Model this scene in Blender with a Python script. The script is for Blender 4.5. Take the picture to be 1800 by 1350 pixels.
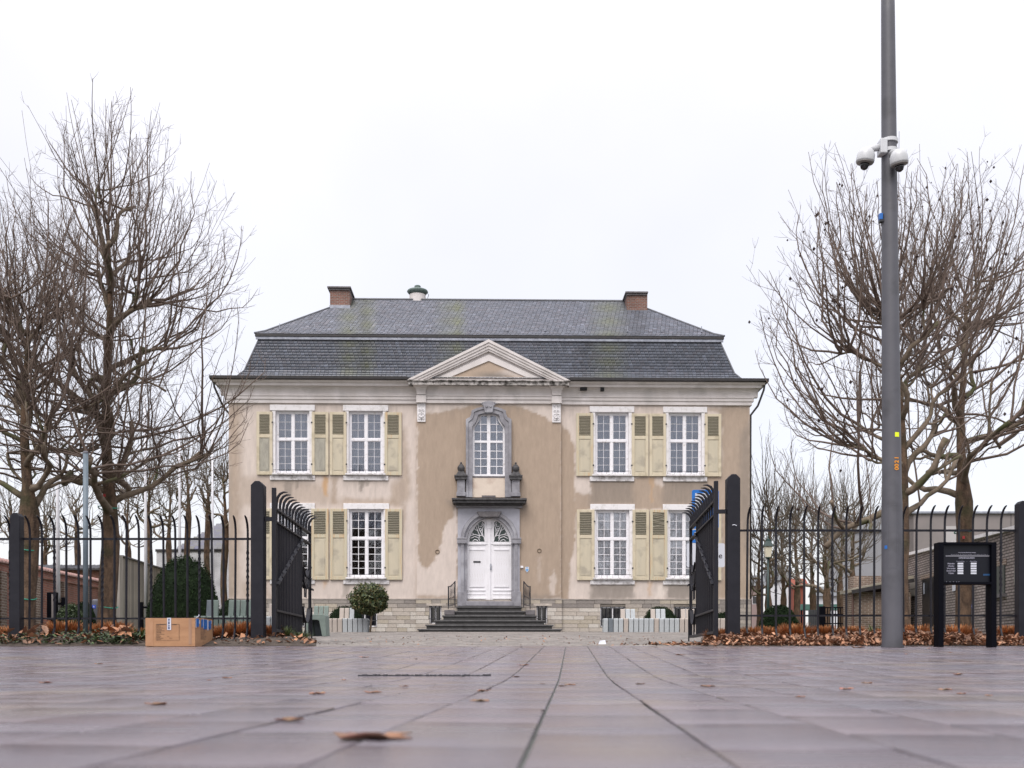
import bpy, bmesh, math, random
import numpy as np
from mathutils import Vector, Matrix
random.seed(7); np.random.seed(7)
for o in list(bpy.data.objects): bpy.data.objects.remove(o)
SC = bpy.context.scene
COL = SC.collection
# ---------------------------------------------------------------- camera
F = 1800.0; PX = 900.0; HY = 1155.0; EYE = 0.15
cam_d = bpy.data.cameras.new('camera'); cam = bpy.data.objects.new('camera', cam_d); COL.objects.link(cam)
cam.location = (0, 0, EYE); cam.rotation_euler = (math.pi/2, 0, 0)
cam_d.sensor_width = 36; cam_d.lens = 36; cam_d.shift_y = (HY-675)/1800.0
cam_d.clip_start = 0.05; cam_d.clip_end = 3000
cam_d.dof.use_dof = True; cam_d.dof.focus_distance = 19.0; cam_d.dof.aperture_fstop = 4.2
SC.camera = cam
# ---------------------------------------------------------------- overcast daylight
SUN_EL = math.radians(52); SUN_AZ = math.radians(200)
w = bpy.data.worlds.new('World'); SC.world = w; w.use_nodes = True
nt = w.node_tree; nt.nodes.clear()
def N(t, ty, **k):
    n = t.nodes.new(ty)
    for a, b in k.items(): setattr(n, a, b)
    return n
out = N(nt, 'ShaderNodeOutputWorld'); bg1 = N(nt, 'ShaderNodeBackground'); bg2 = N(nt, 'ShaderNodeBackground'); add = N(nt, 'ShaderNodeAddShader')
sky = N(nt, 'ShaderNodeTexSky'); sky.sky_type = 'NISHITA'; sky.sun_disc = False
sky.sun_elevation = SUN_EL; sky.sun_rotation = SUN_AZ; sky.air_density = 1.0; sky.dust_density = 3.0
nt.links.new(sky.outputs[0], bg1.inputs[0]); bg1.inputs[1].default_value = 0.05
# the cloud deck: one pale layer, brighter overhead as every overcast sky, faint cloud structure
tc = N(nt, 'ShaderNodeTexCoord'); sep = N(nt, 'ShaderNodeSeparateXYZ'); nt.links.new(tc.outputs['Generated'], sep.inputs[0])
mr = N(nt, 'ShaderNodeMapRange'); mr.inputs[1].default_value = 0; mr.inputs[2].default_value = 1; mr.inputs[3].default_value = 0.64; mr.inputs[4].default_value = 1.95
pw = N(nt, 'ShaderNodeMath', operation='POWER'); nt.links.new(sep.outputs[2], pw.inputs[0]); pw.inputs[1].default_value = 3.6; pw.use_clamp = True; nt.links.new(pw.outputs[0], mr.inputs[0])
no = N(nt, 'ShaderNodeTexNoise'); no.inputs['Scale'].default_value = 2.2; no.inputs['Detail'].default_value = 4; nt.links.new(tc.outputs['Generated'], no.inputs['Vector'])
nr = N(nt, 'ShaderNodeMapRange'); nr.inputs[1].default_value = .3; nr.inputs[2].default_value = .7; nr.inputs[3].default_value = .90; nr.inputs[4].default_value = 1.06
nt.links.new(no.outputs[0], nr.inputs[0])
mu = N(nt, 'ShaderNodeMath', operation='MULTIPLY'); nt.links.new(mr.outputs[0], mu.inputs[0]); nt.links.new(nr.outputs[0], mu.inputs[1])
bg2.inputs[0].default_value = (1.0, 0.962, 0.985, 1); nt.links.new(mu.outputs[0], bg2.inputs[1])
nt.links.new(bg1.outputs[0], add.inputs[0]); nt.links.new(bg2.outputs[0], add.inputs[1]); nt.links.new(add.outputs[0], out.inputs[0])
sd = bpy.data.lights.new('sun', 'SUN'); sun = bpy.data.objects.new('sun', sd); COL.objects.link(sun)
sd.energy = 1.5; sd.angle = math.radians(35); sd.color = (1, 0.97, 0.93)
sun.rotation_euler = (math.radians(90)-SUN_EL, 0, math.radians(-20))
SC.view_settings.view_transform = 'Standard'; SC.view_settings.look = 'None'
SC.view_settings.exposure = 0.36; SC.view_settings.gamma = 1; SC.view_settings.use_curve_mapping = False
SC.cycles.max_bounces = 6; SC.cycles.transparent_max_bounces = 12; SC.cycles.sample_clamp_indirect = 6

# ---------------------------------------------------------------- helpers
def ground(y):
    a = .003*y
    s = (y-6.0); a += .0325*(math.log1p(math.exp(max(-30, min(30, s*2.2))))/2.2 if s < 10 else s)
    if y > 14.4: a -= .0031*(y-14.4)
    if y > 60: a -= .022*(y-60)
    return a
def W(px, py, D): return Vector(((px-PX)/F*D, D, EYE+(HY-py)/F*D))
def WX(px, D): return (px-PX)/F*D
def WZ(py, D): return EYE+(HY-py)/F*D
def lin(c):
    c = c/255.0
    return c/12.92 if c <= .04045 else ((c+.055)/1.055)**2.4
def rgb(r, g, b): return (lin(r), lin(g), lin(b), 1)
FR = {}
def tag(o, label=None, cat=None, group=None, kind=None):
    if label: o['label'] = label
    if cat: o['category'] = cat
    if group: o['group'] = group
    if kind: o['kind'] = kind
    return o
def thing(name, label, cat, loc=(0, 0, 0), rz=0, group=None):
    o = bpy.data.objects.new(name, None); COL.objects.link(o); o.empty_display_size = .2
    o.location = loc; o.rotation_euler = (0, 0, rz)
    FR[o.name] = Matrix.Translation(Vector(loc)) @ Matrix.Rotation(rz, 4, 'Z')
    return tag(o, label, cat, group)
def link(o, parent):
    COL.objects.link(o)
    if parent is not None: o.parent = parent; FR[o.name] = FR.get(parent.name, Matrix())
    return o
def ob(name, me, parent=None, loc=(0, 0, 0), rot=(0, 0, 0), sc=(1, 1, 1)):
    o = bpy.data.objects.new(name, me); o.location = loc; o.rotation_euler = rot; o.scale = sc
    return link(o, parent)
def copy_tree(o, parent=None):
    c = o.copy(); COL.objects.link(c); c.parent = parent; FR[c.name] = FR.get(o.name, Matrix())
    for ch in [k for k in KIDS.get(o.name, [])]: copy_tree(ch, c)
    return c
class KD(dict): pass
KIDS = {}
_link = link
def link(o, parent):
    _link(o, parent)
    if parent is not None: KIDS.setdefault(parent.name, []).append(o)
    return o
class MB:
    def __init__(s): s.v = []; s.f = []; s.c = []; s.m = []; s.sm = False
    def add(s, vs, fs, col=None, mi=0):
        n = len(s.v); s.v.extend([tuple(p) for p in vs])
        for f in fs: s.f.append(tuple(i+n for i in f)); s.c.append(col); s.m.append(mi)
        return s
    def box(s, x0, x1, y0, y1, z0, z1, col=None, mi=0):
        if x0 > x1: x0, x1 = x1, x0
        if y0 > y1: y0, y1 = y1, y0
        if z0 > z1: z0, z1 = z1, z0
        vs = [(x0, y0, z0), (x1, y0, z0), (x1, y1, z0), (x0, y1, z0), (x0, y0, z1), (x1, y0, z1), (x1, y1, z1), (x0, y1, z1)]
        return s.add(vs, [(3, 2, 1, 0), (4, 5, 6, 7), (0, 1, 5, 4), (1, 2, 6, 5), (2, 3, 7, 6), (3, 0, 4, 7)], col, mi)
    def prism(s, poly, y0, y1, col=None, mi=0):      # poly in x,z
        n = len(poly); a = sum(poly[i][0]*poly[(i+1) % n][1]-poly[(i+1) % n][0]*poly[i][1] for i in range(n))
        if a < 0: poly = poly[::-1]
        vs = [(p[0], y0, p[1]) for p in poly]+[(p[0], y1, p[1]) for p in poly]
        fs = [tuple(range(n)), tuple(range(2*n-1, n-1, -1))]+[((i+1) % n, i, i+n, (i+1) % n+n) for i in range(n)]
        return s.add(vs, fs, col, mi)
    def prof(s, poly, x0, x1, col=None, mi=0):       # poly in y,z extruded along x
        n = len(poly)
        vs = [(x0, p[0], p[1]) for p in poly]+[(x1, p[0], p[1]) for p in poly]
        fs = [tuple(range(n-1, -1, -1)), tuple(range(n, 2*n))]+[(i, (i+1) % n, (i+1) % n+n, i+n) for i in range(n)]
        return s.add(vs, fs, col, mi)
    def ring(s, outer, inner, y0, y1, closed=False, col=None, mi=0):
        n = len(outer); m = n if closed else n-1
        vs = [(p[0], y0, p[1]) for p in outer]+[(p[0], y0, p[1]) for p in inner]+[(p[0], y1, p[1]) for p in outer]+[(p[0], y1, p[1]) for p in inner]
        fs = []
        for i in range(m):
            j = (i+1) % n
            fs += [(i, j, n+j, n+i), (2*n+i, 3*n+i, 3*n+j, 2*n+j), (i, 2*n+i, 2*n+j, j), (n+i, n+j, 3*n+j, 3*n+i)]
        if not closed: fs += [(0, n, 3*n, 2*n), (n-1, 3*n-1, 4*n-1, 2*n-1)]
        return s.add(vs, fs, col, mi)
    def tube(s, pts, r, n=8, cap=True, col=None, mi=0, flat=1.0):
        pts = [Vector(p) for p in pts]; k = len(pts)
        if not hasattr(r, '__len__'): r = [r]*k
        vs = []
        t0 = (pts[1]-pts[0]).normalized(); up = Vector((0, 0, 1)) if abs(t0.z) < .9 else Vector((1, 0, 0))
        a = t0.cross(up).normalized()
        for i in range(k):
            t = (pts[min(i+1, k-1)]-pts[max(i-1, 0)]).normalized()
            a = (a-t*a.dot(t)).normalized(); b = t.cross(a)
            for j in range(n):
                q = 2*math.pi*j/n
                vs.append(pts[i]+a*(math.cos(q)*r[i])+b*(math.sin(q)*r[i]*flat))
        fs = [(i*n+j, i*n+(j+1) % n, (i+1)*n+(j+1) % n, (i+1)*n+j) for i in range(k-1) for j in range(n)]
        if cap: fs += [tuple(range(n-1, -1, -1)), tuple(range((k-1)*n, k*n))]
        return s.add(vs, fs, col, mi)
    def lathe(s, prof, c=(0, 0, 0), n=20, col=None, mi=0, tilt=None):
        vs = []; k = len(prof)
        for r, z in prof:
            for j in range(n):
                q = 2*math.pi*j/n; p = Vector((math.cos(q)*r, math.sin(q)*r, z))
                if tilt is not None: p = tilt @ p
                vs.append(p+Vector(c))
        fs = [(i*n+j, i*n+(j+1) % n, (i+1)*n+(j+1) % n, (i+1)*n+j) for i in range(k-1) for j in range(n)]
        fs += [tuple(range(n-1, -1, -1)), tuple(range((k-1)*n, k*n))]
        return s.add(vs, fs, col, mi)
    def beam(s, p0, p1, w, h, col=None, mi=0, roll=0):
        p0 = Vector(p0); p1 = Vector(p1); t = (p1-p0).normalized()
        up = Vector((0, 0, 1)) if abs(t.z) < .95 else Vector((0, 1, 0))
        a = t.cross(up).normalized(); b = a.cross(t)
        if roll: R = Matrix.Rotation(roll, 3, t); a = R @ a; b = R @ b
        vs = []
        for p in (p0, p1):
            for sa, sb in ((-1, -1), (1, -1), (1, 1), (-1, 1)): vs.append(p+a*(sa*w/2)+b*(sb*h/2))
        return s.add(vs, [(0, 1, 2, 3), (7, 6, 5, 4), (1, 0, 4, 5), (2, 1, 5, 6), (3, 2, 6, 7), (0, 3, 7, 4)], col, mi)
    def mesh(s, name, mats, M=None):
        me = bpy.data.meshes.new(name)
        vs = s.v
        if M is not None: vs = [tuple(M @ Vector(p)) for p in vs]
        me.from_pydata(vs, [], s.f)
        if not isinstance(mats, (list, tuple)): mats = [mats]
        for m in mats: me.materials.append(m)
        if len(mats) > 1: me.polygons.foreach_set('material_index', s.m)
        if any(c is not None for c in s.c):
            at = me.attributes.new('tint', 'FLOAT_COLOR', 'CORNER')
            arr = np.ones((len(me.loops), 4), np.float32); k = 0
            for f, c in zip(s.f, s.c):
                n = len(f)
                if c is not None: arr[k:k+n, :len(c)] = c
                k += n
            at.data.foreach_set('color', arr.ravel())
        if s.sm: me.polygons.foreach_set('use_smooth', [True]*len(me.polygons))
        me.update(); return me
    def build(s, name, mats, parent=None, local=False, bevel=0, kind=None, smooth=False, label=None):
        s.sm = smooth
        M = None
        if parent is not None and not local: M = FR[parent.name].inverted()
        o = ob(name, s.mesh(name, mats, M), parent)
        bm = bmesh.new(); bm.from_mesh(o.data); bmesh.ops.recalc_face_normals(bm, faces=bm.faces); bm.to_mesh(o.data); bm.free()
        if bevel:
            b = o.modifiers.new('bevel', 'BEVEL'); b.width = bevel; b.segments = 2; b.limit_method = 'ANGLE'
        if kind: o['kind'] = kind
        if label: o['label'] = label
        return o
def npmesh(name, V, Fq, mats, cols=None, smooth=False):
    """fast mesh: V (n,3), Fq (m,k) equal-sized faces, cols (m,3) per face"""
    me = bpy.data.meshes.new(name); V = np.asarray(V, np.float32); Fq = np.asarray(Fq, np.int32); m, k = Fq.shape
    me.vertices.add(len(V)); me.vertices.foreach_set('co', V.ravel())
    me.loops.add(m*k); me.loops.foreach_set('vertex_index', Fq.ravel())
    me.polygons.add(m); me.polygons.foreach_set('loop_start', np.arange(0, m*k, k, dtype=np.int32)); me.polygons.foreach_set('loop_total', np.full(m, k, np.int32))
    if smooth: me.polygons.foreach_set('use_smooth', np.ones(m, bool))
    for mm in (mats if isinstance(mats, (list, tuple)) else [mats]): me.materials.append(mm)
    if cols is not None:
        at = me.attributes.new('tint', 'FLOAT_COLOR', 'CORNER'); c = np.ones((m, k, 4), np.float32); c[:, :, :3] = np.asarray(cols)[:, None, :]
        at.data.foreach_set('color', c.ravel())
    me.update(calc_edges=True); me.validate(); return me
# ---------------------------------------------------------------- materials
def mat(name, c1, c2=None, scale=3.0, rough=.8, bump=0.0, bscale=30.0, metal=0.0, tint=False, stretch=(1, 1, 1), spec=.5, rvar=0.0, detail=5, lo=.35, hi=.65, alpha=1, coat=0, c3=None, s3=1.0, emit=None, backlit=0):
    m = bpy.data.materials.new(name); m.use_nodes = True; t = m.node_tree; t.nodes.clear()
    o = N(t, 'ShaderNodeOutputMaterial'); p = N(t, 'ShaderNodeBsdfPrincipled'); t.links.new(p.outputs[0], o.inputs[0])
    p.inputs['Roughness'].default_value = rough; p.inputs['Metallic'].default_value = metal; p.inputs['Specular IOR Level'].default_value = spec
    p.inputs['Coat Weight'].default_value = coat
    tc = N(t, 'ShaderNodeTexCoord'); mp = N(t, 'ShaderNodeMapping'); mp.inputs['Scale'].default_value = stretch; t.links.new(tc.outputs['Object'], mp.inputs[0])
    no = N(t, 'ShaderNodeTexNoise'); no.inputs['Scale'].default_value = scale; no.inputs['Detail'].default_value = detail; no.inputs['Roughness'].default_value = .6; t.links.new(mp.outputs[0], no.inputs['Vector'])
    r = N(t, 'ShaderNodeMapRange'); r.inputs[1].default_value = lo; r.inputs[2].default_value = hi; t.links.new(no.outputs[0], r.inputs[0])
    mx = N(t, 'ShaderNodeMix', data_type='RGBA'); t.links.new(r.outputs[0], mx.inputs[0]); mx.inputs[6].default_value = c1; mx.inputs[7].default_value = c2 or c1
    last = mx.outputs[2]
    if c3 is not None:
        n3 = N(t, 'ShaderNodeTexNoise'); n3.inputs['Scale'].default_value = s3; n3.inputs['Detail'].default_value = 6; t.links.new(tc.outputs['Object'], n3.inputs['Vector'])
        r3 = N(t, 'ShaderNodeMapRange'); r3.inputs[1].default_value = .52; r3.inputs[2].default_value = .66; t.links.new(n3.outputs[0], r3.inputs[0])
        m3 = N(t, 'ShaderNodeMix', data_type='RGBA'); t.links.new(r3.outputs[0], m3.inputs[0]); t.links.new(last, m3.inputs[6]); m3.inputs[7].default_value = c3; last = m3.outputs[2]
    if tint:
        at = N(t, 'ShaderNodeAttribute'); at.attribute_name = 'tint'
        m2 = N(t, 'ShaderNodeMix', data_type='RGBA', blend_type='MULTIPLY'); m2.inputs[0].default_value = 1; t.links.new(last, m2.inputs[6]); t.links.new(at.outputs[0], m2.inputs[7]); last = m2.outputs[2]
    t.links.new(last, p.inputs['Base Color'])
    if rvar:
        rr = N(t, 'ShaderNodeMapRange'); rr.inputs[1].default_value = .35; rr.inputs[2].default_value = .65; rr.inputs[3].default_value = rough-rvar; rr.inputs[4].default_value = rough+rvar
        t.links.new(no.outputs[0], rr.inputs[0]); t.links.new(rr.outputs[0], p.inputs['Roughness'])
    if bump:
        nb = N(t, 'ShaderNodeTexNoise'); nb.inputs['Scale'].default_value = bscale; nb.inputs['Detail'].default_value = 4; t.links.new(tc.outputs['Object'], nb.inputs['Vector'])
        b = N(t, 'ShaderNodeBump'); b.inputs['Strength'].default_value = bump; b.inputs['Distance'].default_value = .02; t.links.new(nb.outputs[0], b.inputs['Height']); t.links.new(b.outputs[0], p.inputs['Normal'])
    if emit: p.inputs['Emission Color'].default_value = emit; p.inputs['Emission Strength'].default_value = 1
    return m
def brickmat(name, c1, c2, mortar, bw=.22, bh=.065, rough=.85, msize=.012, patch=None):
    m = mat(name, c1, c2, scale=1.2, rough=rough); t = m.node_tree
    p = [n for n in t.nodes if n.type == 'BSDF_PRINCIPLED'][0]; tc = [n for n in t.nodes if n.type == 'TEX_COORD'][0]
    sp = N(t, 'ShaderNodeSeparateXYZ'); t.links.new(tc.outputs['Object'], sp.inputs[0])
    ad = N(t, 'ShaderNodeMath', operation='ADD'); t.links.new(sp.outputs[0], ad.inputs[0]); t.links.new(sp.outputs[1], ad.inputs[1])
    cb = N(t, 'ShaderNodeCombineXYZ'); t.links.new(ad.outputs[0], cb.inputs[0]); t.links.new(sp.outputs[2], cb.inputs[1])
    bt = N(t, 'ShaderNodeTexBrick'); bt.inputs['Scale'].default_value = 1; bt.inputs['Brick Width'].default_value = bw; bt.inputs['Row Height'].default_value = bh; bt.inputs['Mortar Size'].default_value = msize; bt.inputs['Mortar Smooth'].default_value = .2
    bt.inputs['Color1'].default_value = c1; bt.inputs['Color2'].default_value = c2; bt.inputs['Mortar'].default_value = mortar; bt.inputs['Bias'].default_value = 0
    t.links.new(cb.outputs[0], bt.inputs['Vector'])
    no = N(t, 'ShaderNodeTexNoise'); no.inputs['Scale'].default_value = 1.1; no.inputs['Detail'].default_value = 6; t.links.new(tc.outputs['Object'], no.inputs['Vector'])
    r = N(t, 'ShaderNodeMapRange'); r.inputs[1].default_value = .3; r.inputs[2].default_value = .7; r.inputs[3].default_value = .6; r.inputs[4].default_value = 1.15; t.links.new(no.outputs[0], r.inputs[0])
    mx = N(t, 'ShaderNodeMix', data_type='RGBA', blend_type='MULTIPLY'); mx.inputs[0].default_value = 1; t.links.new(bt.outputs[0], mx.inputs[6]); t.links.new(r.outputs[0], mx.inputs[7])
    t.links.new(mx.outputs[2], p.inputs['Base Color'])
    b = N(t, 'ShaderNodeBump'); b.inputs['Strength'].default_value = .6; b.inputs['Distance'].default_value = .012; b.invert = True; t.links.new(bt.outputs['Fac'], b.inputs['Height']); t.links.new(b.outputs[0], p.inputs['Normal'])
    return m
M = {}
M['paver'] = mat('wet_paver', (.183, .152, .17, 1), (.122, .11, .13, 1), scale=1.6, rough=.22, rvar=.11, bump=.3, bscale=90, tint=True, stretch=(.45, 1.2, 1), c3=(.185, .152, .14, 1), s3=.9, spec=.5)
M['joint'] = mat('joint_mortar', (.12, .13, .12, 1), (.07, .075, .07, 1), scale=8, rough=.9, bump=.3)
M['cobble'] = mat('clinker_paver', (.25, .23, .21, 1), (.17, .158, .15, 1), scale=4, rough=.6, tint=True, bump=.2)
M['soil'] = mat('soil', (.045, .035, .028, 1), (.09, .07, .055, 1), scale=9, rough=1, bump=.8, bscale=25)
M['lawn'] = mat('lawn', (.05, .075, .025, 1), (.09, .09, .04, 1), scale=6, rough=1, bump=.8, bscale=30)
M['black_metal'] = mat('black_paint_metal', (.009, .009, .014, 1), (.015, .015, .021, 1), scale=5, spec=.25, rough=.5, bump=.08, bscale=80)
M['iron'] = mat('black_iron', (.012, .012, .016, 1), (.02, .02, .026, 1), scale=20, rough=.45)
M['white_paint'] = mat('white_paint', (.78, .77, .80, 1), (.66, .65, .67, 1), scale=5, rough=.5, stretch=(1, 1, .4), bump=.05, tint=False, lo=.45, hi=.75)
M['old_white'] = mat('weathered_white_paint', (.76, .75, .78, 1), (.45, .40, .36, 1), scale=9, rough=.6, lo=.55, hi=.78, bump=.1)
M['white_stucco'] = mat('white_stucco', (.66, .62, .61, 1), (.56, .52, .50, 1), scale=1.6, rough=.85, stretch=(1, 1, .5), bump=.12, bscale=40, c3=(.50, .47, .455, 1), s3=1.3)
M['white_lintel'] = mat('white_limestone_trim', (.72, .70, .71, 1), (.5, .48, .46, 1), scale=6, rough=.8, bump=.15, lo=.5, hi=.8)
M['sill'] = mat('weathered_sill', (.66, .64, .65, 1), (.28, .26, .25, 1), scale=7, rough=.8, bump=.3, lo=.45, hi=.7)
M['grimy_stone'] = mat('grimy_cornice_stone', (.5, .47, .45, 1), (.05, .045, .04, 1), scale=5, rough=.9, bump=.3, lo=.4, hi=.6)
M['cornice_dark'] = mat('algae_black_stone', (.035, .033, .036, 1), (.08, .078, .08, 1), scale=8, rough=.8, bump=.3)
M['bluestone'] = mat('bluestone', (.27, .265, .29, 1), (.19, .185, .205, 1), scale=4, rough=.7, bump=.1, bscale=60, c3=(.34, .34, .37, 1), s3=1.4)
M['bluestone_light'] = mat('pale_bluestone', (.40, .40, .45, 1), (.32, .32, .36, 1), scale=2.5, rough=.7, bump=.1, bscale=60)
M['bluestone_dark'] = mat('dark_bluestone', (.10, .09, .095, 1), (.16, .15, .155, 1), scale=5, rough=.75, bump=.25, bscale=30)
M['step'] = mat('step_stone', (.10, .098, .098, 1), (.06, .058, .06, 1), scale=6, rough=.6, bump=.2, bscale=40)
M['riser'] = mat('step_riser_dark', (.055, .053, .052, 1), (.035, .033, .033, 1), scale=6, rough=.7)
M['shutter'] = mat('cream_shutter_paint', (.52, .45, .325, 1), (.57, .505, .38, 1), scale=4, rough=.6, stretch=(1, 1, .3), bump=.06, c3=(.44, .38, .27, 1), s3=3)
M['shutter_rust'] = mat('rust_stained_shutter_paint', (.50, .45, .33, 1), (.52, .30, .13, 1), scale=4, rough=.6, stretch=(6, 1, .25), lo=.5, hi=.75)
M['shutter_panel'] = mat('shutter_panel_paint', (.52, .46, .345, 1), (.45, .405, .31, 1), scale=3, rough=.6, stretch=(1, 1, .25), c3=(.36, .32, .25, 1), s3=2.2)
M['shutter_panel_grey'] = mat('weathered_shutter_panel', (.36, .34, .28, 1), (.27, .255, .215, 1), scale=6, rough=.7, stretch=(1.5, 1, .5))
M['slat'] = mat('shutter_slat', (.46, .42, .33, 1), (.38, .35, .27, 1), scale=4, rough=.6)
M['dark_void'] = mat('dark_interior', (.012, .012, .014, 1), rough=1)
M['slate'] = mat('slate', (1, 1, 1, 1), (.82, .82, .84, 1), scale=14, rough=.42, rvar=.1, tint=True, bump=.15, bscale=40)
M['slate_plain'] = mat('slate_plain', (.10, .105, .12, 1), (.07, .072, .08, 1), scale=6, rough=.5, bump=.1)
M['lead'] = mat('zinc', (.33, .35, .40, 1), (.2, .21, .25, 1), scale=5, rough=.45, metal=.2)
M['gutter'] = mat('black_gutter', (.018, .018, .02, 1), (.035, .03, .03, 1), scale=9, rough=.5)
M['copper'] = mat('copper_patina', (.10, .14, .13, 1), (.17, .22, .20, 1), scale=8, rough=.6)
M['chimney_brick'] = brickmat('chimney_brick', (.23, .10, .07, 1), (.16, .075, .055, 1), (.24, .20, .18, 1), bw=.2, bh=.07)
M['red_brick'] = brickmat('red_brick', (.30, .10, .062, 1), (.20, .07, .048, 1), (.26, .17, .14, 1))
M['brown_brick'] = brickmat('brown_brick', (.20, .13, .095, 1), (.14, .095, .07, 1), (.33, .28, .24, 1))
M['grey_brick'] = brickmat('grey_brick', (.36, .31, .29, 1), (.26, .215, .20, 1), (.07, .055, .05, 1), bw=.24, bh=.075, msize=.014)
M['white_brick'] = brickmat('white_brick', (.62, .62, .64, 1), (.56, .56, .58, 1), (.45, .45, .47, 1))
M['concrete'] = mat('pale_concrete', (.40, .37, .33, 1), (.26, .24, .21, 1), scale=2, rough=.9, stretch=(1, 1, .3), bump=.1)
M['grey_render'] = mat('grey_render', (.25, .22, .215, 1), (.21, .19, .185, 1), scale=.8, rough=.9)
M['curtain'] = mat('net_curtain', (.165, .195, .24, 1), (.14, .165, .205, 1), scale=1.2, rough=.9, stretch=(3, 1, .4))
M['blind'] = mat('pleated_blind', (.70, .72, .70, 1), (.58, .60, .59, 1), scale=2, rough=.9, stretch=(.5, 1, 5))
M['trunk'] = mat('mossy_bark', (.045, .028, .018, 1), (.14, .088, .055, 1), scale=9, rough=.95, bump=1, bscale=26, stretch=(1, 1, .4), c3=(.035, .036, .014, 1), s3=1.3)
M['bark'] = mat('branch_bark', (.10, .076, .05, 1), (.20, .155, .115, 1), scale=6, rough=.9, bump=.4, bscale=30, c3=(.07, .075, .03, 1), s3=2)
M['twig'] = mat('twig_bark', (.165, .12, .097, 1), (.10, .072, .056, 1), scale=3, rough=.85)
M['twig_dark'] = mat('dark_twig_bark', (.135, .11, .085, 1), (.09, .075, .058, 1), scale=3, rough=.9)
M['leaf_dry'] = mat('dry_leaf', (.30, .175, .115, 1), (.19, .105, .068, 1), scale=9, rough=.75, tint=True)
M['leaf_green'] = mat('green_leaf', (.045, .07, .028, 1), (.07, .095, .04, 1), scale=3, rough=.5, tint=True)
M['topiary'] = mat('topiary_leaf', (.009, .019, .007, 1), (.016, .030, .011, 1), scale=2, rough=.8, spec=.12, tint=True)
M['tuft'] = mat('dry_tuft', (.42, .215, .105, 1), (.30, .15, .07, 1), scale=5, rough=.9, tint=True)
M['grey_pole'] = mat('grey_painted_steel', (.088, .088, .102, 1), (.075, .075, .087, 1), scale=3, rough=.5, bump=.04, c3=(.058, .058, .066, 1), s3=2.6)
M['bollard'] = mat('bollard_grey', (.13, .13, .15, 1), (.10, .10, .12, 1), scale=6, rough=.6)
M['post_blue'] = mat('galvanised_post', (.13, .17, .20, 1), (.10, .13, .16, 1), scale=6, rough=.5)
M['cam_white'] = mat('camera_housing', (.55, .56, .58, 1), (.48, .49, .5, 1), scale=5, rough=.35)
M['cam_grey'] = mat('camera_bezel', (.22, .21, .2, 1), rough=.4)
M['glass_dark'] = mat('dark_dome_glass', (.01, .01, .014, 1), rough=.08, coat=.5)
M['yellow'] = mat('yellow_sticker', (.75, .85, .01, 1), rough=.5)
M['orange'] = mat('orange_lettering', (.75, .28, .01, 1), rough=.5)
M['blue'] = mat('blue_plastic', (.01, .12, .42, 1), rough=.4)
M['sign_blue'] = mat('sign_blue', (.004, .14, .50, 1), rough=.35)
M['sign_white'] = mat('sign_white', (.56, .58, .64, 1), rough=.4)
M['ink'] = mat('ink', (.02, .018, .02, 1), rough=.7)
M['sign_ink_pale'] = mat('pale_lettering', (.26, .26, .32, 1), rough=.6)
M['board_black'] = mat('board_black', (.003, .0032, .006, 1), rough=.6, spec=.06)
M['cardboard'] = mat('cardboard', (.42, .235, .125, 1), (.34, .18, .095, 1), scale=3.5, rough=.85, bump=.35, bscale=9, stretch=(.6, .6, 3))
M['tape'] = mat('white_tape', (.6, .6, .66, 1), (.45, .48, .6, 1), scale=20, rough=.5)
M['bench_blue'] = mat('pale_blue_concrete', (.43, .455, .47, 1), (.37, .395, .41, 1), scale=7, rough=.8, bump=.1)
M['bench_beige'] = mat('beige_concrete', (.44, .39, .35, 1), (.40, .35, .31, 1), scale=7, rough=.8, bump=.1)
M['bench_green'] = mat('green_concrete', (.19, .235, .21, 1), (.16, .20, .18, 1), scale=7, rough=.8, bump=.1)
M['bench_dark'] = mat('dark_concrete', (.16, .18, .20, 1), (.13, .15, .17, 1), scale=7, rough=.8, bump=.1)
M['pole_white'] = mat('white_flagpole_paint', (.68, .68, .72, 1), (.6, .6, .63, 1), scale=2, rough=.4)
M['tile_pink'] = mat('pale_terracotta', (.46, .30, .27, 1), (.34, .22, .2, 1), scale=3, rough=.8)
M['cord'] = mat('green_cord', (.03, .25, .17, 1), rough=.6)
M['red'] = mat('red_cloth', (.3, .02, .02, 1), rough=.6)
M['lamp_green'] = mat('lamp_green_enamel', (.006, .022, .02, 1), (.01, .035, .03, 1), rough=.4)
M['lamp_glass'] = mat('frosted_lamp_glass', (.62, .58, .45, 1), rough=.3)
def glassmat(name, trans, refl):
    m = bpy.data.materials.new(name); m.use_nodes = True; t = m.node_tree; t.nodes.clear()
    o = N(t, 'ShaderNodeOutputMaterial'); a = N(t, 'ShaderNodeBsdfTransparent'); g = N(t, 'ShaderNodeBsdfGlossy'); x = N(t, 'ShaderNodeMixShader')
    a.inputs[0].default_value = (trans, trans, trans*1.02, 1); g.inputs['Roughness'].default_value = .03; g.inputs[0].default_value = (.9, .93, 1, 1)
    fr = N(t, 'ShaderNodeFresnel'); fr.inputs[0].default_value = 1.5; md = N(t, 'ShaderNodeMath', operation='MULTIPLY_ADD'); md.inputs[1].default_value = 1.0; md.inputs[2].default_value = refl
    t.links.new(fr.outputs[0], md.inputs[0]); t.links.new(md.outputs[0], x.inputs[0]); t.links.new(a.outputs[0], x.inputs[1]); t.links.new(g.outputs[0], x.inputs[2]); t.links.new(x.outputs[0], o.inputs[0])
    return m
M['glass'] = glassmat('window_glass', .985, .045)
_tc = {}
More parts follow.
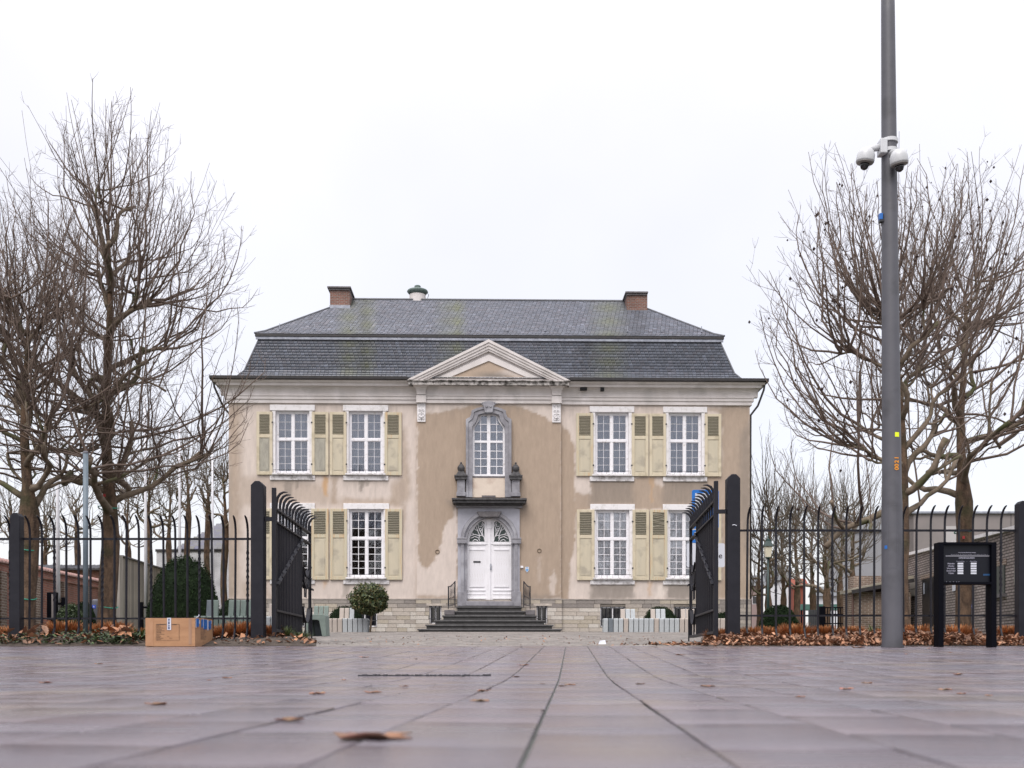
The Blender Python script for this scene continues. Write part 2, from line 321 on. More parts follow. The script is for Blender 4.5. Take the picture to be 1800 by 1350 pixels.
def text_mesh(txt, size, mt, bold=0.0):
    cu = bpy.data.curves.new('text', 'FONT'); cu.body = txt; cu.size = size; cu.align_x = 'CENTER'; cu.align_y = 'CENTER'; cu.extrude = .0008; cu.offset = bold
    o = bpy.data.objects.new('text', cu); COL.objects.link(o)
    dg = bpy.context.evaluated_depsgraph_get(); me = bpy.data.meshes.new_from_object(o.evaluated_get(dg)); me.materials.clear(); me.materials.append(mt)
    bpy.data.objects.remove(o); return me
# ---------------------------------------------------------------- the house
TH = math.radians(1.2)
HD = 40.9; HO = Vector((WX(859, HD), HD, EYE+(HY-1110.5)/F*HD))
EX = Vector((math.cos(TH), math.sin(TH), 0)); EN = Vector((-math.sin(TH), math.cos(TH), 0))
def HP(px, py, dy=0.0):
    a = (px-PX)/F; b = (HY-py)/F
    t = (dy+EN.x*HO.x+EN.y*HO.y)/(EN.x*a+EN.y)
    P = Vector((a*t, t, EYE+b*t))-HO
    return (P.dot(EX), P.z)
def HU(px, dy=0.0): return HP(px, 1000, dy)[0]
def HV(py, dy=0.0, px=859): return HP(px, py, dy)[1]
def pxof(u, v, dy=0.0):
    X = HO.x+EX.x*u+EN.x*dy; Y = HO.y+EX.y*u+EN.y*dy; Z = HO.z+v-EYE
    return PX+F*X/Y, HY-F*Z/Y
house = thing('mansion', 'beige two-storey mansion with slate mansard roof and cream shutters at the end of the forecourt', 'house', HO, TH)
HL = HU(402); HR = HU(1318); HW = (HR-HL)/2; HCX = (HL+HR)/2
DEP = 9.2
ENT_T = HV(664, -.55)     # underside of roof
ARC_B = HV(710)
RIS = (HU(733), HU(986)); RD = -.12
# openings (pixel rectangles of the photograph turned into metres on the facade plane)
UP = [(484.5, 544), (613, 673), (1046, 1105), (1175, 1233)]
LO = [(484.5, 544), (613.5, 674.5), (1047, 1106), (1174.5, 1232)]
openings = []
for a, b in UP: openings.append((HU(a), HU(b), HV(834), HV(724)))
for a, b in LO: openings.append((HU(a), HU(b), HV(1016), HV(896)))
WALL_B = HV(1054.5)
# facade colours: damp patches, grime and rust runs with their own outlines
LIGHT = (.60, .52, .468); DAMP = (.375, .292, .225); GRIME = (.22, .19, .165); RUST = (.50, .31, .16); PALE = (.70, .62, .56)
STAINS = [ # (colour, polygon px, softness px, strength)
 ('D', [(398, 700), (424, 712), (424, 900), (418, 1053), (398, 1053)], 12, .85),
 ('G', [(398, 900), (406, 800), (408, 1053), (398, 1053)], 5, .35),
 ('D', [(424, 838), (480, 836), (560, 850), (600, 880), (690, 884), (700, 888), (424, 888)], 9, .55),
 ('D', [(706, 760), (712, 752), (722, 860), (716, 880), (700, 888), (686, 886), (690, 850), (706, 838)], 7, .75),
 ('D', [(706, 888), (714, 888), (714, 930), (708, 945)], 4, .6),
 ('G', [(500, 843), (513, 843), (512, 872), (506, 880), (500, 868)], 2, .6), ('G', [(516, 843), (526, 843), (524, 856), (520, 859)], 2, .6),
 ('G', [(629, 843), (641, 843), (639, 860), (635, 868), (631, 858)], 2, .75), ('G', [(641, 843), (655, 843), (646, 856), (642, 852)], 2, .6),
 ('R', [(566, 838), (577, 838), (575, 872), (569, 872)], 3, .9), ('D', [(582, 838), (593, 838), (591, 884), (583, 884)], 4, .75),
 ('D', [(602, 888), (602, 874), (640, 878), (690, 876), (708, 888)], 5, .6),
 ('R', [(567, 1020), (575, 1020), (571, 1034)], 3, .7), ('G', [(604, 1027), (618, 1027), (612, 1048), (600, 1052)], 4, .45), ('D', [(424, 1020), (470, 1020), (480, 1053), (424, 1053)], 8, .6),
 # centre bay
 ('D', [(733, 733), (745, 727), (775, 724), (815, 716), (830, 712), (900, 711), (930, 722), (955, 731), (972, 744), (986, 742), (986, 1053), (916, 1053), (804, 1053), (804, 884), (800, 893), (796, 909), (786, 917), (781, 926), (777, 950), (771, 972), (762, 989), (751, 1000), (744, 998), (738, 988), (734, 962)], 1.8, 1),
 ('G', [(785, 877), (804, 882), (803, 893), (796, 896)], 4, .5), ('G', [(920, 872), (930, 880), (924, 900), (916, 900)], 4, .4),
 ('L', [(966, 1046), (966, 1015), (974, 1000), (977, 1020), (976, 1046)], 2, .7), ('L', [(946, 980), (951, 980), (951, 1024), (946, 1024)], 3, .35),
 ('D', [(733, 1045), (804, 1050), (804, 1054), (733, 1054)], 3, .8), ('G', [(916, 1044), (986, 1048), (986, 1054), (916, 1054)], 4, .5),
 # right bay
 ('D', [(986, 742), (992, 750), (1000, 760), (1006, 775), (1010, 800), (1010, 880), (1014, 896), (1011, 955), (1003, 990), (999, 1054), (986, 1054)], 2.2, 1),
 ('D', [(1010, 866), (1040, 868), (1036, 838), (1270, 838), (1270, 895), (1010, 897)], 2.5, .95),
 ('L', [(1009, 838), (1037, 838), (1040, 846), (1033, 862), (1022, 866), (1012, 856)], 2.5, 1),
 ('G', [(1040, 846), (1110, 846), (1114, 888), (1036, 888)], 7, .6), ('G', [(1166, 846), (1242, 846), (1242, 888), (1164, 888)], 7, .55),
 ('L', [(1150, 838), (1168, 838), (1168, 850), (1160, 856), (1152, 848)], 3, .8), ('R', [(1143, 838), (1149, 838), (1148, 882), (1144, 882)], 2.5, .45),
 ('D', [(1268, 712), (1320, 712), (1320, 1054), (1268, 1054)], 5, .95), ('D', [(1170, 712), (1270, 718), (1270, 727), (1245, 722), (1200, 715)], 3, .7),
 ('G', [(1302, 760), (1320, 740), (1320, 1000), (1306, 960), (1298, 860)], 8, .55),
 ('G', [(1040, 1029), (1112, 1029), (1116, 1053), (1036, 1054)], 4, .75), ('G', [(1174, 1029), (1240, 1029), (1240, 1054), (1170, 1054)], 4, .75),
 ('R', [(1138, 1022), (1147, 1022), (1145, 1048), (1140, 1048)], 3, .5), ('P', [(1156, 1030), (1168, 1026), (1168, 1050), (1150, 1050)], 3, .8),
 ('R', [(1116, 1022), (1120, 1022), (1118, 1040)], 2, .4),
 ('D', [(1232, 1020), (1320, 1020), (1320, 1054), (1232, 1054)], 5, .9),
]
def _dist(P, poly):
    P = np.asarray(P); n = len(poly); d = np.full(len(P), 1e9); ins = np.zeros(len(P), bool)
    for i in range(n):
        a = np.array(poly[i], float); b = np.array(poly[(i+1) % n], float); e = b-a; w_ = P-a
        t = np.clip((w_@e)/max(e@e, 1e-9), 0, 1); d = np.minimum(d, np.hypot(*(w_-t[:, None]*e).T))
        c = ((a[1] <= P[:, 1]) & (b[1] > P[:, 1])) | ((b[1] <= P[:, 1]) & (a[1] > P[:, 1]))
        with np.errstate(divide='ignore', invalid='ignore'): xi = a[0]+(P[:, 1]-a[1])/(b[1]-a[1] if b[1] != a[1] else 1e-9)*e[0]
        ins ^= c & (P[:, 0] < xi)
    return np.where(ins, d, -d)
def vnoise(P, s, seed=0):
    P = np.asarray(P)*s+seed*17.3; i = np.floor(P).astype(int); f = P-i; f = f*f*(3-2*f)
    def h(a, b): return np.modf(np.abs(np.sin(a*127.1+b*311.7+seed)*43758.5453))[0]
    a = h(i[:, 0], i[:, 1]); b = h(i[:, 0]+1, i[:, 1]); c = h(i[:, 0], i[:, 1]+1); d = h(i[:, 0]+1, i[:, 1]+1)
    return (a*(1-f[:, 0])+b*f[:, 0])*(1-f[:, 1])+(c*(1-f[:, 0])+d*f[:, 0])*f[:, 1]
def facade_cols(P):
    P = np.asarray(P, float)
    Q = P+np.stack([vnoise(P, .16, 1)-.5, vnoise(P, .16, 2)-.5], 1)*5+np.stack([vnoise(P, .5, 7)-.5, vnoise(P, .5, 8)-.5], 1)*1.2
    C = np.tile(np.array(LIGHT), (len(P), 1))
    lib = dict(D=DAMP, G=GRIME, R=RUST, L=LIGHT, P=PALE)
    for k, poly, soft, st in STAINS:
        mk = np.clip(_dist(Q, poly)/(soft*2)+.5, 0, 1); mk = (mk*mk*(3-2*mk)*st)[:, None]
        C = C*(1-mk)+np.array(lib[k])*mk
    streak = vnoise(np.stack([P[:, 0], P[:, 1]*.12], 1), .35, 3)*.6+vnoise(P, .07, 4)*.4
    fine = vnoise(np.stack([P[:, 0]*1.7, P[:, 1]*.09], 1), .9, 6)
    # dirt washed down from the sills and out of the cornice, ragged by the streak noise
    w_ = np.zeros(len(P))
    for (a, b_, y0) in [(474, 554, 842), (602, 683, 843), (1036, 1116, 846), (1164, 1244, 846), (602, 684, 1027), (1036, 1117, 1029), (1164, 1244, 1029), (404, 1316, 711), (796, 926, 884)]:
        ln = 6+26*vnoise(np.stack([P[:, 0], P[:, 0]*0], 1), .22, 9)**1.6; w_ = np.maximum(w_, (P[:, 0] > a)*(P[:, 0] < b_)*(P[:, 1] > y0-1)*np.clip(1-(P[:, 1]-y0)/ln, 0, 1)*.42)
    C = C*(1-w_[:, None])+np.array(GRIME)*w_[:, None]
    return C*(0.87+.13*streak+.12*fine)[:, None]
wm = mat('stucco_wall', (1, 1, 1, 1), (.93, .93, .93, 1), scale=9, rough=.9, tint=True, bump=.25, bscale=55, stretch=(2.5, 1, .6))
def wall_grid(name, u0, u1, v0, v1, dy, holes, step=.07):
    us = list(np.arange(u0, u1, step))+[u1]; vs = list(np.arange(v0, v1, step))+[v1]
    for h in holes: us += [h[0], h[1]]; vs += [h[2], h[3]]
    us = np.array(sorted(set(round(x, 4) for x in us if u0-1e-6 <= x <= u1+1e-6))); vs = np.array(sorted(set(round(x, 4) for x in vs if v0-1e-6 <= x <= v1+1e-6)))
    nu, nv = len(us), len(vs); U, V = np.meshgrid(us, vs)
    vert = np.stack([U.ravel(), np.full(nu*nv, dy), V.ravel()], 1)
    fs = []; 
    for j in range(nv-1):
        cv = (vs[j]+vs[j+1])/2
        for i in range(nu-1):
            cu = (us[i]+us[i+1])/2
            if any(h[0] < cu < h[1] and h[2] < cv < h[3] for h in holes): continue
            fs.append((j*nu+i, j*nu+i+1, (j+1)*nu+i+1, (j+1)*nu+i))
    fs = np.array(fs)
    X = HO.x+EX.x*vert[:, 0]+EN.x*dy; Y = HO.y+EX.y*vert[:, 0]+EN.y*dy; Z = HO.z+vert[:, 2]-EYE
    P = np.stack([PX+F*X/Y, HY-F*Z/Y], 1); cols = facade_cols(P)
    me = npmesh(name, vert, fs, wm)
    at = me.attributes.new('tint', 'FLOAT_COLOR', 'POINT'); c4 = np.ones((len(vert), 4), np.float32); c4[:, :3] = cols; at.data.foreach_set('color', c4.ravel())
    return ob(name, me, house)
DOOR = (HU(821), HU(899), HV(1058), HV(909))
CW = (HU(830.5), HU(887.5), HV(838), HV(727))
wall_grid('wall', HL, RIS[0], WALL_B, ARC_B+.05, 0, openings)
wall_grid('wall', RIS[1], HR, WALL_B, ARC_B+.05, 0, openings)
wall_grid('wall', RIS[0], RIS[1], WALL_B, ARC_B+.05, RD, [(DOOR[0]-.06, DOOR[1]+.06, WALL_B, HV(912)), (CW[0], CW[1], CW[2], HV(728))])
b = MB(); D_ = DAMP
b.box(RIS[0], RIS[0]+.02, RD+.002, -.001, WALL_B, ARC_B, D_); b.box(RIS[1]-.02, RIS[1], RD+.002, -.001, WALL_B, ARC_B, D_)
b.box(HL, HL+.35, .003, DEP, 0, ARC_B+.05, DAMP); b.box(HR-.35, HR, .003, DEP, 0, ARC_B+.05, DAMP); b.box(HL+.35, HR-.35, DEP-.3, DEP, 0, ARC_B+.05, DAMP)
b.build('side_wall', wm, house, local=True)
# interior floors keep the rooms dark
b = MB(); b.box(HL+.36, HR-.36, .4, DEP-.31, HV(868), HV(862)); b.box(HL+.36, HR-.36, .4, DEP-.31, .9, 1.0); b.box(HL+.36, HR-.36, .3, DEP-.31, ARC_B+.1, ARC_B+.2)
for px in (402, 580, 733, 986, 1141): b.box(HU(px)+.37, HU(px)+.45, .45, DEP-.4, 1.0, ARC_B+.1)
b.box(HL+.5, HR-.5, 4, 4.1, 1, ARC_B); b.build('interior_wall', M['dark_void'], house, local=True)
# window reveals
def reveals(b, u0, u1, v0, v1, dep=.16, t=.06):
    b.box(u0-t, u0, -.004, dep+.1, v0-t, v1+t); b.box(u1, u1+t, -.004, dep+.1, v0-t, v1+t); b.box(u0, u1, -.004, dep+.1, v1, v1+t); b.box(u0, u1, -.004, dep+.1, v0-t, v0)
UNIT = MB().box(-.5, .5, -.5, .5, -.5, .5).mesh('unit_block', M['white_paint'])
_units = {}
def unit(mt):
    if mt not in _units: _units[mt] = MB().box(-.5, .5, -.5, .5, -.5, .5).mesh('block', M[mt])
    return _units[mt]
def ublk(name, mt, parent, x0, x1, y0, y1, z0, z1, rot=(0, 0, 0)):
    return ob(name, unit(mt), parent, ((x0+x1)/2, (y0+y1)/2, (z0+z1)/2), rot, (abs(x1-x0), abs(y1-y0), abs(z1-z0)))
rnd = random.Random(3)
def window(u0, u1, v0, v1, top_rows, bot_rows, tf, inner, bar=.028):
    root = None
    b = MB(); fw = .085; y0, y1 = .10, .17
    b.box(u0, u0+fw, y0, y1, v0, v1); b.box(u1-fw, u1, y0, y1, v0, v1); b.box(u0+fw, u1-fw, y0, y1, v1-fw*.9, v1); b.box(u0+fw, u1-fw, y0-.03, y1, v0, v0+.10)
    vt = v1-(v1-v0)*tf; uc = (u0+u1)/2
    b.box(u0+fw, u1-fw, y0-.015, y1-.002, vt-.05, vt+.05); b.box(uc-.05, uc+.05, y0-.01, y1-.004, v0+.1, vt-.05); b.box(uc-.05, uc+.05, y0-.01, y1-.004, vt+.05, v1-fw*.9)
    win = b.build('window', M['old_white'], house, local=True, bevel=.006)
    for (a0, a1) in ((u0+fw, uc-.05), (uc+.05, u1-fw)):
        for (w0, w1, nr) in ((vt+.05, v1-fw*.9, top_rows), (v0+.1, vt-.05, bot_rows)):
            # casement frame and glazing bars
            c = .022
            bb = MB(); bb.box(a0, a0+c, y0+.01, y1-.01, w0, w1); bb.box(a1-c, a1, y0+.01, y1-.01, w0, w1); bb.box(a0+c, a1-c, y0+.01, y1-.01, w0, w0+c); bb.box(a0+c, a1-c, y0+.01, y1-.01, w1-c, w1)
            am = (a0+a1)/2
            bb.box(am-bar/2, am+bar/2, y0+.02, y1-.02, w0+c, w1-c)
            for k in range(1, nr):
                q = w0+c+(w1-w0-2*c)*k/nr+rnd.uniform(-.006, .006); bb.box(a0+c, am-bar/2, y0+.024, y1-.024, q-bar*.42, q+bar*.42); q += rnd.uniform(-.008, .008); bb.box(am+bar/2, a1-c, y0+.024, y1-.024, q-bar*.42, q+bar*.42)
            bb.build('casement', M['old_white'], win, local=True)
            for k in range(nr):
                for (p0, p1) in ((a0+c*.5, am), (am, a1-c*.5)):
                    q0 = w0+c+(w1-w0-2*c)*k/nr; q1 = w0+c+(w1-w0-2*c)*(k+1)/nr
                    ublk('pane', 'glass', win, p0, p1, .134, .137, q0-.004, q1+.004, (rnd.gauss(0, .006), 0, rnd.gauss(0, .006)))
    n = 40; cm = MB()
    if inner == 'curtain' or inner == 'blind':
        vs = []; lowv = v0 if inner == 'blind' else v0+.02
        for i in range(n+1):
            x = u0+(u1-u0)*i/n; y = (.30 if inner == 'curtain' else .20)+.025*math.sin(i*1.3+rnd.random())*(1 if inner == 'curtain' else .1)
            vs += [(x, y, lowv), (x, y, v1)]
        cm.add(vs, [(2*i, 2*i+2, 2*i+3, 2*i+1) for i in range(n)])
        cm.build('curtain', M[inner], win, local=True)
    elif inner == 'dark':
        # short valance of net behind the top panes
        vs = []
        for i in range(n+1):
            x = u0+(u1-u0)*i/n; y = .30+.02*math.sin(i*1.9); z = v1-.62-.10*abs(math.sin(i*math.pi/20))
            vs += [(x, y, z), (x, y, v1)]
        cm.add(vs, [(2*i, 2*i+2, 2*i+3, 2*i+1) for i in range(n)]); cm.build('net_valance', M['curtain'], win, local=True)
    return win
def surround(u0, u1, v0, v1, lower):
    b = MB(); t = .13
    b.box(u0-t, u0, -.035, .02, v0, v1); b.box(u1, u1+t, -.035, .02, v0, v1)
    reveals(b, u0, u1, v0, v1); b.build('window_reveal', M['white_lintel'], house, local=True)
    b = MB(); b.box(u0-.22, u1+.22, -.06, .03, v1+.002, v1+.235); b.build('lintel', M['white_lintel'], house, local=True, bevel=.012)
    b = MB(); b.box(u0-.22, u1+.22, -.055, .03, v0-.26, v0-.07); b.build('apron', M['sill'], house, local=True, bevel=.012)
    b = MB(); b.box(u0-.12, u1+.12, -.16, .098, v0-.068, v0+.01); s_ = b.build('window_sill', M['sill'], house, local=True, bevel=.02)
    r = MB()
    r.tube([(u0-.06, -.15, v0+.02), (u0-.06, -.15, v0+.13), (u1+.06, -.15, v0+.13), (u1+.06, -.15, v0+.02)], .009, 5)
    for k in range(1, 6): x = u0+(u1-u0)*k/6; r.tube([(x, -.15, v0+.01), (x, -.15, v0+.13)], .005, 4)
    r.build('guard_rail', M['iron'], s_, local=True)
inn = ['curtain', 'curtain', 'curtain', 'curtain', 'dark', 'dark', 'blind', 'blind']
for i, (u0, u1, v0, v1) in enumerate(openings):
    lower = i >= 4
    surround(u0, u1, v0, v1, lower)
    window(u0, u1, v0, v1, 3, 5 if lower else 4, .42 if lower else .445, inn[i], .025 if lower else .013)
# shutters
SH_U = [(451, 479), (548, 577.5), (579.5, 609), (676, 706), (1013, 1043), (1110.5, 1140), (1141.5, 1171), (1239, 1268)]
SH_L = [(451, 479), (547, 577.5), (580, 610), (677, 707), (1014, 1045), (1112, 1141), (1142.6, 1173), (1239, 1268)]
M['louvre_shade_sheet'] = mat('louvre_shade', (.13, .12, .09, 1), rough=.9)  # dark sheet behind the slats, its colour stands in for shade in the gaps
slat_me = MB().box(-.5, .5, -.5, .5, -.5, .5).mesh('slat', M['slat'])
for fl, (lst, t0, t1) in enumerate(((SH_U, 725.5, 836), (SH_L, 895, 1019.5))):
    for i, (a, bb_) in enumerate(lst):
        u0, u1 = HU(a, -.07), HU(bb_, -.07); v0, v1 = HV(t1, -.07), HV(t0, -.07)
        rail = v1-(v1-v0)*.385; fw = .115
        b = MB(); y0, y1 = -.085, -.042
        b.box(u0, u0+fw, y0, y1, v0, v1); b.box(u1-fw, u1, y0, y1, v0, v1); b.box(u0+fw, u1-fw, y0, y1, v1-.11, v1); b.box(u0+fw, u1-fw, y0, y1, v0, v0+.13); b.box(u0+fw, u1-fw, y0, y1, rail-.07, rail+.07)
        rusty = (fl, i) in ((0, 4), (0, 3), (1, 1), (1, 2), (1, 6), (1, 3))
        sh = b.build('shutter', M['shutter_rust' if rusty else 'shutter'], house, local=True, bevel=.008)
        if rusty: sh['label'] = 'cream shutter with rust runs down its frame'
        MB().box(u0+fw-.004, u1-fw+.004, -.058, -.05, rail+.07, v1-.11).build('louvre_shade_sheet', M['louvre_shade_sheet'], sh, local=True)
        grey = (fl, i) in ((0, 0), (0, 1))
        p = MB(); p.box(u0+fw, u1-fw, -.064, -.05, v0+.13, rail-.07); p.box(u0+fw+.045, u1-fw-.045, -.074, -.0641, v0+.19, rail-.13); p.build('shutter_panel', M['shutter_panel_grey' if grey else 'shutter_panel'], sh, local=True, bevel=.006)
        ns = 13; hh = (v1-.11-rail-.07)/ns
        for k in range(ns):
            z = rail+.07+hh*(k+.5); ry = 0
            if (fl, i) == (1, 6) and k > 4: ry = math.radians([-9, 7, 12, -5, 10, 14, 6, -6][k-5]); z += rnd.uniform(-.015, .015)
            ob('slat', slat_me, sh, ((u0+u1)/2, -.070, z), (math.radians(-38), ry, 0), (u1-u0-2*fw+.006, .046, .010))
        for q in (.17, .83):
            xx = u1 if i % 2 == 0 else u0
            ublk('hinge', 'iron', sh, xx-.03, xx+.03, -.095, -.0855, v0+(v1-v0)*q-.03, v0+(v1-v0)*q+.03)
# plinth of limestone blocks
PL = -.05
BW_ = [(HU(1055), HU(1099)), (HU(619), HU(663)), (HU(492), HU(536)), (HU(1184), HU(1228))]
bwv = (HV(1102), HV(1066))
small = [(HU(755, RD), HU(776, RD)), (HU(943, RD), HU(962, RD))]; sv = (HV(1097, RD), HV(1065, RD))
b = MB(); cuts = []
def pl_wall(u0, u1, dy, hs, vv):
    xs = [u0]
    for h in sorted(hs): xs += [h[0], h[1]]
    xs.append(u1)
    for k in range(0, len(xs), 2): b.box(xs[k], xs[k+1], dy, .3, 0, WALL_B)
    for h in sorted(hs): b.box(h[0], h[1], dy, .3, 0, vv[0]); b.box(h[0], h[1], dy, .3, vv[1], WALL_B)
pl_wall(HL-.03, RIS[0], PL+.03, [w_ for w_ in BW_ if w_[1] < RIS[0]], bwv); pl_wall(RIS[1], HR+.03, PL+.03, [w_ for w_ in BW_ if w_[0] > RIS[1]], bwv)
pl_wall(RIS[0]-.03, RIS[1]+.03, PL+RD+.03, small, sv)
b.build('plinth', mat('plinth_mortar', (.25, .22, .19, 1), (.17, .15, .13, 1), scale=5, rough=1), house, local=True)
stones = []; srn = random.Random(11)
rows = 8; rh = WALL_B/rows
for (u0, u1, dy, hs, vv) in ((HL-.03, RIS[0]-.03, PL, BW_, bwv), (RIS[0]-.03, RIS[1]+.03, PL+RD, small, sv), (RIS[1]+.03, HR+.03, PL, BW_, bwv)):
    for r in range(rows):
        u = u0
        while u < u1-.05:
            wd = srn.uniform(.34, .78); e = min(u+wd, u1)
            if u1-e < .2: e = u1
            z0, z1 = r*rh, (r+1)*rh
            segs = [(u, e)]
            for h in hs:
                if z1 > vv[0]+.03 and z0 < vv[1]-.03:
                    ns_ = []
                    for s0, s1 in segs:
                        if s1 <= h[0] or s0 >= h[1]: ns_.append((s0, s1)); continue
                        if s0 < h[0]-.05: ns_.append((s0, h[0]))
                        if s1 > h[1]+.05: ns_.append((h[1], s1))
                    segs = ns_
            for s0, s1 in segs: stones.append((s0, s1, dy, z0, z1))
            u = e
for k in range(6):
    c1 = [(.52, .46, .40, 1), (.42, .37, .325, 1), (.33, .295, .265, 1), (.48, .42, .34, 1), (.27, .24, .22, 1), (.62, .57, .51, 1)][k]
    M['stone%d' % k] = mat('plinth_stone', c1, tuple(x*.75 for x in c1[:3])+(1,), scale=6, rough=.9, bump=.4, bscale=25)
tops = MB(); ncount = 0
for (s0, s1, dy, z0, z1) in stones:
    top = z0 > 5*rh; k = srn.choice([1, 2, 2, 4, 3]) if top else srn.choice([0, 0, 1, 3, 5, 5, 0])
    if s0 > HU(1190) or s0 < HU(440): k = srn.choice([2, 3, 1, 4])
    if ncount < 300 and not (HU(740) < s0 < HU(970) and z0 < 3*rh):
        ublk('stone', 'stone%d' % k, house, s0+.006, s1-.006, dy-srn.uniform(0, .012), dy+.04, z0+.006, z1-.006); ncount += 1
    else: tops.box(s0+.006, s1-.006, dy-srn.uniform(0, .012), dy+.04, z0+.006, z1-.006)
tops.build('stonework', M['stone1'], house, local=True, kind='stuff')
for q in ((HL-.04, RIS[0]-.051, PL-.02, .02, WALL_B-.005, WALL_B+.04), (RIS[1]+.051, HR+.04, PL-.02, .02, WALL_B-.005, WALL_B+.04), (RIS[0]-.05, HU(804, RD), PL+RD-.02, RD+.02, WALL_B-.003, WALL_B+.042), (HU(915.5, RD), RIS[1]+.05, PL+RD-.02, RD+.02, WALL_B-.003, WALL_B+.042)): MB().box(*q).build('plinth_cap', M['stone2'], house, local=True)
for (lst, vv, dy, cap) in ((BW_, bwv, PL, True), (small, sv, PL+RD, True)):
    for (u0, u1) in lst:
        b = MB(); v0, v1 = vv; t = .045
        for q in (u0, (u0+u1)/2-t/2, u1-t): b.box(q, q+t, dy+.10, dy+.16, v0, v1)
        b.box(u0, u1, dy+.10, dy+.158, v1-.06, v1); b.box(u0, u1, dy+.10, dy+.158, v0, v0+.05)
        wn = b.build('cellar_window', M['old_white'], house, local=True)
        MB().box(u0, u1, dy+.19, dy+.2, v0, v1).build('pane', M['glass_dark'], wn, local=True)
        g = MB(); nb = 6 if u1-u0 > .7 else 3
        for k in range(nb): x = u0+(u1-u0)*(k+.5)/nb; g.tube([(x, dy+.02, v0), (x, dy+.02, v1)], .014, 5)
        g.tube([(u0, dy+.02, v0+(v1-v0)*.3), (u1, dy+.02, v0+(v1-v0)*.3)], .012, 5); g.build('window_bars', M['iron'], wn, local=True)
        if u1-u0 < .7: MB().box(u0-.12, u1+.18, dy-.02, dy+.05, v1, v1+.09).build('lintel', M['stone0'], house, local=True)
# entablature
def band(name, mt, prof, bevel=0):
    """prof: y,z polygon for the bay fronts, swept along both side bays, the projecting centre and the returns"""
    b = MB(); ymin = min(p[0] for p in prof)
    b.prof(prof, HL-(-ymin)+.0, RIS[0]-.0015); b.prof(prof, RIS[1]+.0015, HR+(-ymin))
    b.prof([(p[0]+RD if p[0] < 0 else p[0], p[1]) for p in prof], RIS[0]-.0, RIS[1]+.0)
    for sx, X in ((-1, HL), (1, HR)):
        vs = [(X-sx*p[0]*1.0 if p[0] < 0 else X-sx*.05, .001, p[1]) for p in prof]+[(X-sx*p[0] if p[0] < 0 else X-sx*.05, DEP, p[1]) for p in prof]
        n = len(prof); b.add(vs, [tuple(range(n)), tuple(range(2*n-1, n-1, -1))]+[(i, (i+1) % n, (i+1) % n+n, i+n) for i in range(n)])
    return b.build(name, M[mt], house, local=True, bevel=bevel)
a0 = HV(710, -.08); a1 = HV(703.5, -.08); a2 = HV(697, -.1)
band('architrave', 'white_stucco', [(.1, a0), (-.07, a0), (-.07, a1-.003), (.1, a1-.003)])
band('architrave', 'white_stucco', [(.1, a1), (-.11, a1), (-.11, a2-.02), (-.14, a2-.018), (-.14, a2+.02), (.1, a2+.02)])
f1 = HV(680, -.3)
fr = [(.1, a2+.023)]+[(-.10-.20*(1-math.cos(q*math.pi/2*k_/5.0)), a2+.023+(f1-a2-.023)*math.sin(math.pi/2*k_/5.0)) for k_, q in zip(range(6), [1]*6)]+[(.1, f1)]
band('frieze', 'white_stucco', fr)
c1 = HV(674, -.4); c2 = HV(669.5, -.5)
band('cornice', 'white_stucco', [(.1, f1+.002), (-.36, f1+.002), (-.38, c1), (-.1, c1), (.1, c1)])
band('cornice', 'white_stucco', [(.1, c1+.002), (-.42, c1+.002), (-.50, c2), (.1, c2)])
GB = c2+.002; GT = GB+.13
GO = .56
MB().prof([(0, GB), (-GO+.03, GB), (-GO-.05, GB+.03), (-GO-.06, GT), (-GO+.0, GT), (0, GT-.01)], HL-GO-.05, HU(716, -GO)).build('gutter', M['gutter'], house, local=True); MB().prof([(0, GB), (-GO+.03, GB), (-GO-.05, GB+.03), (-GO-.06, GT), (-GO+.0, GT), (0, GT-.01)], HU(1002, -GO), HR+GO+.05).build('gutter', M['gutter'], house, local=True)
MB().box(HL-GO-.05, HL, 0.001, DEP, GB, GT).build('gutter', M['gutter'], house, local=True); MB().box(HR, HR+GO+.05, 0.001, DEP, GB, GT).build('gutter', M['gutter'], house, local=True)

MB().tube([(HR+(GO-.05), -.35, GB), (HR+(GO-.08), -.33, GB-.25), (HR+.3, -.1, HV(712)), (HR+.05, .06, HV(727)), (HR+.045, .06, HV(760)), (HR+.045, .06, .1)], .042, 8).build('downpipe', M['gutter'], house, local=True, smooth=True)
MB().tube([(HL-(GO-.05), -.35, GB), (HL-(GO-.08), -.33, GB-.25), (HL-.3, .2, HV(712)), (HL-.07, .5, HV(727)), (HL-.06, .5, .1)], .042, 8).build('downpipe', M['gutter'], house, local=True, smooth=True)
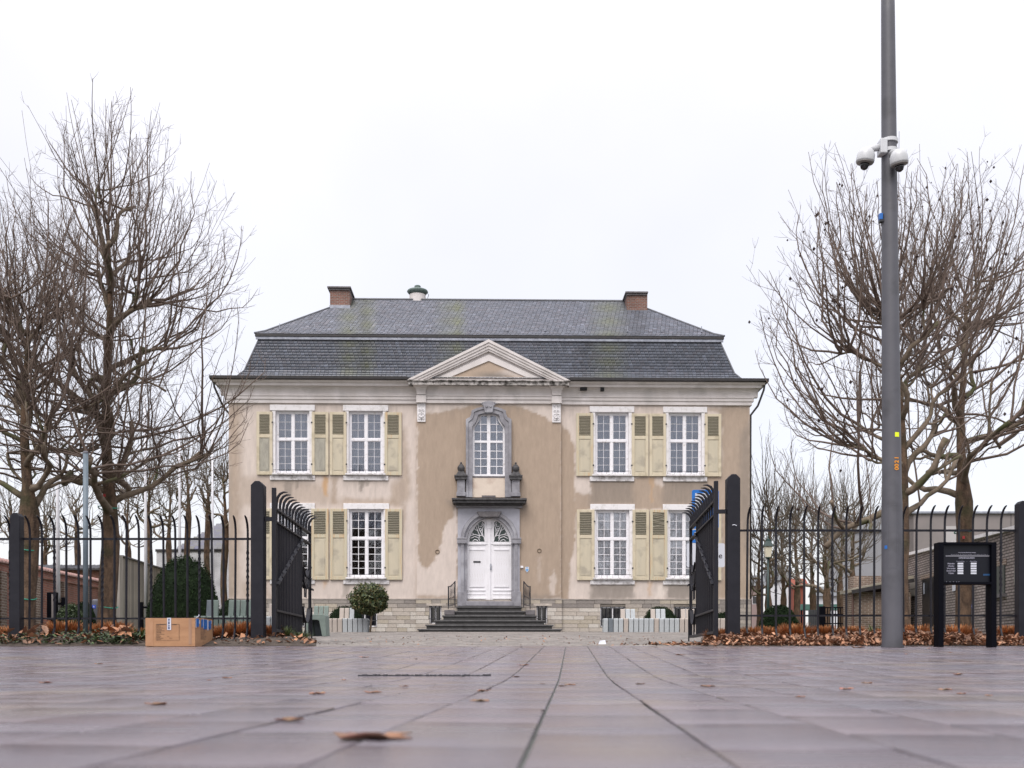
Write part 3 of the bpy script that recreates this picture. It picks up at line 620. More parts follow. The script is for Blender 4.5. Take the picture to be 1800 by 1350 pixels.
# consoles and relief panels of the projecting bay
for (pa, pb) in ((733, 748.5), (970, 986)):
    u0, u1 = HU(pa, RD), HU(pb, RD); b = MB()
    b.box(u0-.02, u1+.02, RD-.17, RD, a0, HV(697, RD))
    vt0, vt1 = HV(696, RD), HV(677, RD-.4)
    n = 6; prev = None; q = []
    for k in range(n+1):
        t = k/n; wx = .18*(1-math.cos(t*math.pi/2)); yy = -.19-.28*(1-math.cos(t*math.pi/2)); q.append((wx, yy, vt0+(vt1-vt0)*math.sin(t*math.pi/2)))
    for k in range(n):
        (w0, y0, z0), (w1, y1, z1) = q[k], q[k+1]
        b.add([(u0-w0, RD+y0, z0), (u1+w0, RD+y0, z0), (u1+w0, RD, z0), (u0-w0, RD, z0), (u0-w1, RD+y1, z1), (u1+w1, RD+y1, z1), (u1+w1, RD, z1), (u0-w1, RD, z1)], [(0, 1, 5, 4), (1, 2, 6, 5), (3, 0, 4, 7)])
    b.build('console', M['white_stucco'], house, local=True)
    b = MB(); p0, p1 = HV(742.5, RD), HV(706, RD); b.box(u0+.01, u1-.01, RD-.05, RD, p0, p1)
    uc = (u0+u1)/2; hh = p1-p0
    pan = b.build('relief_panel', M['white_lintel'], house, local=True, bevel=.008)
    b = MB()
    for sgn in (-1, 1):
        for (cz, rr_, tt) in ((.80, .06, 0), (.55, .05, 1), (.32, .085, 0), (.16, .07, 1)):
            pts = [(uc+sgn*(.07-rr_*math.cos(a_)*(1-a_/9)), RD-.06, p0+hh*cz+rr_*math.sin(a_)*(1-a_/9)) for a_ in np.linspace(0, 5.5, 12)]; b.tube(pts, .016, 5)
    b.tube([(uc, RD-.06, p0+.08), (uc, RD-.075, p0+hh*.5), (uc, RD-.06, p1-.08)], [.03, .02, .012], 6)
    b.lathe([(.001, -.05), (.05, -.03), (.06, .0), (.05, .03), (.001, .05)], (uc, RD-.06, p0+hh*.22), 8)
    b.build('carving', M['white_lintel'], pan, local=True, smooth=True)
# pediment
PD = RD-.45
def PP(px, py, dy=PD): return HP(px, py, dy)
apx = PP(859, 597.5); lft = PP(716, 668); rgt = PP(1002, 670.5)
base_v = HV(677, PD); bt_v = HV(669, PD)
b = MB(); b.box(lft[0]+.03, rgt[0]-.03, PD-.02, -.2, base_v, bt_v-.04); b.box(lft[0]-.02, rgt[0]+.02, PD-.08, -.2, bt_v-.039, bt_v)
b.build('pediment_base', M['grimy_stone'], house, local=True, bevel=.01)
def tri(k):   # nested rakes measured down from the top line
    return [(lft[0]+k*1.9, bt_v+.003), (apx[0], apx[1]-k*1.15), (rgt[0]-k*1.9, bt_v+.003)]
prev = 0
for j, (k0, k1, dy) in enumerate(((0, .10, PD-.09), (.10, .20, PD-.05), (.20, .30, PD-.01), (.30, .37, PD+.03), (.47, .69, PD+.10))):
    MB().ring(tri(k0), tri(k1), dy, .2 if j == 0 else dy+.3).build('raking_cornice' if j < 4 else 'tympanum_frame', M['white_stucco'], house, local=True)
MB().prism(tri(.3), PD+.15, PD+.3).build('tympanum_back', M['white_stucco'], house, local=True)
# stained tympanum
t3 = tri(.68); nn = 60; vs = []; 
ty0 = t3[0][1]+.17
tl, ta, tr_ = (t3[0][0]+.3, ty0), t3[1], (t3[2][0]-.3, ty0)
for i in range(nn+1):
    x = tl[0]+(tr_[0]-tl[0])*i/nn; tt = 1-abs(x-ta[0])/((tr_[0]-tl[0])/2); zt = ty0+max(0, tt)*(ta[1]-ty0)
    for j in range(13): vs.append((x, PD+.145, ty0+(zt-ty0)*j/12))
vs = np.array(vs); fs = np.array([(i*13+j, (i+1)*13+j, (i+1)*13+j+1, i*13+j+1) for i in range(nn) for j in range(12)])
me = npmesh('tympanum', vs, fs, wm); c4 = np.ones((len(vs), 4), np.float32)
for i, p in enumerate(vs):
    tx = (p[0]-tl[0])/(tr_[0]-tl[0]); tz = (p[2]-ty0)/(ta[1]-ty0)
    dmp = max(0, min(1, (.62+.35*tz-tx)*6)) if tz > .1 else 1 if tx < .8 else .5
    gr = max(0, min(1, (1-abs(tx-.56)/.3)*1.3))*max(0, min(1, (.42-tz)*3.2))
    c = np.array(LIGHT)*(1-dmp)+np.array(DAMP)*1.1*dmp; c = c*(1-gr)+np.array(GRIME)*gr; c4[i, :3] = c
me.attributes.new('tint', 'FLOAT_COLOR', 'POINT').data.foreach_set('color', c4.ravel()); ob('tympanum', me, house)
b = MB(); b.box(t3[0][0]-.2, t3[2][0]+.2, PD+.098, PD+.14, bt_v+.004, ty0+.0); b.build('tympanum_frame', M['white_stucco'], house, local=True)
# slate cover behind the pediment rakes running back into the roof
b = MB(); q = [(lft[0]+.05, bt_v), (apx[0], apx[1]-.04), (rgt[0]-.05, bt_v)]
b.add([(q[0][0], PD+.2, q[0][1]), (q[1][0], PD+.2, q[1][1]), (q[2][0], PD+.2, q[2][1]), (q[0][0], 1.2, q[0][1]), (q[1][0], 1.2, q[1][1]), (q[2][0], 1.2, q[2][1])], [(0, 1, 4, 3), (1, 2, 5, 4)]); b.build('pediment_roof', M['slate_plain'], house, local=True)
# ---- mansard roof, laid slate by slate
GREEN = [(598, 628, .7), (795, 812, .9), (770, 815, .5), (634, 655, .8), (1040, 1100, .7)]
def slate_col(u, v, dy, rs, upper):
    px, py = pxof(u, v, dy)
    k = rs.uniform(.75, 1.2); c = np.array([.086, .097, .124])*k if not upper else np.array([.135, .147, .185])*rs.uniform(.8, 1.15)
    if rs.random() < .06: c = c*1.35
    if rs.random() < .25: c = c*np.array([1.08, 1.0, .97])
    sh = (py-600)*-.12   # runs drift with the slope
    g = 0
    for x0, x1, st in GREEN:
        m_ = (x0+x1)/2; h_ = (x1-x0)/2+10; g = max(g, st*max(0, 1-abs(px-m_)/h_)*(.45+.55*math.sin(py*.13+x0)**2))
    c = c*(1-g)+np.array([.115, .125, .065])*g*(1.35 if upper else .95)
    dk = max(0, 1-abs(px-(1120))/40)*.35 if upper else max(0, 1-abs(px-1030)/22)*.3
    dk = max(dk, max(0, 1-abs(px-640)/14)*.3)
    return tuple(c*(1-dk))
def slate_side(profile, xh, cx, yc, axis, expo, wdt, upper, V, Fc, C, rs, zlist=None):
    """lay slates up a profile [(out,z)...]; half-length of the eave edge at each height = xh+out"""
    pts = []; L = 0
    seg = [math.dist(profile[i], profile[i+1]) for i in range(len(profile)-1)]; T = sum(seg); nrow = int(T/expo)
    def at(s):
        for i, l in enumerate(seg):
            if s <= l or i == len(seg)-1:
                t = s/l; a, b_ = profile[i], profile[i+1]; return a[0]+(b_[0]-a[0])*t, a[1]+(b_[1]-a[1])*t
            s -= l
    for r in range(nrow):
        o0, z0 = at(T*r/nrow); o1, z1 = at(min(T, T*(r+1.15)/nrow))
        nx, nz = (z1-z0), -(o1-o0); l = math.hypot(nx, nz); nx /= l; nz /= l     # outward normal in (out,z)
        half0 = xh+o0; half1 = xh+o1; n = max(1, int(2*half0/wdt)); off = (r % 2)*.5
        for k in range(-1, n+1):
            a = -half0+(k+off)*wdt+rs.uniform(-.004, .004); b_ = a+wdt-.014
            a = max(a, -half0); b_ = min(b_, half0)
            if b_-a < .02: continue
            a1 = max(a, -half1); b1 = min(b_, half1)
            if b1 <= a1: a1 = b1 = (max(-half1, min(half1, (a+b_)/2)))
            lift = .020+rs.uniform(-.004, .006)
            P = [(a, o0+nx*lift, z0+nz*lift), (b_, o0+nx*lift, z0+nz*lift), (b1, o1+nx*.004, z1+nz*.004), (a1, o1+nx*.004, z1+nz*.004), (a, o0, z0), (b_, o0, z0)]
            base = len(V)
            for (s, o, z) in P:
                if axis == 'f': V.append((cx+s, -o, z))
                elif axis == 'l': V.append((HL-o, yc+s, z))
                elif axis == 'r': V.append((HR+o, yc+s, z))
            if axis == 'f': col = slate_col(cx+(a+b_)/2, z0, -o0, rs, upper)
            else: col = slate_col(HL, z0, 2, rs, upper)
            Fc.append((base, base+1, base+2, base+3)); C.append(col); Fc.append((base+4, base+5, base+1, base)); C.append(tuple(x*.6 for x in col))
rs = random.Random(5)
brk_o = -(HU(456, 1.0)-HL)                      # outward offset (negative = inside) of the break line
BI = -brk_o; ZB = HV(597, BI); ZG = HV(589, BI-.15)
prof_low = [(GO-.03, GT-.02), (.12, GT+.03), (-.26, GT+.20), (-.50, GT+.50), (-BI, ZB)]
V_, F_, C_ = [], [], []
for ax in 'flr': slate_side(prof_low, HW if ax == 'f' else DEP/2, HCX, DEP/2, ax, .135, .165, False, V_, F_, C_, rs)
ob('slate_roofing', npmesh('slate_roofing', V_, F_, M['slate'], C_), house)['kind'] = 'stuff'
ridge_i = BI+3.35; ZR = HV(528.5, ridge_i)
prof_up = [(-BI+.16, ZG+.0), (-BI-.2, ZG+.20), (-ridge_i, ZR)]
V_, F_, C_ = [], [], []
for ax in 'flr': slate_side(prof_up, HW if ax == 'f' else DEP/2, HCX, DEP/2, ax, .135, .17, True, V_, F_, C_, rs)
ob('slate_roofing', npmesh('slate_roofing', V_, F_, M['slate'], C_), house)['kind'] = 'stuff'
# boarding under the slates (closed body), back slope
def loft(b, prof, zs=0):
    for i in range(len(prof)-1):
        (o0, z0), (o1, z1) = prof[i], prof[i+1]
        A = [(HL-o0, -o0, z0), (HR+o0, -o0, z0), (HR+o0, DEP+o0, z0), (HL-o0, DEP+o0, z0)]; B = [(HL-o1, -o1, z1), (HR+o1, -o1, z1), (HR+o1, DEP+o1, z1), (HL-o1, DEP+o1, z1)]
        for k in range(4): j = (k+1) % 4; b.add([A[k], A[j], B[j], B[k]], [(0, 1, 2, 3)])
b = MB(); e = .012
loft(b, [(o-e, z-e) for o, z in prof_low]); loft(b, [(o-e, z-e) for o, z in prof_up[:-1]]+[(-min(ridge_i, DEP/2-.01)-.0, ZR-e)]); b.build('roof', M['slate_plain'], house, local=True)
b = MB(); rO = -BI+.15
b.box(HL-rO, HR+rO, -rO, DEP+rO, ZB+.03, ZG+.01); roofg = b.build('roof_break', M['gutter'], house, local=True, bevel=.02)
b = MB()
for o in (-BI+.12,): b.box(HL-o, HR+o, -o-.0, -o+.05, ZB-.075, ZB+.028)
b.build('lead_flashing', M['lead'], house, local=True)
b = MB(); b.tube([(HL+ridge_i, ridge_i, ZR+.02), (HR-ridge_i, ridge_i, ZR+.02)], .06, 8)
for X, s_ in ((HL, 1), (HR, -1)): b.tube([(X+s_*(BI-.16), BI-.16, ZG+.02), (X+s_*(BI+.2), BI+.2, ZG+.22), (X+s_*ridge_i, ridge_i, ZR+.02)], .045, 6); b.tube([(X-s_*(o_), -o_, z_+.01) for o_, z_ in prof_low] if False else [(X-s_*o_, -o_, z_+.01) for o_, z_ in prof_low], .03, 6)
b.build('ridge_flashing', M['slate_plain'], house, local=True)
# snow hooks
hk = MB(); hk.box(-.012, .012, -.02, .02, 0, .26); hk.box(-.05, .05, -.05, -.02, .02, .045); hkm = hk.mesh('roof_hook', M['lead'])
def slope_pt(t): o0, z0 = prof_up[1]; o1, z1 = prof_up[2]; return -(o0+(o1-o0)*t), z0+(z1-z0)*t
yy, zz = slope_pt(.04)
for px in (492, 553, 617, 694, 757, 826, 892, 958, 1027, 1103, 1163, 1233): ob('roof_hook', hkm, house, (HU(px, yy), yy-.03, zz))
# chimneys
def chimney(pa, pb, ptop, pbase, ca, cb):
    yf = BI+2.45; u0, u1 = HU(pa, yf), HU(pb, yf); z0 = HV(pbase, yf)-.05; z1 = HV(ptop+10, yf); zt = HV(ptop, yf-.12)
    b = MB(); b.box(u0, u1, yf, yf+1.1, z0-.4, z1); ch = b.build('chimney', M['chimney_brick'], house, local=True)
    MB().box(HU(ca, yf-.12), HU(cb, yf-.12), yf-.12, yf+1.25, z1, z1+.07).box(HU(ca, yf-.12)+.06, HU(cb, yf-.12)-.06, yf-.06, yf+1.2, z1-.08, z1-.001).build('chimney_cap', M['bluestone_dark'], ch, local=True, bevel=.01)
    MB().box(u0-.02, u1+.02, yf-.02, yf+1.1, z0-.32, z0-.06).build('chimney_flashing', M['lead'], ch, local=True)
chimney(580, 614.5, 499.5, 534, 575, 616.5); chimney(1102, 1138, 504.5, 541, 1099.5, 1139.5)
yf = DEP/2; z0 = HV(530, yf)-.4; c = (HU(734, yf), yf, 0)
b = MB(); b.lathe([(.36, z0), (.36, HV(520, yf))], c, 20); vt = b.build('roof_vent', M['white_stucco'], house, local=True, smooth=False)
z1 = HV(516, yf); b = MB(); b.lathe([(.28, z1-.08), (.40, z1-.03), (.47, z1+.05), (.44, z1+.10), (.25, z1+.16), (.13, z1+.18), (.13, z1+.27), (.15, z1+.29), (.10, z1+.33), (.01, z1+.34)], c, 22)
b.build('vent_hood', M['copper'], vt, local=True, smooth=True)
b = MB(); b.tube([(c[0]+.42, yf-.1, z1), (c[0]+.5, yf-.1, z1-.12), (c[0]+.44, yf-.1, z1-.3)], .012, 5); b.build('vent_cable', M['iron'], vt, local=True)
# holes knocked in the frieze
for (pa, pb, ta, tb) in ((1020, 1032, 680, 684), (1056, 1062, 680, 685)): MB().box(HU(pa, -.35), HU(pb, -.35), -.372, -.2, HV(tb, -.37), HV(ta, -.37)).build('frieze_gap', M['dark_void'], house, local=True)
# ---- centre window
def mir(pts): return pts+[(2*859-x, y) for x, y in pts[::-1] if abs(x-859) > .3]
SO = mir([(819, 875), (819, 739), (821.5, 737), (826, 735), (828.5, 729), (829, 723.2), (838.5, 719), (849, 716.2), (859, 715)])
SI = mir([(830.5, 875), (830.5, 751), (833, 748), (836.5, 744), (839.3, 737), (841, 730.6), (846, 729), (850, 728.2), (859, 727.6)])
cw = lambda L, dy: [HP(x, y, dy) for x, y in L]
MB().ring(cw(SO, RD), cw(SI, RD), RD-.14, RD+.15).build('window_surround', M['bluestone'], house, local=True, bevel=.015)
mid = [((a[0]*.45+c_[0]*.55), (a[1]*.45+c_[1]*.55)) for a, c_ in zip(SO, SI)]
MB().ring(cw(SO, RD), cw([(a[0]*.6+c_[0]*.4, a[1]*.6+c_[1]*.4) for a, c_ in zip(SO, SI)], RD), RD-.18, RD-.141).build('surround_moulding', M['bluestone'], house, local=True, bevel=.01)
b = MB(); b.prism(cw([(849.5, 714), (868.5, 714), (866, 728), (852, 728)], RD), RD-.26, RD-.1); b.prism(cw([(848, 711), (852, 708), (859, 706.5), (866, 708), (870, 711), (870, 714), (866, 717), (852, 717), (848, 714)], RD), RD-.24, RD-.12)
kb = b.build('keystone', M['bluestone'], house, local=True, bevel=.03)
b = MB()
for sgn in (-1, 1):
    cx_, cz_ = HP(859+sgn*9.5, 713, RD); b.tube([(cx_+.07*math.cos(a_)*(1-a_/10)*sgn, RD-.22, cz_+.07*math.sin(a_)*(1-a_/10)) for a_ in np.linspace(0, 6, 14)], .025, 6)
    cx_, cz_ = HP(859+sgn*3.5, 718, RD); b.lathe([(.001, -.05), (.05, 0), (.001, .05)], (cx_, RD-.26, cz_), 8)
b.build('carving', M['bluestone'], kb, local=True, smooth=True)
FO = SI[:]; FO[0] = (830.5, 838); FO[-1] = (887.5, 838)
FI = mir([(834.2, 834.5), (834.2, 752), (837, 748), (840, 744), (843, 738), (844.5, 733.2), (847, 732), (851, 731.2), (859, 730.6)])
b = MB(); b.ring(cw(FO, RD+.1), cw(FI, RD+.1), RD+.06, RD+.14); u0, u1 = HU(834.2), HU(883.8); y0, y1 = RD+.05, RD+.13
b.box(HU(830.5), HU(887.5), RD+.02, RD+.14, HV(839), HV(834.4)); b.box(HU(856), HU(862), y0, y1, HV(834.3), HV(730.4)); b.box(u0, u1, y0+.003, y1-.002, HV(779), HV(775))
cwn = b.build('window', M['old_white'], house, local=True, bevel=.006)
ys_ = [(732, 745.5), (747, 759), (760.5, 774.5), (780, 792.5), (794, 806), (807.5, 819.5), (821, 833.5)]
gb = MB()
for i in range(len(ys_)-1):
    if i == 2: continue
    m_ = (ys_[i][1]+ys_[i+1][0])/2
    for a_, c_ in ((834.2, 855.9), (862.1, 883.8)):
        if i == 0: a_, c_ = max(a_, 841), min(c_, 877)
        gb.box(HU(a_), HU(c_), y0+.02, y1-.02, HV(m_)-.014, HV(m_)+.014)
for x in (845, 873): gb.box(HU(x)-.013, HU(x)+.013, y0+.022, y1-.022, HV(834), HV(733))
gb.build('casement', M['old_white'], cwn, local=True)
for i, (t0, t1) in enumerate(ys_):
    for j, (a_, c_) in enumerate(((833.5, 845), (845, 856.2), (861.8, 873), (873, 884.5))):
        if i == 0:
            poly = {0: [(841, 746), (845, 746), (845, 732), (843.5, 734)], 1: [(845, 746), (856.2, 746), (856.2, 730.5), (845, 732)], 2: [(861.8, 746), (873, 746), (873, 732), (861.8, 730.5)], 3: [(873, 746), (877, 746), (874.5, 734), (873, 732)]}[j]
            MB().prism(cw(poly, RD+.1), RD+.094, RD+.097).build('pane', M['glass'], cwn, local=True); continue
        ublk('pane', 'glass', cwn, HU(a_), HU(c_), RD+.094, RD+.097, HV(t1+.8), HV(t0-.8), (rnd.gauss(0, .006), 0, rnd.gauss(0, .006)))
MB().box(HU(829), HU(889), .06, .10, HV(840), HV(722)).build('curtain', M['curtain'], cwn, local=True)
MB().box(HU(830.6), HU(887.4), RD-.02, RD+.15, HV(875), HV(838.5)).build('window_apron', mat('cream_stucco', (.66, .57, .48, 1), (.6, .51, .43, 1), scale=3, rough=.9, c3=(.5, .4, .33, 1), s3=2), house, local=True)
MB().box(HU(831), HU(887), RD-.03, RD+.06, HV(841), HV(838)).build('window_sill', M['bluestone_dark'], house, local=True)
MB().box(HU(847), HU(871), RD-.05, RD+.02, HV(875.5), HV(872)).build('stone_block', M['bluestone_dark'], house, local=True)
# pinnacles either side
for cxp in (810.5, 906.5):
    dy = RD-.13; b = MB(); u0, u1 = HU(cxp-6.8, dy), HU(cxp+6.8, dy)
    b.box(u0-.03, u1+.03, RD-.30, RD, HV(875), HV(868)); b.box(u0, u1, RD-.26, RD, HV(868), HV(846)); pn = b.build('pinnacle', M['bluestone'], house, local=True, bevel=.012)
    b = MB(); b.box(u0-.08, u1+.08, RD-.34, RD, HV(846), HV(841)); b.box(u0-.11, u1+.11, RD-.37, RD, HV(841), HV(838.4))
    uc = (u0+u1)/2; z = HV(838.4); b.add([(u0-.05, RD-.3, z), (u1+.05, RD-.3, z), (u1+.05, RD, z), (u0-.05, RD, z), (uc-.09, RD-.2, z+.2), (uc+.09, RD-.2, z+.2), (uc+.09, RD-.02, z+.2), (uc-.09, RD-.02, z+.2)], [(0, 1, 5, 4), (1, 2, 6, 5), (3, 0, 4, 7), (2, 3, 7, 6), (4, 5, 6, 7)])
    b.lathe([(.10, z+.17), (.12, z+.2), (.15, z+.27), (.15, z+.33), (.11, z+.39), (.075, z+.44), (.03, z+.47), (.05, z+.51), (.01, z+.55)], (uc, RD-.14, 0), 14)
    b.build('finial', M['cornice_dark'], pn, local=True)
# ---- hood and door case
b = MB(); d1 = RD-.55
b.box(HU(796, d1), HU(924, d1), d1, RD, HV(884, d1), HV(879.5, d1)); b.box(HU(794, d1), HU(926, d1), d1-.06, RD, HV(879.5, d1)+.001, HV(875.5, d1)); b.box(HU(801, d1), HU(919, d1), d1+.18, RD, HV(887, d1), HV(884, d1)-.001)
b.build('door_hood', M['cornice_dark'], house, local=True, bevel=.02)
dc = RD-.10
OA = [(804.5, 1066), (804.5, 890), (859, 890), (913.5, 890), (913.5, 1066)]
def arc(rx, ty, sy, n=12, cx=860): # half ellipse from left springing to right
    return [(cx-rx*math.cos(math.pi*k/n), sy-(sy-ty)*math.sin(math.pi*k/n)) for k in range(n+1)]
sy = 950
def filler(outer_rect, innerarc, y0, y1, mt, name, bevel=0):
    # rectangle with an arched hole: columns left and right plus ring above
    xl, xr, yt, yb = outer_rect; n = len(innerarc)
    top = []
    for (x, y) in innerarc:
        dx, dyy = x-860, y-sy
        t = min((xl-860)/dx if dx < -1e-6 else (xr-860)/dx if dx > 1e-6 else 1e9, (yt-sy)/dyy if dyy < -1e-6 else 1e9)
        top.append((860+dx*t, sy+dyy*t))
    outer = [(xl, yb)]+top+[(xr, yb)]; inner = [(innerarc[0][0], yb)]+list(innerarc)+[(innerarc[-1][0], yb)]
    return MB().ring(cw(outer, dc), cw(inner, dc), y0, y1).build(name, M[mt], house, local=True, bevel=bevel)
filler((804.5, 913.5, 893, 1066), arc(43.5, 905, sy, 28), dc, RD+.05, 'bluestone_light', 'door_case')
def archring(r0, t0, r1, t1, y0, y1, mt, nm, bot=1066, bevel=0):
    A = arc(r0, t0, sy, 28); B = arc(r1, t1, sy, 28)
    o = [(A[0][0], bot)]+A+[(A[-1][0], bot)]; i_ = [(B[0][0], bot)]+B+[(B[-1][0], bot)]
    return MB().ring(cw(o, dc), cw(i_, dc), y0, y1).build(nm, M[mt], house, local=True, bevel=bevel)
archring(52, 896, 50.5, 898, dc-.03, dc-.001, 'bluestone_light', 'arch_moulding', bot=950)
archring(50, 898.5, 44.5, 904, dc-.07, dc-.001, 'bluestone', 'arch_moulding')
archring(44.4, 904, 39, 910, dc+.02, RD+.25, 'bluestone', 'arch_moulding')
for pa, pb in ((803.5, 821), (899, 916)):
    b = MB(); b.box(HU(pa, dc-.1), HU(pb, dc-.1), dc-.12, dc-.003, HV(957), HV(949)); b.box(HU(pa-.3, dc-.1), HU(pb+.3, dc-.1), dc-.14, dc-.003, HV(949.2), HV(946.8)); b.build('impost', M['bluestone'], house, local=True, bevel=.01)
    MB().box(HU(pa+.5, dc-.1), HU(pb-.2, dc-.1), dc-.105, dc-.003, HV(1066), HV(1041)).build('pilaster_base', M['bluestone'], house, local=True, bevel=.01)
b = MB(); b.prism(cw([(838, 900), (882, 900), (876, 909.5), (844, 909.5)], dc), dc-.16, dc+.2); b.build('keystone', M['bluestone_dark'], house, local=True, bevel=.015)
b = MB(); b.box(HU(802, dc), HU(918, dc), dc-.12, RD, HV(892.8, dc), HV(889)); b.box(HU(801, dc), HU(919, dc), dc-.2, RD, HV(889)+.001, HV(886.5)); b.build('door_entablature', M['bluestone'], house, local=True, bevel=.01)
# door leaves
ys = RD+.16
def leafpoly(sg):
    A = [p for p in arc(39.2, 910, sy, 40) if (p[0]-860)*sg >= -1e-6]
    return cw([(860+sg*.3, 1058), (860+sg*39.2, 1058)]+[p for p in (A if sg > 0 else A)][::-1 if sg > 0 else 1] if sg > 0 else [(859.7, 1058), (820.8, 1058)]+A, ys)
fl = [(825, 952), (825.5, 946), (829.5, 936), (836, 925), (842, 919), (847, 915.5), (851.5, 918), (851.8, 952)]
for sg in (-1, 1):
    fx = (lambda p: p) if sg < 0 else (lambda p: (1720-p[0], p[1]))
    xl, xr = (820.8, 859.4) if sg < 0 else (860.6, 899.2)
    b = MB(); b.box(HU(xl, ys), HU(xr, ys), ys, ys+.06, HV(1057), HV(956.5)); b.box(HU(xl, ys), HU(xr, ys), ys-.02, ys+.055, HV(956.4), HV(952.2))
    lf = b.build('door_leaf', M['white_paint'], house, local=True)
    # fanlight frame: band between arch and glass outline
    A = [p for p in arc(39.2, 910, sy, 28)]; A = A[:15] if True else A
    out_ = [(820.8, 952), A[0]]+A[2:15:2]; 
    out_ = [(820.8, 952), (820.9, 946), (825, 934), (831, 923), (838, 916), (846, 911.5), (859.4, 910), (859.4, 952)]
    MB().ring(cw([fx(p) for p in out_], ys), cw([fx(p) for p in fl], ys), ys, ys+.06).build('fanlight_frame', M['white_paint'], lf, local=True)
    MB().prism(cw([fx(p) for p in fl], ys), ys+.05, ys+.056).build('fanlight_pane', mat('green_fanlight_glass', (.01, .028, .024, 1), rough=.15), lf, local=True)
    z8 = lambda x, y: HP(*fx((790+x/6.75, 880+y/6.75)), ys)
    curves = [[(240, 420), (300, 400), (350, 415), (365, 450)], [(250, 450), (300, 425), (345, 440), (360, 480)], [(275, 480), (300, 460), (330, 470), (340, 484)], [(310, 290), (330, 340), (345, 380), (360, 415)],
              [(335, 265), (345, 320), (370, 370), (395, 420)], [(385, 250), (410, 290), (395, 330), (390, 380), (400, 420), (415, 440)], [(355, 300), (375, 310), (395, 290), (380, 275)], [(265, 340), (290, 325), (310, 345), (330, 350), (340, 370)],
              [(345, 420), (380, 410), (410, 430), (415, 470)], [(245, 390), (275, 385), (290, 400)], [(358, 335), (370, 328), (382, 340), (378, 358), (362, 360), (355, 348), (358, 335)]]
    g = MB()
    for c_ in curves:
        P = [z8(*p) for p in c_]; Q = []
        for k in range(len(P)-1):
            for t in (0, .5): Q.append((P[k][0]*(1-t)+P[k+1][0]*t, ys+.03, P[k][1]*(1-t)+P[k+1][1]*t))
        Q.append((P[-1][0], ys+.03, P[-1][1])); g.tube(Q, .017, 5)
    g.build('fanlight_tracery', M['white_paint'], lf, local=True, smooth=True)
    # panels and planks
    p = MB(); X = lambda x: HU(fx((x, 0))[0], ys)
    xa, xb = X(825.5), X(851.5)
    def rect(x0, x1, t0, t1, y0, y1): p.box(x0, x1, y0, y1, HV(t1), HV(t0))
    rect(xa, xb, 965, 967.5, ys-.035, ys-.001); rect(xa, xb, 1029, 1032, ys-.03, ys-.001)
    rect(X(821.5), X(853.5), 1037, 1038.4, ys-.03, ys-.001); rect(X(821.5), X(853.5), 1051, 1053, ys-.04, ys-.001); rect(X(821.5), X(853.5), 1044, 1045, ys-.02, ys-.001); rect(X(822), X(853.5), 955, 957.5, ys-.045, ys-.021)
    p.build('door_moulding', M['white_paint'], lf, local=True, bevel=.005)
    nb = 6
    for k in range(nb): x0 = xa+(xb-xa)*k/nb; x1 = xa+(xb-xa)*(k+1)/nb; ublk('plank', 'old_white', lf, x0+.004*(1 if x1 > x0 else -1), x1-.004*(1 if x1 > x0 else -1), ys-.014, ys+.001, HV(1028.8), HV(968))
b = MB(); b.box(HU(857, ys), HU(862.5, ys), ys-.045, ys-.001, HV(1055), HV(922)); b.box(HU(855.5, ys), HU(864, ys), ys-.06, ys-.002, HV(929), HV(912)); b.build('door_astragal', M['white_paint'], house, local=True, bevel=.01)
b = MB(); b.box(HU(832, ys), HU(844.8, ys), ys-.03, ys-.015, HV(989), HV(986.2)); b.build('letter_slot', M['iron'], house, local=True)
b = MB(); b.box(HU(861.5, ys), HU(864, ys), ys-.06, ys-.046, HV(1002), HV(991)); b.tube([(HU(862.7, ys), ys-.09, HV(1000)), (HU(862.7, ys), ys-.09, HV(994))], .014, 6); b.build('door_handle', M['lead'], house, local=True)
b = MB(); b.box(HU(819, dc), HU(901, dc), dc-.25, RD+.3, HV(1066), HV(1058)); b.build('threshold', M['bluestone'], house, local=True, bevel=.01)
MB().box(HU(818, dc), HU(902, dc), RD+.3, RD+.4, HV(1066), HV(905)).build('door_backing', M['dark_void'], house, local=True)
# rings, shield, bell
for px, py in ((769, 970), (948, 968)):
    c_ = HP(px, py, RD); MB().tube([(c_[0]+.075*math.cos(q), RD-.012, c_[1]+.075*math.sin(q)) for q in np.linspace(0, 2*math.pi, 17)], .016, 6).build('wall_ring', mat('bronze_ring', (.16, .12, .08, 1), rough=.6), house, local=True)
c_ = HP(926.5, 1001, RD); s_ = .075
sh = MB().prism([(c_[0]-s_, c_[1]+.1), (c_[0]-s_, c_[1]-.03), (c_[0], c_[1]-.13), (c_[0]+s_, c_[1]-.03), (c_[0]+s_, c_[1]+.1)], RD-.02, RD-.005).build('shield_plaque', M['sign_white'], house, local=True)
MB().prism([(c_[0]-s_*.9, c_[1]+.0), (c_[0], c_[1]-.10), (c_[0]+s_*.9, c_[1]), (c_[0], c_[1]+.03)], RD-.024, RD-.0205).prism([(c_[0]-s_*.5, c_[1]+.09), (c_[0]+s_*.5, c_[1]+.09), (c_[0], c_[1]+.04)], RD-.024, RD-.0205).build('shield_emblem', mat('shield_blue', (.12, .32, .6, 1), rough=.4), sh, local=True)
c_ = HP(917.5, 997, RD); MB().box(c_[0]-.06, c_[0]+.05, RD-.06, RD, c_[1]-.04, c_[1]+.05).build('door_bell', M['white_paint'], house, local=True, bevel=.008)
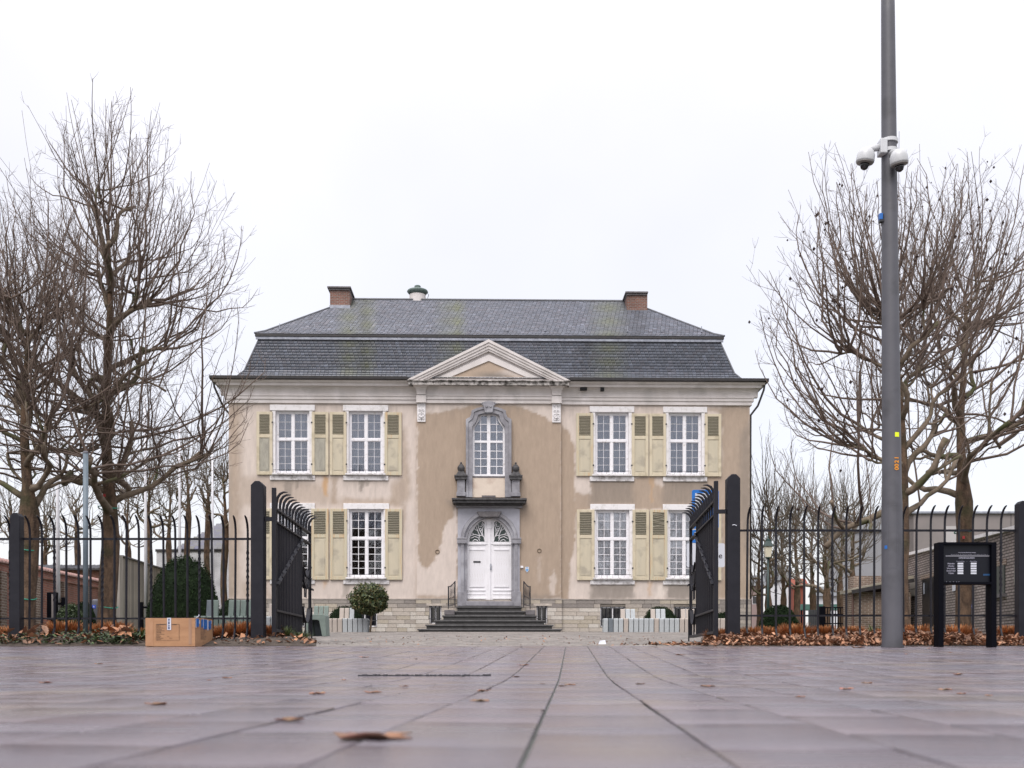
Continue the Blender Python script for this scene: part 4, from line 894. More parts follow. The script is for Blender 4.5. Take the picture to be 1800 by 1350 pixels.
# ---- steps: six, wrapping three sides
ST = [(801.6, 918.6, 1066), (797, 924, 1074), (777, 944, 1081.5), (763, 959, 1090), (747.5, 973, 1098), (733.5, 988, 1105.5)]
prevz = None; fronts = []
for k, (xa, xb, yt) in enumerate(ST):
    dy = RD-.75-.30*k
    if k == 0: dy = RD-.72
    zt = HV(yt, dy); fronts.append((dy, zt, HU(xa, dy), HU(xb, dy)))
for k, (dy, zt, u0, u1) in enumerate(fronts):
    zb = fronts[k+1][1] if k < 5 else -.10
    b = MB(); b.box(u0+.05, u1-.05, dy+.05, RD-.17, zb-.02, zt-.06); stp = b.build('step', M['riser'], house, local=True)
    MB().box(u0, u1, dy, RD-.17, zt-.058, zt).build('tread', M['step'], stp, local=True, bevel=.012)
for (pa, pb) in ((781, 799), (924, 941)):
    MB().box(HU(pa, -1.3), HU(pb, -1.3), -1.4, RD-.1, HV(1081, -1.3), HV(1072.5, -1.3)).build('step_cheek', M['bluestone_dark'], house, local=True, bevel=.015)
# railings
for sg, (pa, pb) in ((-1, (788, 800)), (1, (932, 920.5))):
    b = MB(); y0_, y1_ = -1.45, -.35
    ua, ub = HU(pa, y0_), HU(pb, y1_); za0, zb0 = HV(1071, y0_), HV(1068, y1_); za1, zb1 = HV(1031, y0_), HV(1022, y1_)
    A = Vector((ua, y0_, za0)); B = Vector((ub, y1_, zb0))
    b.tube([A, (ua, y0_, za1)], .02, 6); b.tube([B, (ub, y1_, zb1)], .02, 6)
    b.tube([(ua, y0_, za1), ((ua*.75+ub*.25), y0_+.3, za1+.01), (ua*.4+ub*.6, y0_+.7, za1+.12), (ub, y1_, zb1)], .022, 6); b.tube([(ua, y0_, za0+.12), (ub, y1_, zb0+.12)], .014, 6)
    for k in range(5):
        t = (k+.5)/5; x = ua+(ub-ua)*t; y = y0_+(y1_-y0_)*t; zb_ = za0+.12+(zb0-za0)*t; zt_ = za1+(zb1-za1)*t-.02
        b.tube([(x, y, zb_), (x, y, zt_)], .010, 5)
        for s2 in (-1, 1):
            b.tube([(x+.03*math.sin(a_)*(1-a_/8), y+s2*.08*math.sin(a_)*(1-a_/9), zb_+(zt_-zb_)*(.25+.5*a_/6)+.05*math.cos(a_)) for a_ in np.linspace(0, 6.2, 14)], .009, 4)
    b.build('stair_railing', M['iron'], house, local=True)
# ---------------------------------------------------------------- ground
def sheet(name, mt, xs, ys, off=0.0, kind='structure', zf=None, label=None):
    V = []; 
    for y in ys:
        for x in xs: V.append((x, y, (zf or (lambda x, y: ground(y)))(x, y)+off))
    nx = len(xs); Fq = [(j*nx+i, j*nx+i+1, (j+1)*nx+i+1, (j+1)*nx+i) for j in range(len(ys)-1) for i in range(nx-1)]
    o = ob(name, npmesh(name, V, Fq, mt)); o['kind'] = kind
    return o
ysg = list(np.arange(-80, 0, 10))+list(np.arange(0, 60, .5))+[60, 80, 120, 200, 400, 900]
sheet('ground', M['soil'], [-400, -60, -30, -16, -8, 0, 8, 16, 30, 60, 400], ysg, -.03)
YF = 13.9
sheet('pavement', M['joint'], list(np.linspace(-40, 40, 9)), [y for y in ysg if y < YF]+[YF], -.008)
# paving slabs laid square to a line 3.3 degrees off the view axis
PA = math.atan(.0575); TWd = .2905; TLn = .58; JT = .008
ca, sa = math.cos(PA), math.sin(PA)
def pv(s, t): # s across, t along
    return (s*ca+t*sa+.0-.0, -s*sa+t*ca)
prs = random.Random(21); tiles = []
s_off = -.068-.0        # joint phase
for i in range(-60, 61):
    s0 = s_off+i*TWd
    toff = (i % 2)*TLn/2+prs.uniform(-.01, .01)
    for j in range(-3, 26):
        t0 = .2+j*TLn+toff
        cx_, cy_ = pv(s0+TWd/2, t0+TLn/2)
        if cy_ > YF+.2 or abs(cx_) > max(1.2, .5*max(cy_, 0))+2.6 or cy_ < -1.2: continue
        tiles.append((max(cy_, .3) if abs(cx_) < .52*cy_+.3 else 99+cy_, s0, t0))
tiles.sort(key=lambda a: a[0])
pave = bpy.data.objects['pavement']; FR['pavement'] = Matrix()
def tile_geo(s0, t0):
    h = prs.uniform(-.0015, .0015); tl = prs.uniform(-.0012, .0012); a, b2, c, d = s0+JT/2, s0+TWd-JT/2, t0+JT/4, t0+TLn-JT/4; e = .004
    n = 3; V = []; Fc = []
    for (ins, dz) in ((0, -.006), (0, -.002), (e, 0)):
        for k in range(n+1):
            t = c+ins+(d-c-2*ins)*k/n
            for s in (a+ins, b2-ins):
                x, y = pv(s, t); y = min(y, YF); V.append((x, y, ground(y)+h+tl*(1 if s > (a+b2)/2 else -1)+dz))
    R = 2*(n+1)
    for lay in (0, 1):
        A = lay*R; B = (lay+1)*R
        for k in range(n):
            Fc.append((A+2*k+2, A+2*k, B+2*k, B+2*k+2)); Fc.append((A+2*k+1, A+2*k+3, B+2*k+3, B+2*k+1))
        Fc.append((A, A+1, B+1, B)); Fc.append((A+2*n+1, A+2*n, B+2*n, B+2*n+1))
    B = 2*R
    for k in range(n): Fc.append((B+2*k, B+2*k+1, B+2*k+3, B+2*k+2))
    g = prs.uniform(.91, 1.09); w_ = prs.uniform(-.03, .035)
    return V, Fc, (g*(1+w_), g, g*(1-w_*.6))
rest = [[], [], []]
for k, (cy_, s0, t0) in enumerate(tiles):
    V, Fc, c = tile_geo(s0, t0)
    if k < 300 and cy_ < 90:
        ob('paving_slab', npmesh('paving_slab', V, Fc, M['paver'], [c]*len(Fc)), pave)
    else:
        n = len(rest[0]); rest[0] += V; rest[1] += [tuple(i+n for i in f) for f in Fc]; rest[2] += [c]*len(Fc)
o = ob('paving_slabs', npmesh('paving_slabs', rest[0], rest[1], M['paver'], rest[2]), pave); o['kind'] = 'stuff'
# paving outside the laid field
# irregular dark strip laid along a broken joint
b = MB(); y_ = 6.25
for k in range(70):
    x = WX(629, y_)+(WX(862, y_)-WX(629, y_))*k/70; b.box(x, x+.014, y_+prs.uniform(-.02, .02), y_+.05+prs.uniform(0, .03), ground(y_)-.001, ground(y_)+prs.uniform(.003, .012))
o = b.build('dark_joint_strip', mat('dark_grit', (.03, .03, .036, 1), (.07, .07, .08, 1), scale=50, rough=.95), None); tag(o, 'dark gritty strip across the paving left of centre', 'drain')
# forecourt of clinker cobbles between the beds
sheet('forecourt', M['joint'], [-14, -6, -3, 0, 3, 6, 14], [YF]+[y for y in ysg if YF < y < 41]+[41], -.02)
fc = bpy.data.objects['forecourt']; FR['forecourt'] = Matrix()
V, Fc, C = [], [], []; crs = random.Random(8)
yy_ = YF+.01; r = 0
while yy_ < 39.0:
    dl = .105 if yy_ < 22 else .21; wd = .21 if yy_ < 22 else .42
    hw = 4.3+(yy_-14)*.35
    x = -hw+(r % 2)*wd/2
    while x < hw:
        z = ground(yy_)+crs.uniform(-.003, .004); g = crs.uniform(.7, 1.2); n = len(V)
        e = .006
        V += [(x, yy_, z-.02), (x+wd-.01, yy_, z-.02), (x+wd-.01, yy_+dl-.008, z-.02+ground(yy_+dl)-ground(yy_)), (x, yy_+dl-.008, z-.02+ground(yy_+dl)-ground(yy_))]
        V += [(x+e, yy_+e, z), (x+wd-.01-e, yy_+e, z), (x+wd-.01-e, yy_+dl-.008-e, z+ground(yy_+dl)-ground(yy_)), (x+e, yy_+dl-.008-e, z+ground(yy_+dl)-ground(yy_))]
        for f in ((4, 5, 6, 7), (0, 1, 5, 4), (1, 2, 6, 5), (3, 0, 4, 7)): Fc.append(tuple(i+n for i in f)); C.append((g, g*crs.uniform(.95, 1), g*.96))
        x += wd
    yy_ += dl; r += 1
o = ob('cobbles', npmesh('cobbles', V, Fc, M['cobble'], C), fc); o['kind'] = 'stuff'
# planting beds with a soft mound
def bedz(x, y):
    m = min(1, max(0, x-WX(1232, y))/.4) if x > 0 else min(1, max(0, WX(556, y)-x)/.4)
    m *= min(1, max(0, (y-YF)/.5))*min(1, max(0, (22-y)/3))
    return ground(y)+.09*m+.03*math.sin(x*2.1+y)*m
def bed(side, nm):
    V = []; ny, nx_ = 40, 60; ys = np.linspace(YF, 22, ny)
    for y in ys:
        xe = WX(1232 if side > 0 else 556, y)
        for x in np.linspace(xe if side > 0 else -26, 26 if side > 0 else xe, nx_): V.append((x, y, bedz(x, y)+.004))
    o = ob(nm, npmesh(nm, V, [(j*nx_+i, j*nx_+i+1, (j+1)*nx_+i+1, (j+1)*nx_+i) for j in range(ny-1) for i in range(nx_-1)], M['soil'])); o['kind'] = 'structure'
bed(-1, 'planting_bed'); bed(1, 'planting_bed')
sheet('lawn', M['lawn'], [-60, -40, -20, -12, -9.5], [21.9, 24, 28, 32, 38, 45, 60], .01); sheet('lawn', M['lawn'], [8.5, 12, 20, 40, 60], [21.9, 24, 28, 32, 38, 45, 60], .01)
# leaf litter
def leaf_shape(rs_, sz, curl=.5):
    a = rs_.uniform(0, 6.28); ca_, sa_ = math.cos(a), math.sin(a); t1, t2 = rs_.gauss(0, curl), rs_.gauss(0, curl)
    P = []
    for (x, y) in ((-.5, 0), (-.15, -.32), (.5, 0), (-.15, .32), (.05, 0)):
        z = .7*curl*sz*(abs(y)*1.2+(x*x)*.8)*rs_.uniform(.4, 1.3) if not (x == .05) else 0
        xx, yy = x*sz, y*sz; z += xx*math.sin(t1)+yy*math.sin(t2)
        P.append((xx*ca_-yy*sa_, xx*sa_+yy*ca_, z))
    return P
def litter(name, pts, sizes, mt, palette, label, cat, seed, lift=.0):
    r_ = random.Random(seed); V, Fc, C = [], [], []
    for (x, y, z), s in zip(pts, sizes):
        P = leaf_shape(r_, s); n = len(V); zl = min(p[2] for p in P)
        for p in P: V.append((x+p[0], y+p[1], z+p[2]-zl*.8+lift))
        c = r_.choice(palette); k = r_.uniform(.7, 1.25); c = tuple(q*k for q in c)
        for f in ((0, 1, 4), (1, 2, 4), (2, 3, 4), (3, 0, 4)): Fc.append(tuple(i+n for i in f)); C.append(c)
    o = ob(name, npmesh(name, V, Fc, mt, C)); tag(o, label, cat, kind='stuff'); return o
lr = random.Random(31); pts = []; sz = []
xr0 = WX(1235, 14)
for k in range(26000):
    y = YF+.02+abs(lr.gauss(0, .9))*1.0; x = lr.uniform(xr0-.1, 9.5)
    if y > 19 or x < WX(1236, y): continue
    if x < xr0+.35 and lr.random() < .5: continue
    pts.append((x, y, bedz(x, y)+lr.uniform(0, .045)*min(1, (y-YF)*3))); sz.append(lr.choice([.025, .03, .035, .045, .055, .085]))
for k in range(260): # drift spilling left along the gate foot
    x = xr0+.2-abs(lr.gauss(0, .45)); y = 14.3+lr.gauss(0, .25)
    if y < YF: continue
    pts.append((x, y, ground(y)+.005)); sz.append(lr.uniform(.04, .09))
litter('leaf_litter', pts, sz, M['leaf_dry'], [(1, 1, 1), (1.3, 1.2, 1.1), (.6, .55, .5), (.85, .68, .55), (1.7, 1.55, 1.4), (.5, .42, .38), (1.15, .95, .8)], 'deep brown drift of fallen leaves in the right planting bed', 'leaves', 1)
pts = []; sz = []
for k in range(520):
    y = YF+.05+abs(lr.gauss(0, .7)); x = lr.uniform(-8, WX(556, y)); pts.append((x, y, bedz(x, y)+lr.uniform(0, .04))); sz.append(lr.uniform(.04, .11))
for cx_ in (190, 205, 215, 20, 60, 75):
    for k in range(9): x = WX(cx_, 14)+lr.gauss(0, .09); y = 14.0+abs(lr.gauss(0, .15)); pts.append((x, y, bedz(x, y)+.06+lr.uniform(0, .12))); sz.append(lr.uniform(.08, .17))
litter('leaf_litter', pts, sz, M['leaf_dry'], [(1, 1, 1), (1.5, 1.3, 1.05), (1.2, 1, .85), (.6, .5, .45)], 'scattered pale brown leaves lying in the left planting bed', 'leaves', 2)
pts = []; sz = []
for k in range(230):
    y = lr.uniform(YF+.1, 24); x = lr.uniform(-3.2, 3.2); pts.append((x, y, ground(y)+.004)); sz.append(lr.uniform(.02, .05))
litter('leaf_crumbs', pts, sz, M['leaf_dry'], [(1, .9, .8), (.6, .5, .45), (1.6, 1.4, 1.2)], 'tiny leaf scraps strewn over the cobbled forecourt', 'leaves', 3)
# ivy and low green in the left bed
pts = []; sz = []
for k in range(2600):
    x = lr.uniform(-8.5, WX(250, 14.2)); y = YF+.05+abs(lr.gauss(0, .5))
    if lr.random() > .35+.65*(math.sin(x*3.1)*.5+.5): continue
    pts.append((x, y, bedz(x, y)+abs(lr.gauss(0, .045)))); sz.append(lr.uniform(.03, .07))
litter('ivy', pts, sz, M['leaf_green'], [(.9, 1, .9), (.5, .6, .55), (1.4, 1.5, 1.3), (.7, .6, .7)], 'dark green ivy carpet along the left planting bed', 'ivy', 4)
# litter and stray leaves on the paving
def stray(px, py_d, size, seed, label, group=None, colr=(1, 1, 1), mt='leaf_dry', name='dry_leaf', cat='leaf'):
    x, y = px; r_ = random.Random(seed); n = 9; V = []; Fc = []
    z0 = ground(y)
    # lobed leaf outline, curled up along its edge
    P = [(0, 0, 0)]
    for k in range(14):
        a = 2*math.pi*k/14; rr = size*(.5 if k % 2 else .32)*r_.uniform(.8, 1.15); P.append((math.cos(a)*rr*1.25, math.sin(a)*rr*.8, abs(math.sin(a*1.5+seed))*size*.11*r_.uniform(.5, 1.2)))
    ro = r_.uniform(-.4, .4); c_, s_ = math.cos(ro), math.sin(ro)
    me = npmesh(name, [(p[0]*c_-p[1]*s_, p[0]*s_+p[1]*c_, p[2]+.004) for p in P], [(0, k+1, (k+1) % 14+1) for k in range(14)], M[mt], [tuple(q*r_.uniform(.8, 1.2) for q in colr) for k in range(14)])
    o = ob(name, me, None, (x, y, z0)); m_ = o.modifiers.new('solid', 'SOLIDIFY'); m_.thickness = .002
    tag(o, label, cat, group); return o
big = stray((WX(655, 1.78), 1.78), 0, .125, 4, 'large curled dry brown leaf in the near foreground left of centre', colr=(.95, .85, .82))
gr = 'dry leaves scattered on the paving'
lv = [(275, 1240, .10, 'upturned dry leaf alone at the left of the paving'), (558, 1221, .10, 'small reddish leaf on the paving left of the long centre joint'), (845, 1234, .09, 'flat orange leaf beside the middle of the paving'), (1245, 1208, .10, 'flat tan leaf right of the second long joint'), (1525, 1202, .08, 'dark red leaf lying far right on the wet paving'), (1662, 1214, .09, 'orange leaf furthest right on the paving'),
      (1197, 1152, .14, 'dark brown leaf near the right gate foot'), (920, 1170, .12, 'thin beige leaf scrap just right of the centre joint'), (640, 1156, .12, 'pale tan leaf on the far left paving'), (510, 1269, .1, 'faint flat beige leaf in the left foreground'), (1508, 1139, .25, 'pale leaf at the paving edge before the right bed'), (1003, 1205, .07, 'dark leaf speck by the centre joint'), (955, 1251, .018, 'small dark pebble sitting in the centre joint')]
def yat(py):
    best = None; lo = .8
    for k in range(3000):
        y = .8+k*.0045
        v = HY-F*(ground(y)-EYE)/y
        if best is None or abs(v-py) < best[0]: best = (abs(v-py), y)
    return best[1]
for i, (px, py, s, lb) in enumerate(lv):
    y = yat(py); stray((WX(px, y), y), 0, s*.62, 40+i, lb, colr=(1.2, 1.1, 1) if i % 3 else (.7, .6, .55), name='dry_leaf' if 'pebble' not in lb else 'pebble', cat='leaf' if 'pebble' not in lb else 'pebble', mt='leaf_dry' if 'pebble' not in lb else 'ink')
gl = random.Random(77)
for i in range(26):
    y = gl.uniform(3.5, 13.5); x = gl.uniform(-.48, .48)*y
    stray((x, y), 0, gl.uniform(.02, .06), 100+i, 'tiny dry leaf fragment lying on the wet paving', gr, colr=gl.choice([(1, .8, .7), (.4, .35, .3), (1.5, 1.3, 1.2)]), name='leaf_fragment')
b = MB(); y = 15.2; x = WX(1059, y); z = ground(y)
b.add([(x-.06, y, z), (x+.05, y-.03, z), (x+.06, y+.05, z), (x-.05, y+.06, z), (x-.04, y+.01, z+.05), (x+.04, y, z+.04), (x+.045, y+.04, z+.06), (x-.03, y+.04, z+.045)], [(0, 1, 5, 4), (1, 2, 6, 5), (2, 3, 7, 6), (3, 0, 4, 7), (4, 5, 6, 7)])
tag(b.build('crumpled_paper', M['sign_white'], None), 'crumpled white paper scrap on the cobbles before the steps', 'litter')
# ---------------------------------------------------------------- fence, gates
FD = 14.4
BM = M['black_metal']
def gpost(name, pa, pb, ptop, label, D=FD, w=None, cat='gate post', depth=None):
    x0, x1 = WX(pa, D), WX(pb, D); zt = WZ(ptop, D); g = ground(D); d = depth or (x1-x0)
    t = thing(name, label, cat, ((x0+x1)/2, D+d/2, g))
    c = min(.07, (x1-x0)*.32)
    poly = [(x0, g-.3), (x1, g-.3), (x1, zt-c), (x1-c, zt), (x0+c, zt), (x0, zt-c)]
    b = MB(); b.prism(poly, D, D+d); b.build('shaft', BM, t, bevel=.008)
    MB().box(x0-.006, x1+.006, D-.006, D+d+.006, g-.1, g+.03).build('base_collar', BM, t)
    return t, x0, x1
pl, plx0, plx1 = gpost('gate_post', 440.5, 463, 845, 'tall black steel post that the left gate leaf hangs on')
MB().box(plx0+.03, plx1-.03, FD-.0, FD+.01, 0, .001) 
pr, prx0, prx1 = gpost('gate_post', 1279, 1301.5, 833, 'tall black steel post with a scratch that the right gate leaf hangs on')
c_ = W(1291, 924, FD-.003); MB().tube([c_+Vector((q*.03, 0, .012*math.cos(q*1.4)-.004*q)) for q in (-1, -.6, -.2, .2, .6, 1)], .006, 5).build('scratch', M['sign_white'], pr)
gpost('fence_post', 17, 34.5, 901, 'black steel fence post in the left planting bed', cat='fence post')
gpost('fence_post', 1791, 1808, 880, 'black steel fence post at the far right of the fence', cat='fence post')
def bar_pts(x, zt, zb, hook=.15, foot=.12, D=FD+.09):
    return [(x, D-hook, zt), (x, D-hook*.72, zt-.018), (x, D-hook*.45, zt-.05), (x, D-hook*.2, zt-.10), (x, D-hook*.04, zt-.17), (x, D, zt-.24), (x, D, zb+.22), (x, D-foot*.35, zb+.12), (x, D-foot, zb)]
def fence(name, label, x0, x1, pitch, ztop, zr1, zr2, zb, phase=0, twist=4):
    t = thing(name, label, 'fence', ((x0+x1)/2, FD+.09, ground(FD)))
    for z, h in ((zr1, .022), (zr2, .018)): MB().box(x0, x1, FD+.105, FD+.12, z-h, z+h*.4).build('rail', BM, t)
    x = x0+phase; k = 0; pr_ = random.Random(int(x0*10)+900)
    base = MB(); base.tube(bar_pts(0, 0, zb-ztop, D=0), [.010, .015, .016, .0165, .0165, .0165, .0165, .015, .010], 5); bme = base.mesh('bar', BM)
    tw = MB(); P = bar_pts(0, 0, zb-ztop, D=0); tw.tube(P, [.010, .015, .016, .0165, .0165, .0165, .0165, .015, .010], 5)
    zc = (zr1+zr2)/2-ztop+.05
    tw.tube([(.016*math.cos(q), .016*math.sin(q), zc-.38+q*.76/28) for q in np.linspace(0, 28, 90)], .006, 4); tw.tube([(-.016*math.cos(q), -.016*math.sin(q), zc-.38+q*.76/28) for q in np.linspace(0, 28, 90)], .006, 4)
    tme = tw.mesh('bar', BM)
    while x < x1-.02:
        o = ob('bar', tme if k % twist == 2 else bme, t, (0, 0, 0)); o.location = FR[t.name].inverted() @ Vector((x, FD+.09, ztop+pr_.uniform(-.006, .006))); o.rotation_euler = (0, pr_.gauss(0, .004), pr_.gauss(0, .06))
        x += pitch; k += 1
    return t
g14 = ground(FD)
zt = WZ(907, FD); PITCH = 21.4/F*FD
fence('iron_fence', 'black iron railing with forward-curled bar tips before the left trees', WX(34.5, FD)+.001, plx0-.001, PITCH, zt, WZ(945, FD), WZ(1086, FD), g14+.02, phase=PITCH*.6)
fence('iron_fence', 'short end of black iron railing running out of the left edge of the photo', WX(-120, FD), WX(17, FD)-.001, PITCH, zt, WZ(945, FD), WZ(1086, FD), g14+.02, phase=.03)
PR = 24.9/F*FD
fence('iron_fence', 'black iron railing above the drift of brown leaves on the right', prx1+.001, WX(1791, FD)-.001, PR, WZ(890, FD), WZ(930, FD), WZ(1081, FD), g14+.02, phase=PR*.62)
fence('iron_fence', 'last stretch of black iron railing beyond the far right fence post', WX(1808, FD)+.001, WX(1930, FD), PR, WZ(890, FD), WZ(930, FD), WZ(1081, FD), g14+.02, phase=.1)
def gate(name, label, hx, hD, ex, eD, sgn, zt, z2, z3, zb, zst, hingep):
    """leaf in its own frame: local x along the leaf from the hinge, local y = its face side"""
    L = math.hypot(ex-hx, eD-hD); rz = math.atan2(eD-hD, ex-hx); g = ground(hD)
    t = thing(name, label, 'gate', (hx, hD, g), rz)
    q = lambda z: z-g
    fy = -1 if sgn > 0 else 1           # side the hooks curl to
    def lb(nm, b, **k): return b.build(nm, BM, t, local=True, **k)
    lb('stile', MB().box(0, .055, -.03, .03, q(g-.0)-.05, q(zst)), bevel=.006); lb('stile', MB().box(L-.05, L, -.025, .025, q(zb)-.03, q(zt)+.12), bevel=.006)
    xi = L*.70
    lb('stile', MB().box(xi, xi+.04, -.02, .02, q(zb), q(zt)))
    for z, h in ((zt, .03), (z2, .025)): lb('rail', MB().box(.055, L-.05, -.035, .035, q(z)-h, q(z)), bevel=.004)
    lb('rail', MB().box(.055, L-.05, -.035, .035, q(zb)-.04, q(zb)), bevel=.004); lb('rail', MB().box(.055, xi, -.035, .035, q(z3)-.03, q(z3)), bevel=.004)
    n = 12; H = q(zt)
    bm_ = MB(); bm_.box(-.014, .014, -.014, .014, q(zb), q(zt)); bme = bm_.mesh('bar', BM)
    hk_ = MB(); 
    pts = [(0, 0, 0), (0, fy*.002, .09), (0, fy*.014, .16), (0, fy*.05, .215), (0, fy*.10, .24), (0, fy*.16, .24)]
    hk_.tube(pts, [.017, .02, .022, .020, .015, .005], 6); hme = hk_.mesh('curled_tip', BM)
    for k in range(n):
        x = .055+(L-.11)*(k+.6)/n
        ob('curled_tip', hme, t, (x, 0, q(zt)))
        if x < xi-.02: ob('bar', bme, t, (x, 0, 0))
    for k in range(2*n):          # slimmer bars in between below the second rail
        x = .055+(xi-.055)*(k+.25)/(2*n*.7)
        if x < xi-.02: ob('bar', bme, t, (x, 0, 0), (0, 0, 0), (.6, .6, 1) if False else (.7, .7, (q(z2)-0)/(q(zt)) ))
    # twisted diagonal brace
    A = Vector((.06, -fy*-.04, q(z3)+.35)); B = Vector((xi-.02, -fy*-.04, q(z2)-.02)); N_ = 40
    b = MB()
    for j in range(14):
        p0 = A.lerp(B, j/14); p1 = A.lerp(B, (j+1)/14); b.beam(p0, p1, .05, .02, roll=(j % 2)*.9)
    lb('diagonal_brace', b)
    # open end panel: long hoop hanging from a forked bracket, and a lock lever
    xm = (xi+.04+L-.05)/2; hw_ = (L-.05-xi-.04)/2
    ztp = q(z2)-.45; zbt = q(zb)+.30
    b = MB(); P = []
    for a_ in np.linspace(-.5, math.pi+.5, 24): P.append((xm-hw_*.9*math.cos(a_), 0, zbt+.3-.42*math.sin(a_) if math.sin(a_) > 0 else zbt+.3-math.sin(a_)*.9))
    P = [(xm-hw_*.9, 0, ztp)]+P[3:-3]+[(xm+hw_*.9, 0, ztp)]
    for i in range(len(P)-1): b.beam(P[i], P[i+1], .07, .012)
    lb('hoop', b)
    for (z0, dz) in ((ztp-.15, .34), (q(zb)+.75, .3)):
        b = MB()
        for s_ in (-1, 1):
            R_ = [(xm+s_*hw_*.15, 0, z0-dz/2), (xm+s_*hw_*.2, 0, z0), (xm+s_*hw_*.65, 0, z0+dz*.4), (xm+s_*hw_*.8, 0, z0+dz)]
            for i in range(3): b.beam(R_[i], R_[i+1], .06, .014)
        zz_ = ztp-.16 if dz > .32 else q(zb)+.80
        b.box(xi+.04, L-.05, -.008, .008, zz_, zz_+.04); lb('scroll_ornament', b)
    lb('hoop_stem', MB().box(xm-.02, xm+.02, -.01, .01, q(zb), zbt-.05))
    lb('drop_bolt', MB().tube([(L-.07, fy*.04, q(zb)+.45), (L-.07, fy*.04, ground(eD)-g+.0)], .012, 6))
    lb('latch', MB().box(L-.10, L+.10, fy*.03, fy*.05, ztp-.35, ztp-.32))
    b = MB(); Mi = FR[t.name].inverted()
    p0 = Mi @ Vector((hingep, hD+.0, zt-.17)); b.beam((0.02, 0, q(zt)-.17), (p0.x, p0.y, q(zt)-.17), .05, .055); lb('hinge', b)
    return t
hx = WX(481, FD+.1); gate('gate_leaf', 'left leaf of the black iron gate swung open towards the house', hx, FD+.1, WX(545, 17.55), 17.55, 1, WZ(891, FD+.1), WZ(914, FD+.1), WZ(1071, FD+.1), WZ(1106, FD+.1), WZ(857, FD+.1), plx1)
hx = WX(1259, FD+.1); gate('gate_leaf', 'right leaf of the black iron gate swung open before the blue parking sign', hx, FD+.1, WX(1214, 17.7), 17.7, -1, WZ(878, FD+.1), WZ(903, FD+.1), WZ(1070, FD+.1), WZ(1109, FD+.1), WZ(845, FD+.1), prx0)
# ---------------------------------------------------------------- tall grey mast with two dome cameras
PDp = 13.25; px0 = (WX(1551, PDp)+WX(1586.5, PDp))/2; gy = ground(PDp)
pole = thing('camera_mast', 'tall tapering grey steel mast rising out of the photo before the right fence', 'pole', (px0, PDp, gy))
zt_ = WZ(-90, PDp); H = zt_-gy; xt = (WX(1548.6, PDp)+WX(1571.3, PDp))/2
b = MB()
r0 = (WX(1586.5, PDp)-WX(1551, PDp))/2; r1 = (WX(1571.3, PDp)-WX(1549, PDp))/2
Pp = [Vector((px0-.004, PDp, gy-.2)), Vector((px0-.004, PDp, gy+.0)), Vector((px0-.007, PDp, WZ(885, PDp))), Vector((px0-.008, PDp, WZ(860, PDp)))]; Rr = [r0, r0, r0*.99, r0*.93]
for k in range(1, 9): Pp.append(Vector((px0-.008, PDp, WZ(860, PDp))).lerp(Vector((xt, PDp, zt_)), k/8)); Rr.append(r0*.93+(r1*.98-r0*.93)*k/8)
b.tube(Pp, Rr, 28); shaft = b.build('shaft', M['grey_pole'], pole, smooth=True)
def polex(z):  # axis x at a height
    za = WZ(860, PDp)
    return px0-.008 if z < za else px0-.008+(xt-px0+.008)*(z-za)/(zt_-za)
def poler(z):
    za = WZ(860, PDp); return r0*.99 if z < za else r0*.93+(r1*.98-r0*.93)*(z-za)/(zt_-za)
MB().lathe([(r0+.012, 0), (r0+.012, .03), (r0, .03)], (px0, PDp, gy), 28).build('base_plate', M['grey_pole'], pole)
b = MB(); za, zb_ = WZ(1000, PDp), WZ(890, PDp); xx0, xx1 = px0-.10, px0+.02
for p, q in (((xx0, za), (xx1, za)), ((xx0, zb_), (xx1, zb_)), ((xx0, za), (xx0, zb_)), ((xx1, za), (xx1, zb_))):
    f_ = lambda x, z: (x, PDp-math.sqrt(max(0, (r0+.0008)**2-(x-px0+.006)**2)), z)
    b.tube([f_(p[0]+(q[0]-p[0])*t, p[1]+(q[1]-p[1])*t) for t in np.linspace(0, 1, 6)], .0012, 4)
b.build('access_door', M['bollard'], pole)
def sticker(name, mt, pa, pb, ta, tb, parent=pole):
    z0, z1 = WZ(tb, PDp), WZ(ta, PDp); V = []
    for k in range(6):
        x = WX(pa, PDp)+(WX(pb, PDp)-WX(pa, PDp))*k/5; cx_ = polex(z0); rr = poler((z0+z1)/2)+.002; dy = -math.sqrt(max(1e-6, rr*rr-(x-cx_)**2))
        V += [(x, PDp+dy, z0), (x, PDp+dy, z1)]
    b = MB(); b.add(V, [(2*k, 2*k+2, 2*k+3, 2*k+1) for k in range(5)]); return b.build(name, M[mt], parent)
sticker('yellow_sticker', 'yellow', 1567.2, 1575.2, 763, 771)
for ty, ch in ((808, '1'), (814.5, '2'), (821, '0'), (826.5, '0')):
    me = text_mesh(ch, .075, M['orange'], .002); z = WZ(ty, PDp); x = WX(1570.3, PDp); rr = poler(z)+.003
    o = ob('orange_digit', me, pole); o.location = Vector((x, PDp-math.sqrt(rr*rr-(x-polex(z))**2), z))-Vector((px0, PDp, gy)); o.rotation_euler = (math.pi/2, -math.pi/2, .12)
sticker('blue_sticker', 'blue', 1551.8, 1555, 960, 966)
for py in (249.5, 267): z = WZ(py, PDp); MB().lathe([(poler(z)+.004, z-.025), (poler(z)+.016, z-.022), (poler(z)+.016, z+.022), (poler(z)+.004, z+.025)], (polex(z), PDp, 0), 24).build('mounting_band', M['cam_white'], pole, smooth=False)
zc = WZ(262, PDp); MB().box(polex(zc)-.15, polex(zc)-.06, PDp-.12, PDp+.03, WZ(276, PDp), WZ(250, PDp)).build('mounting_box', M['cam_white'], pole, bevel=.012)
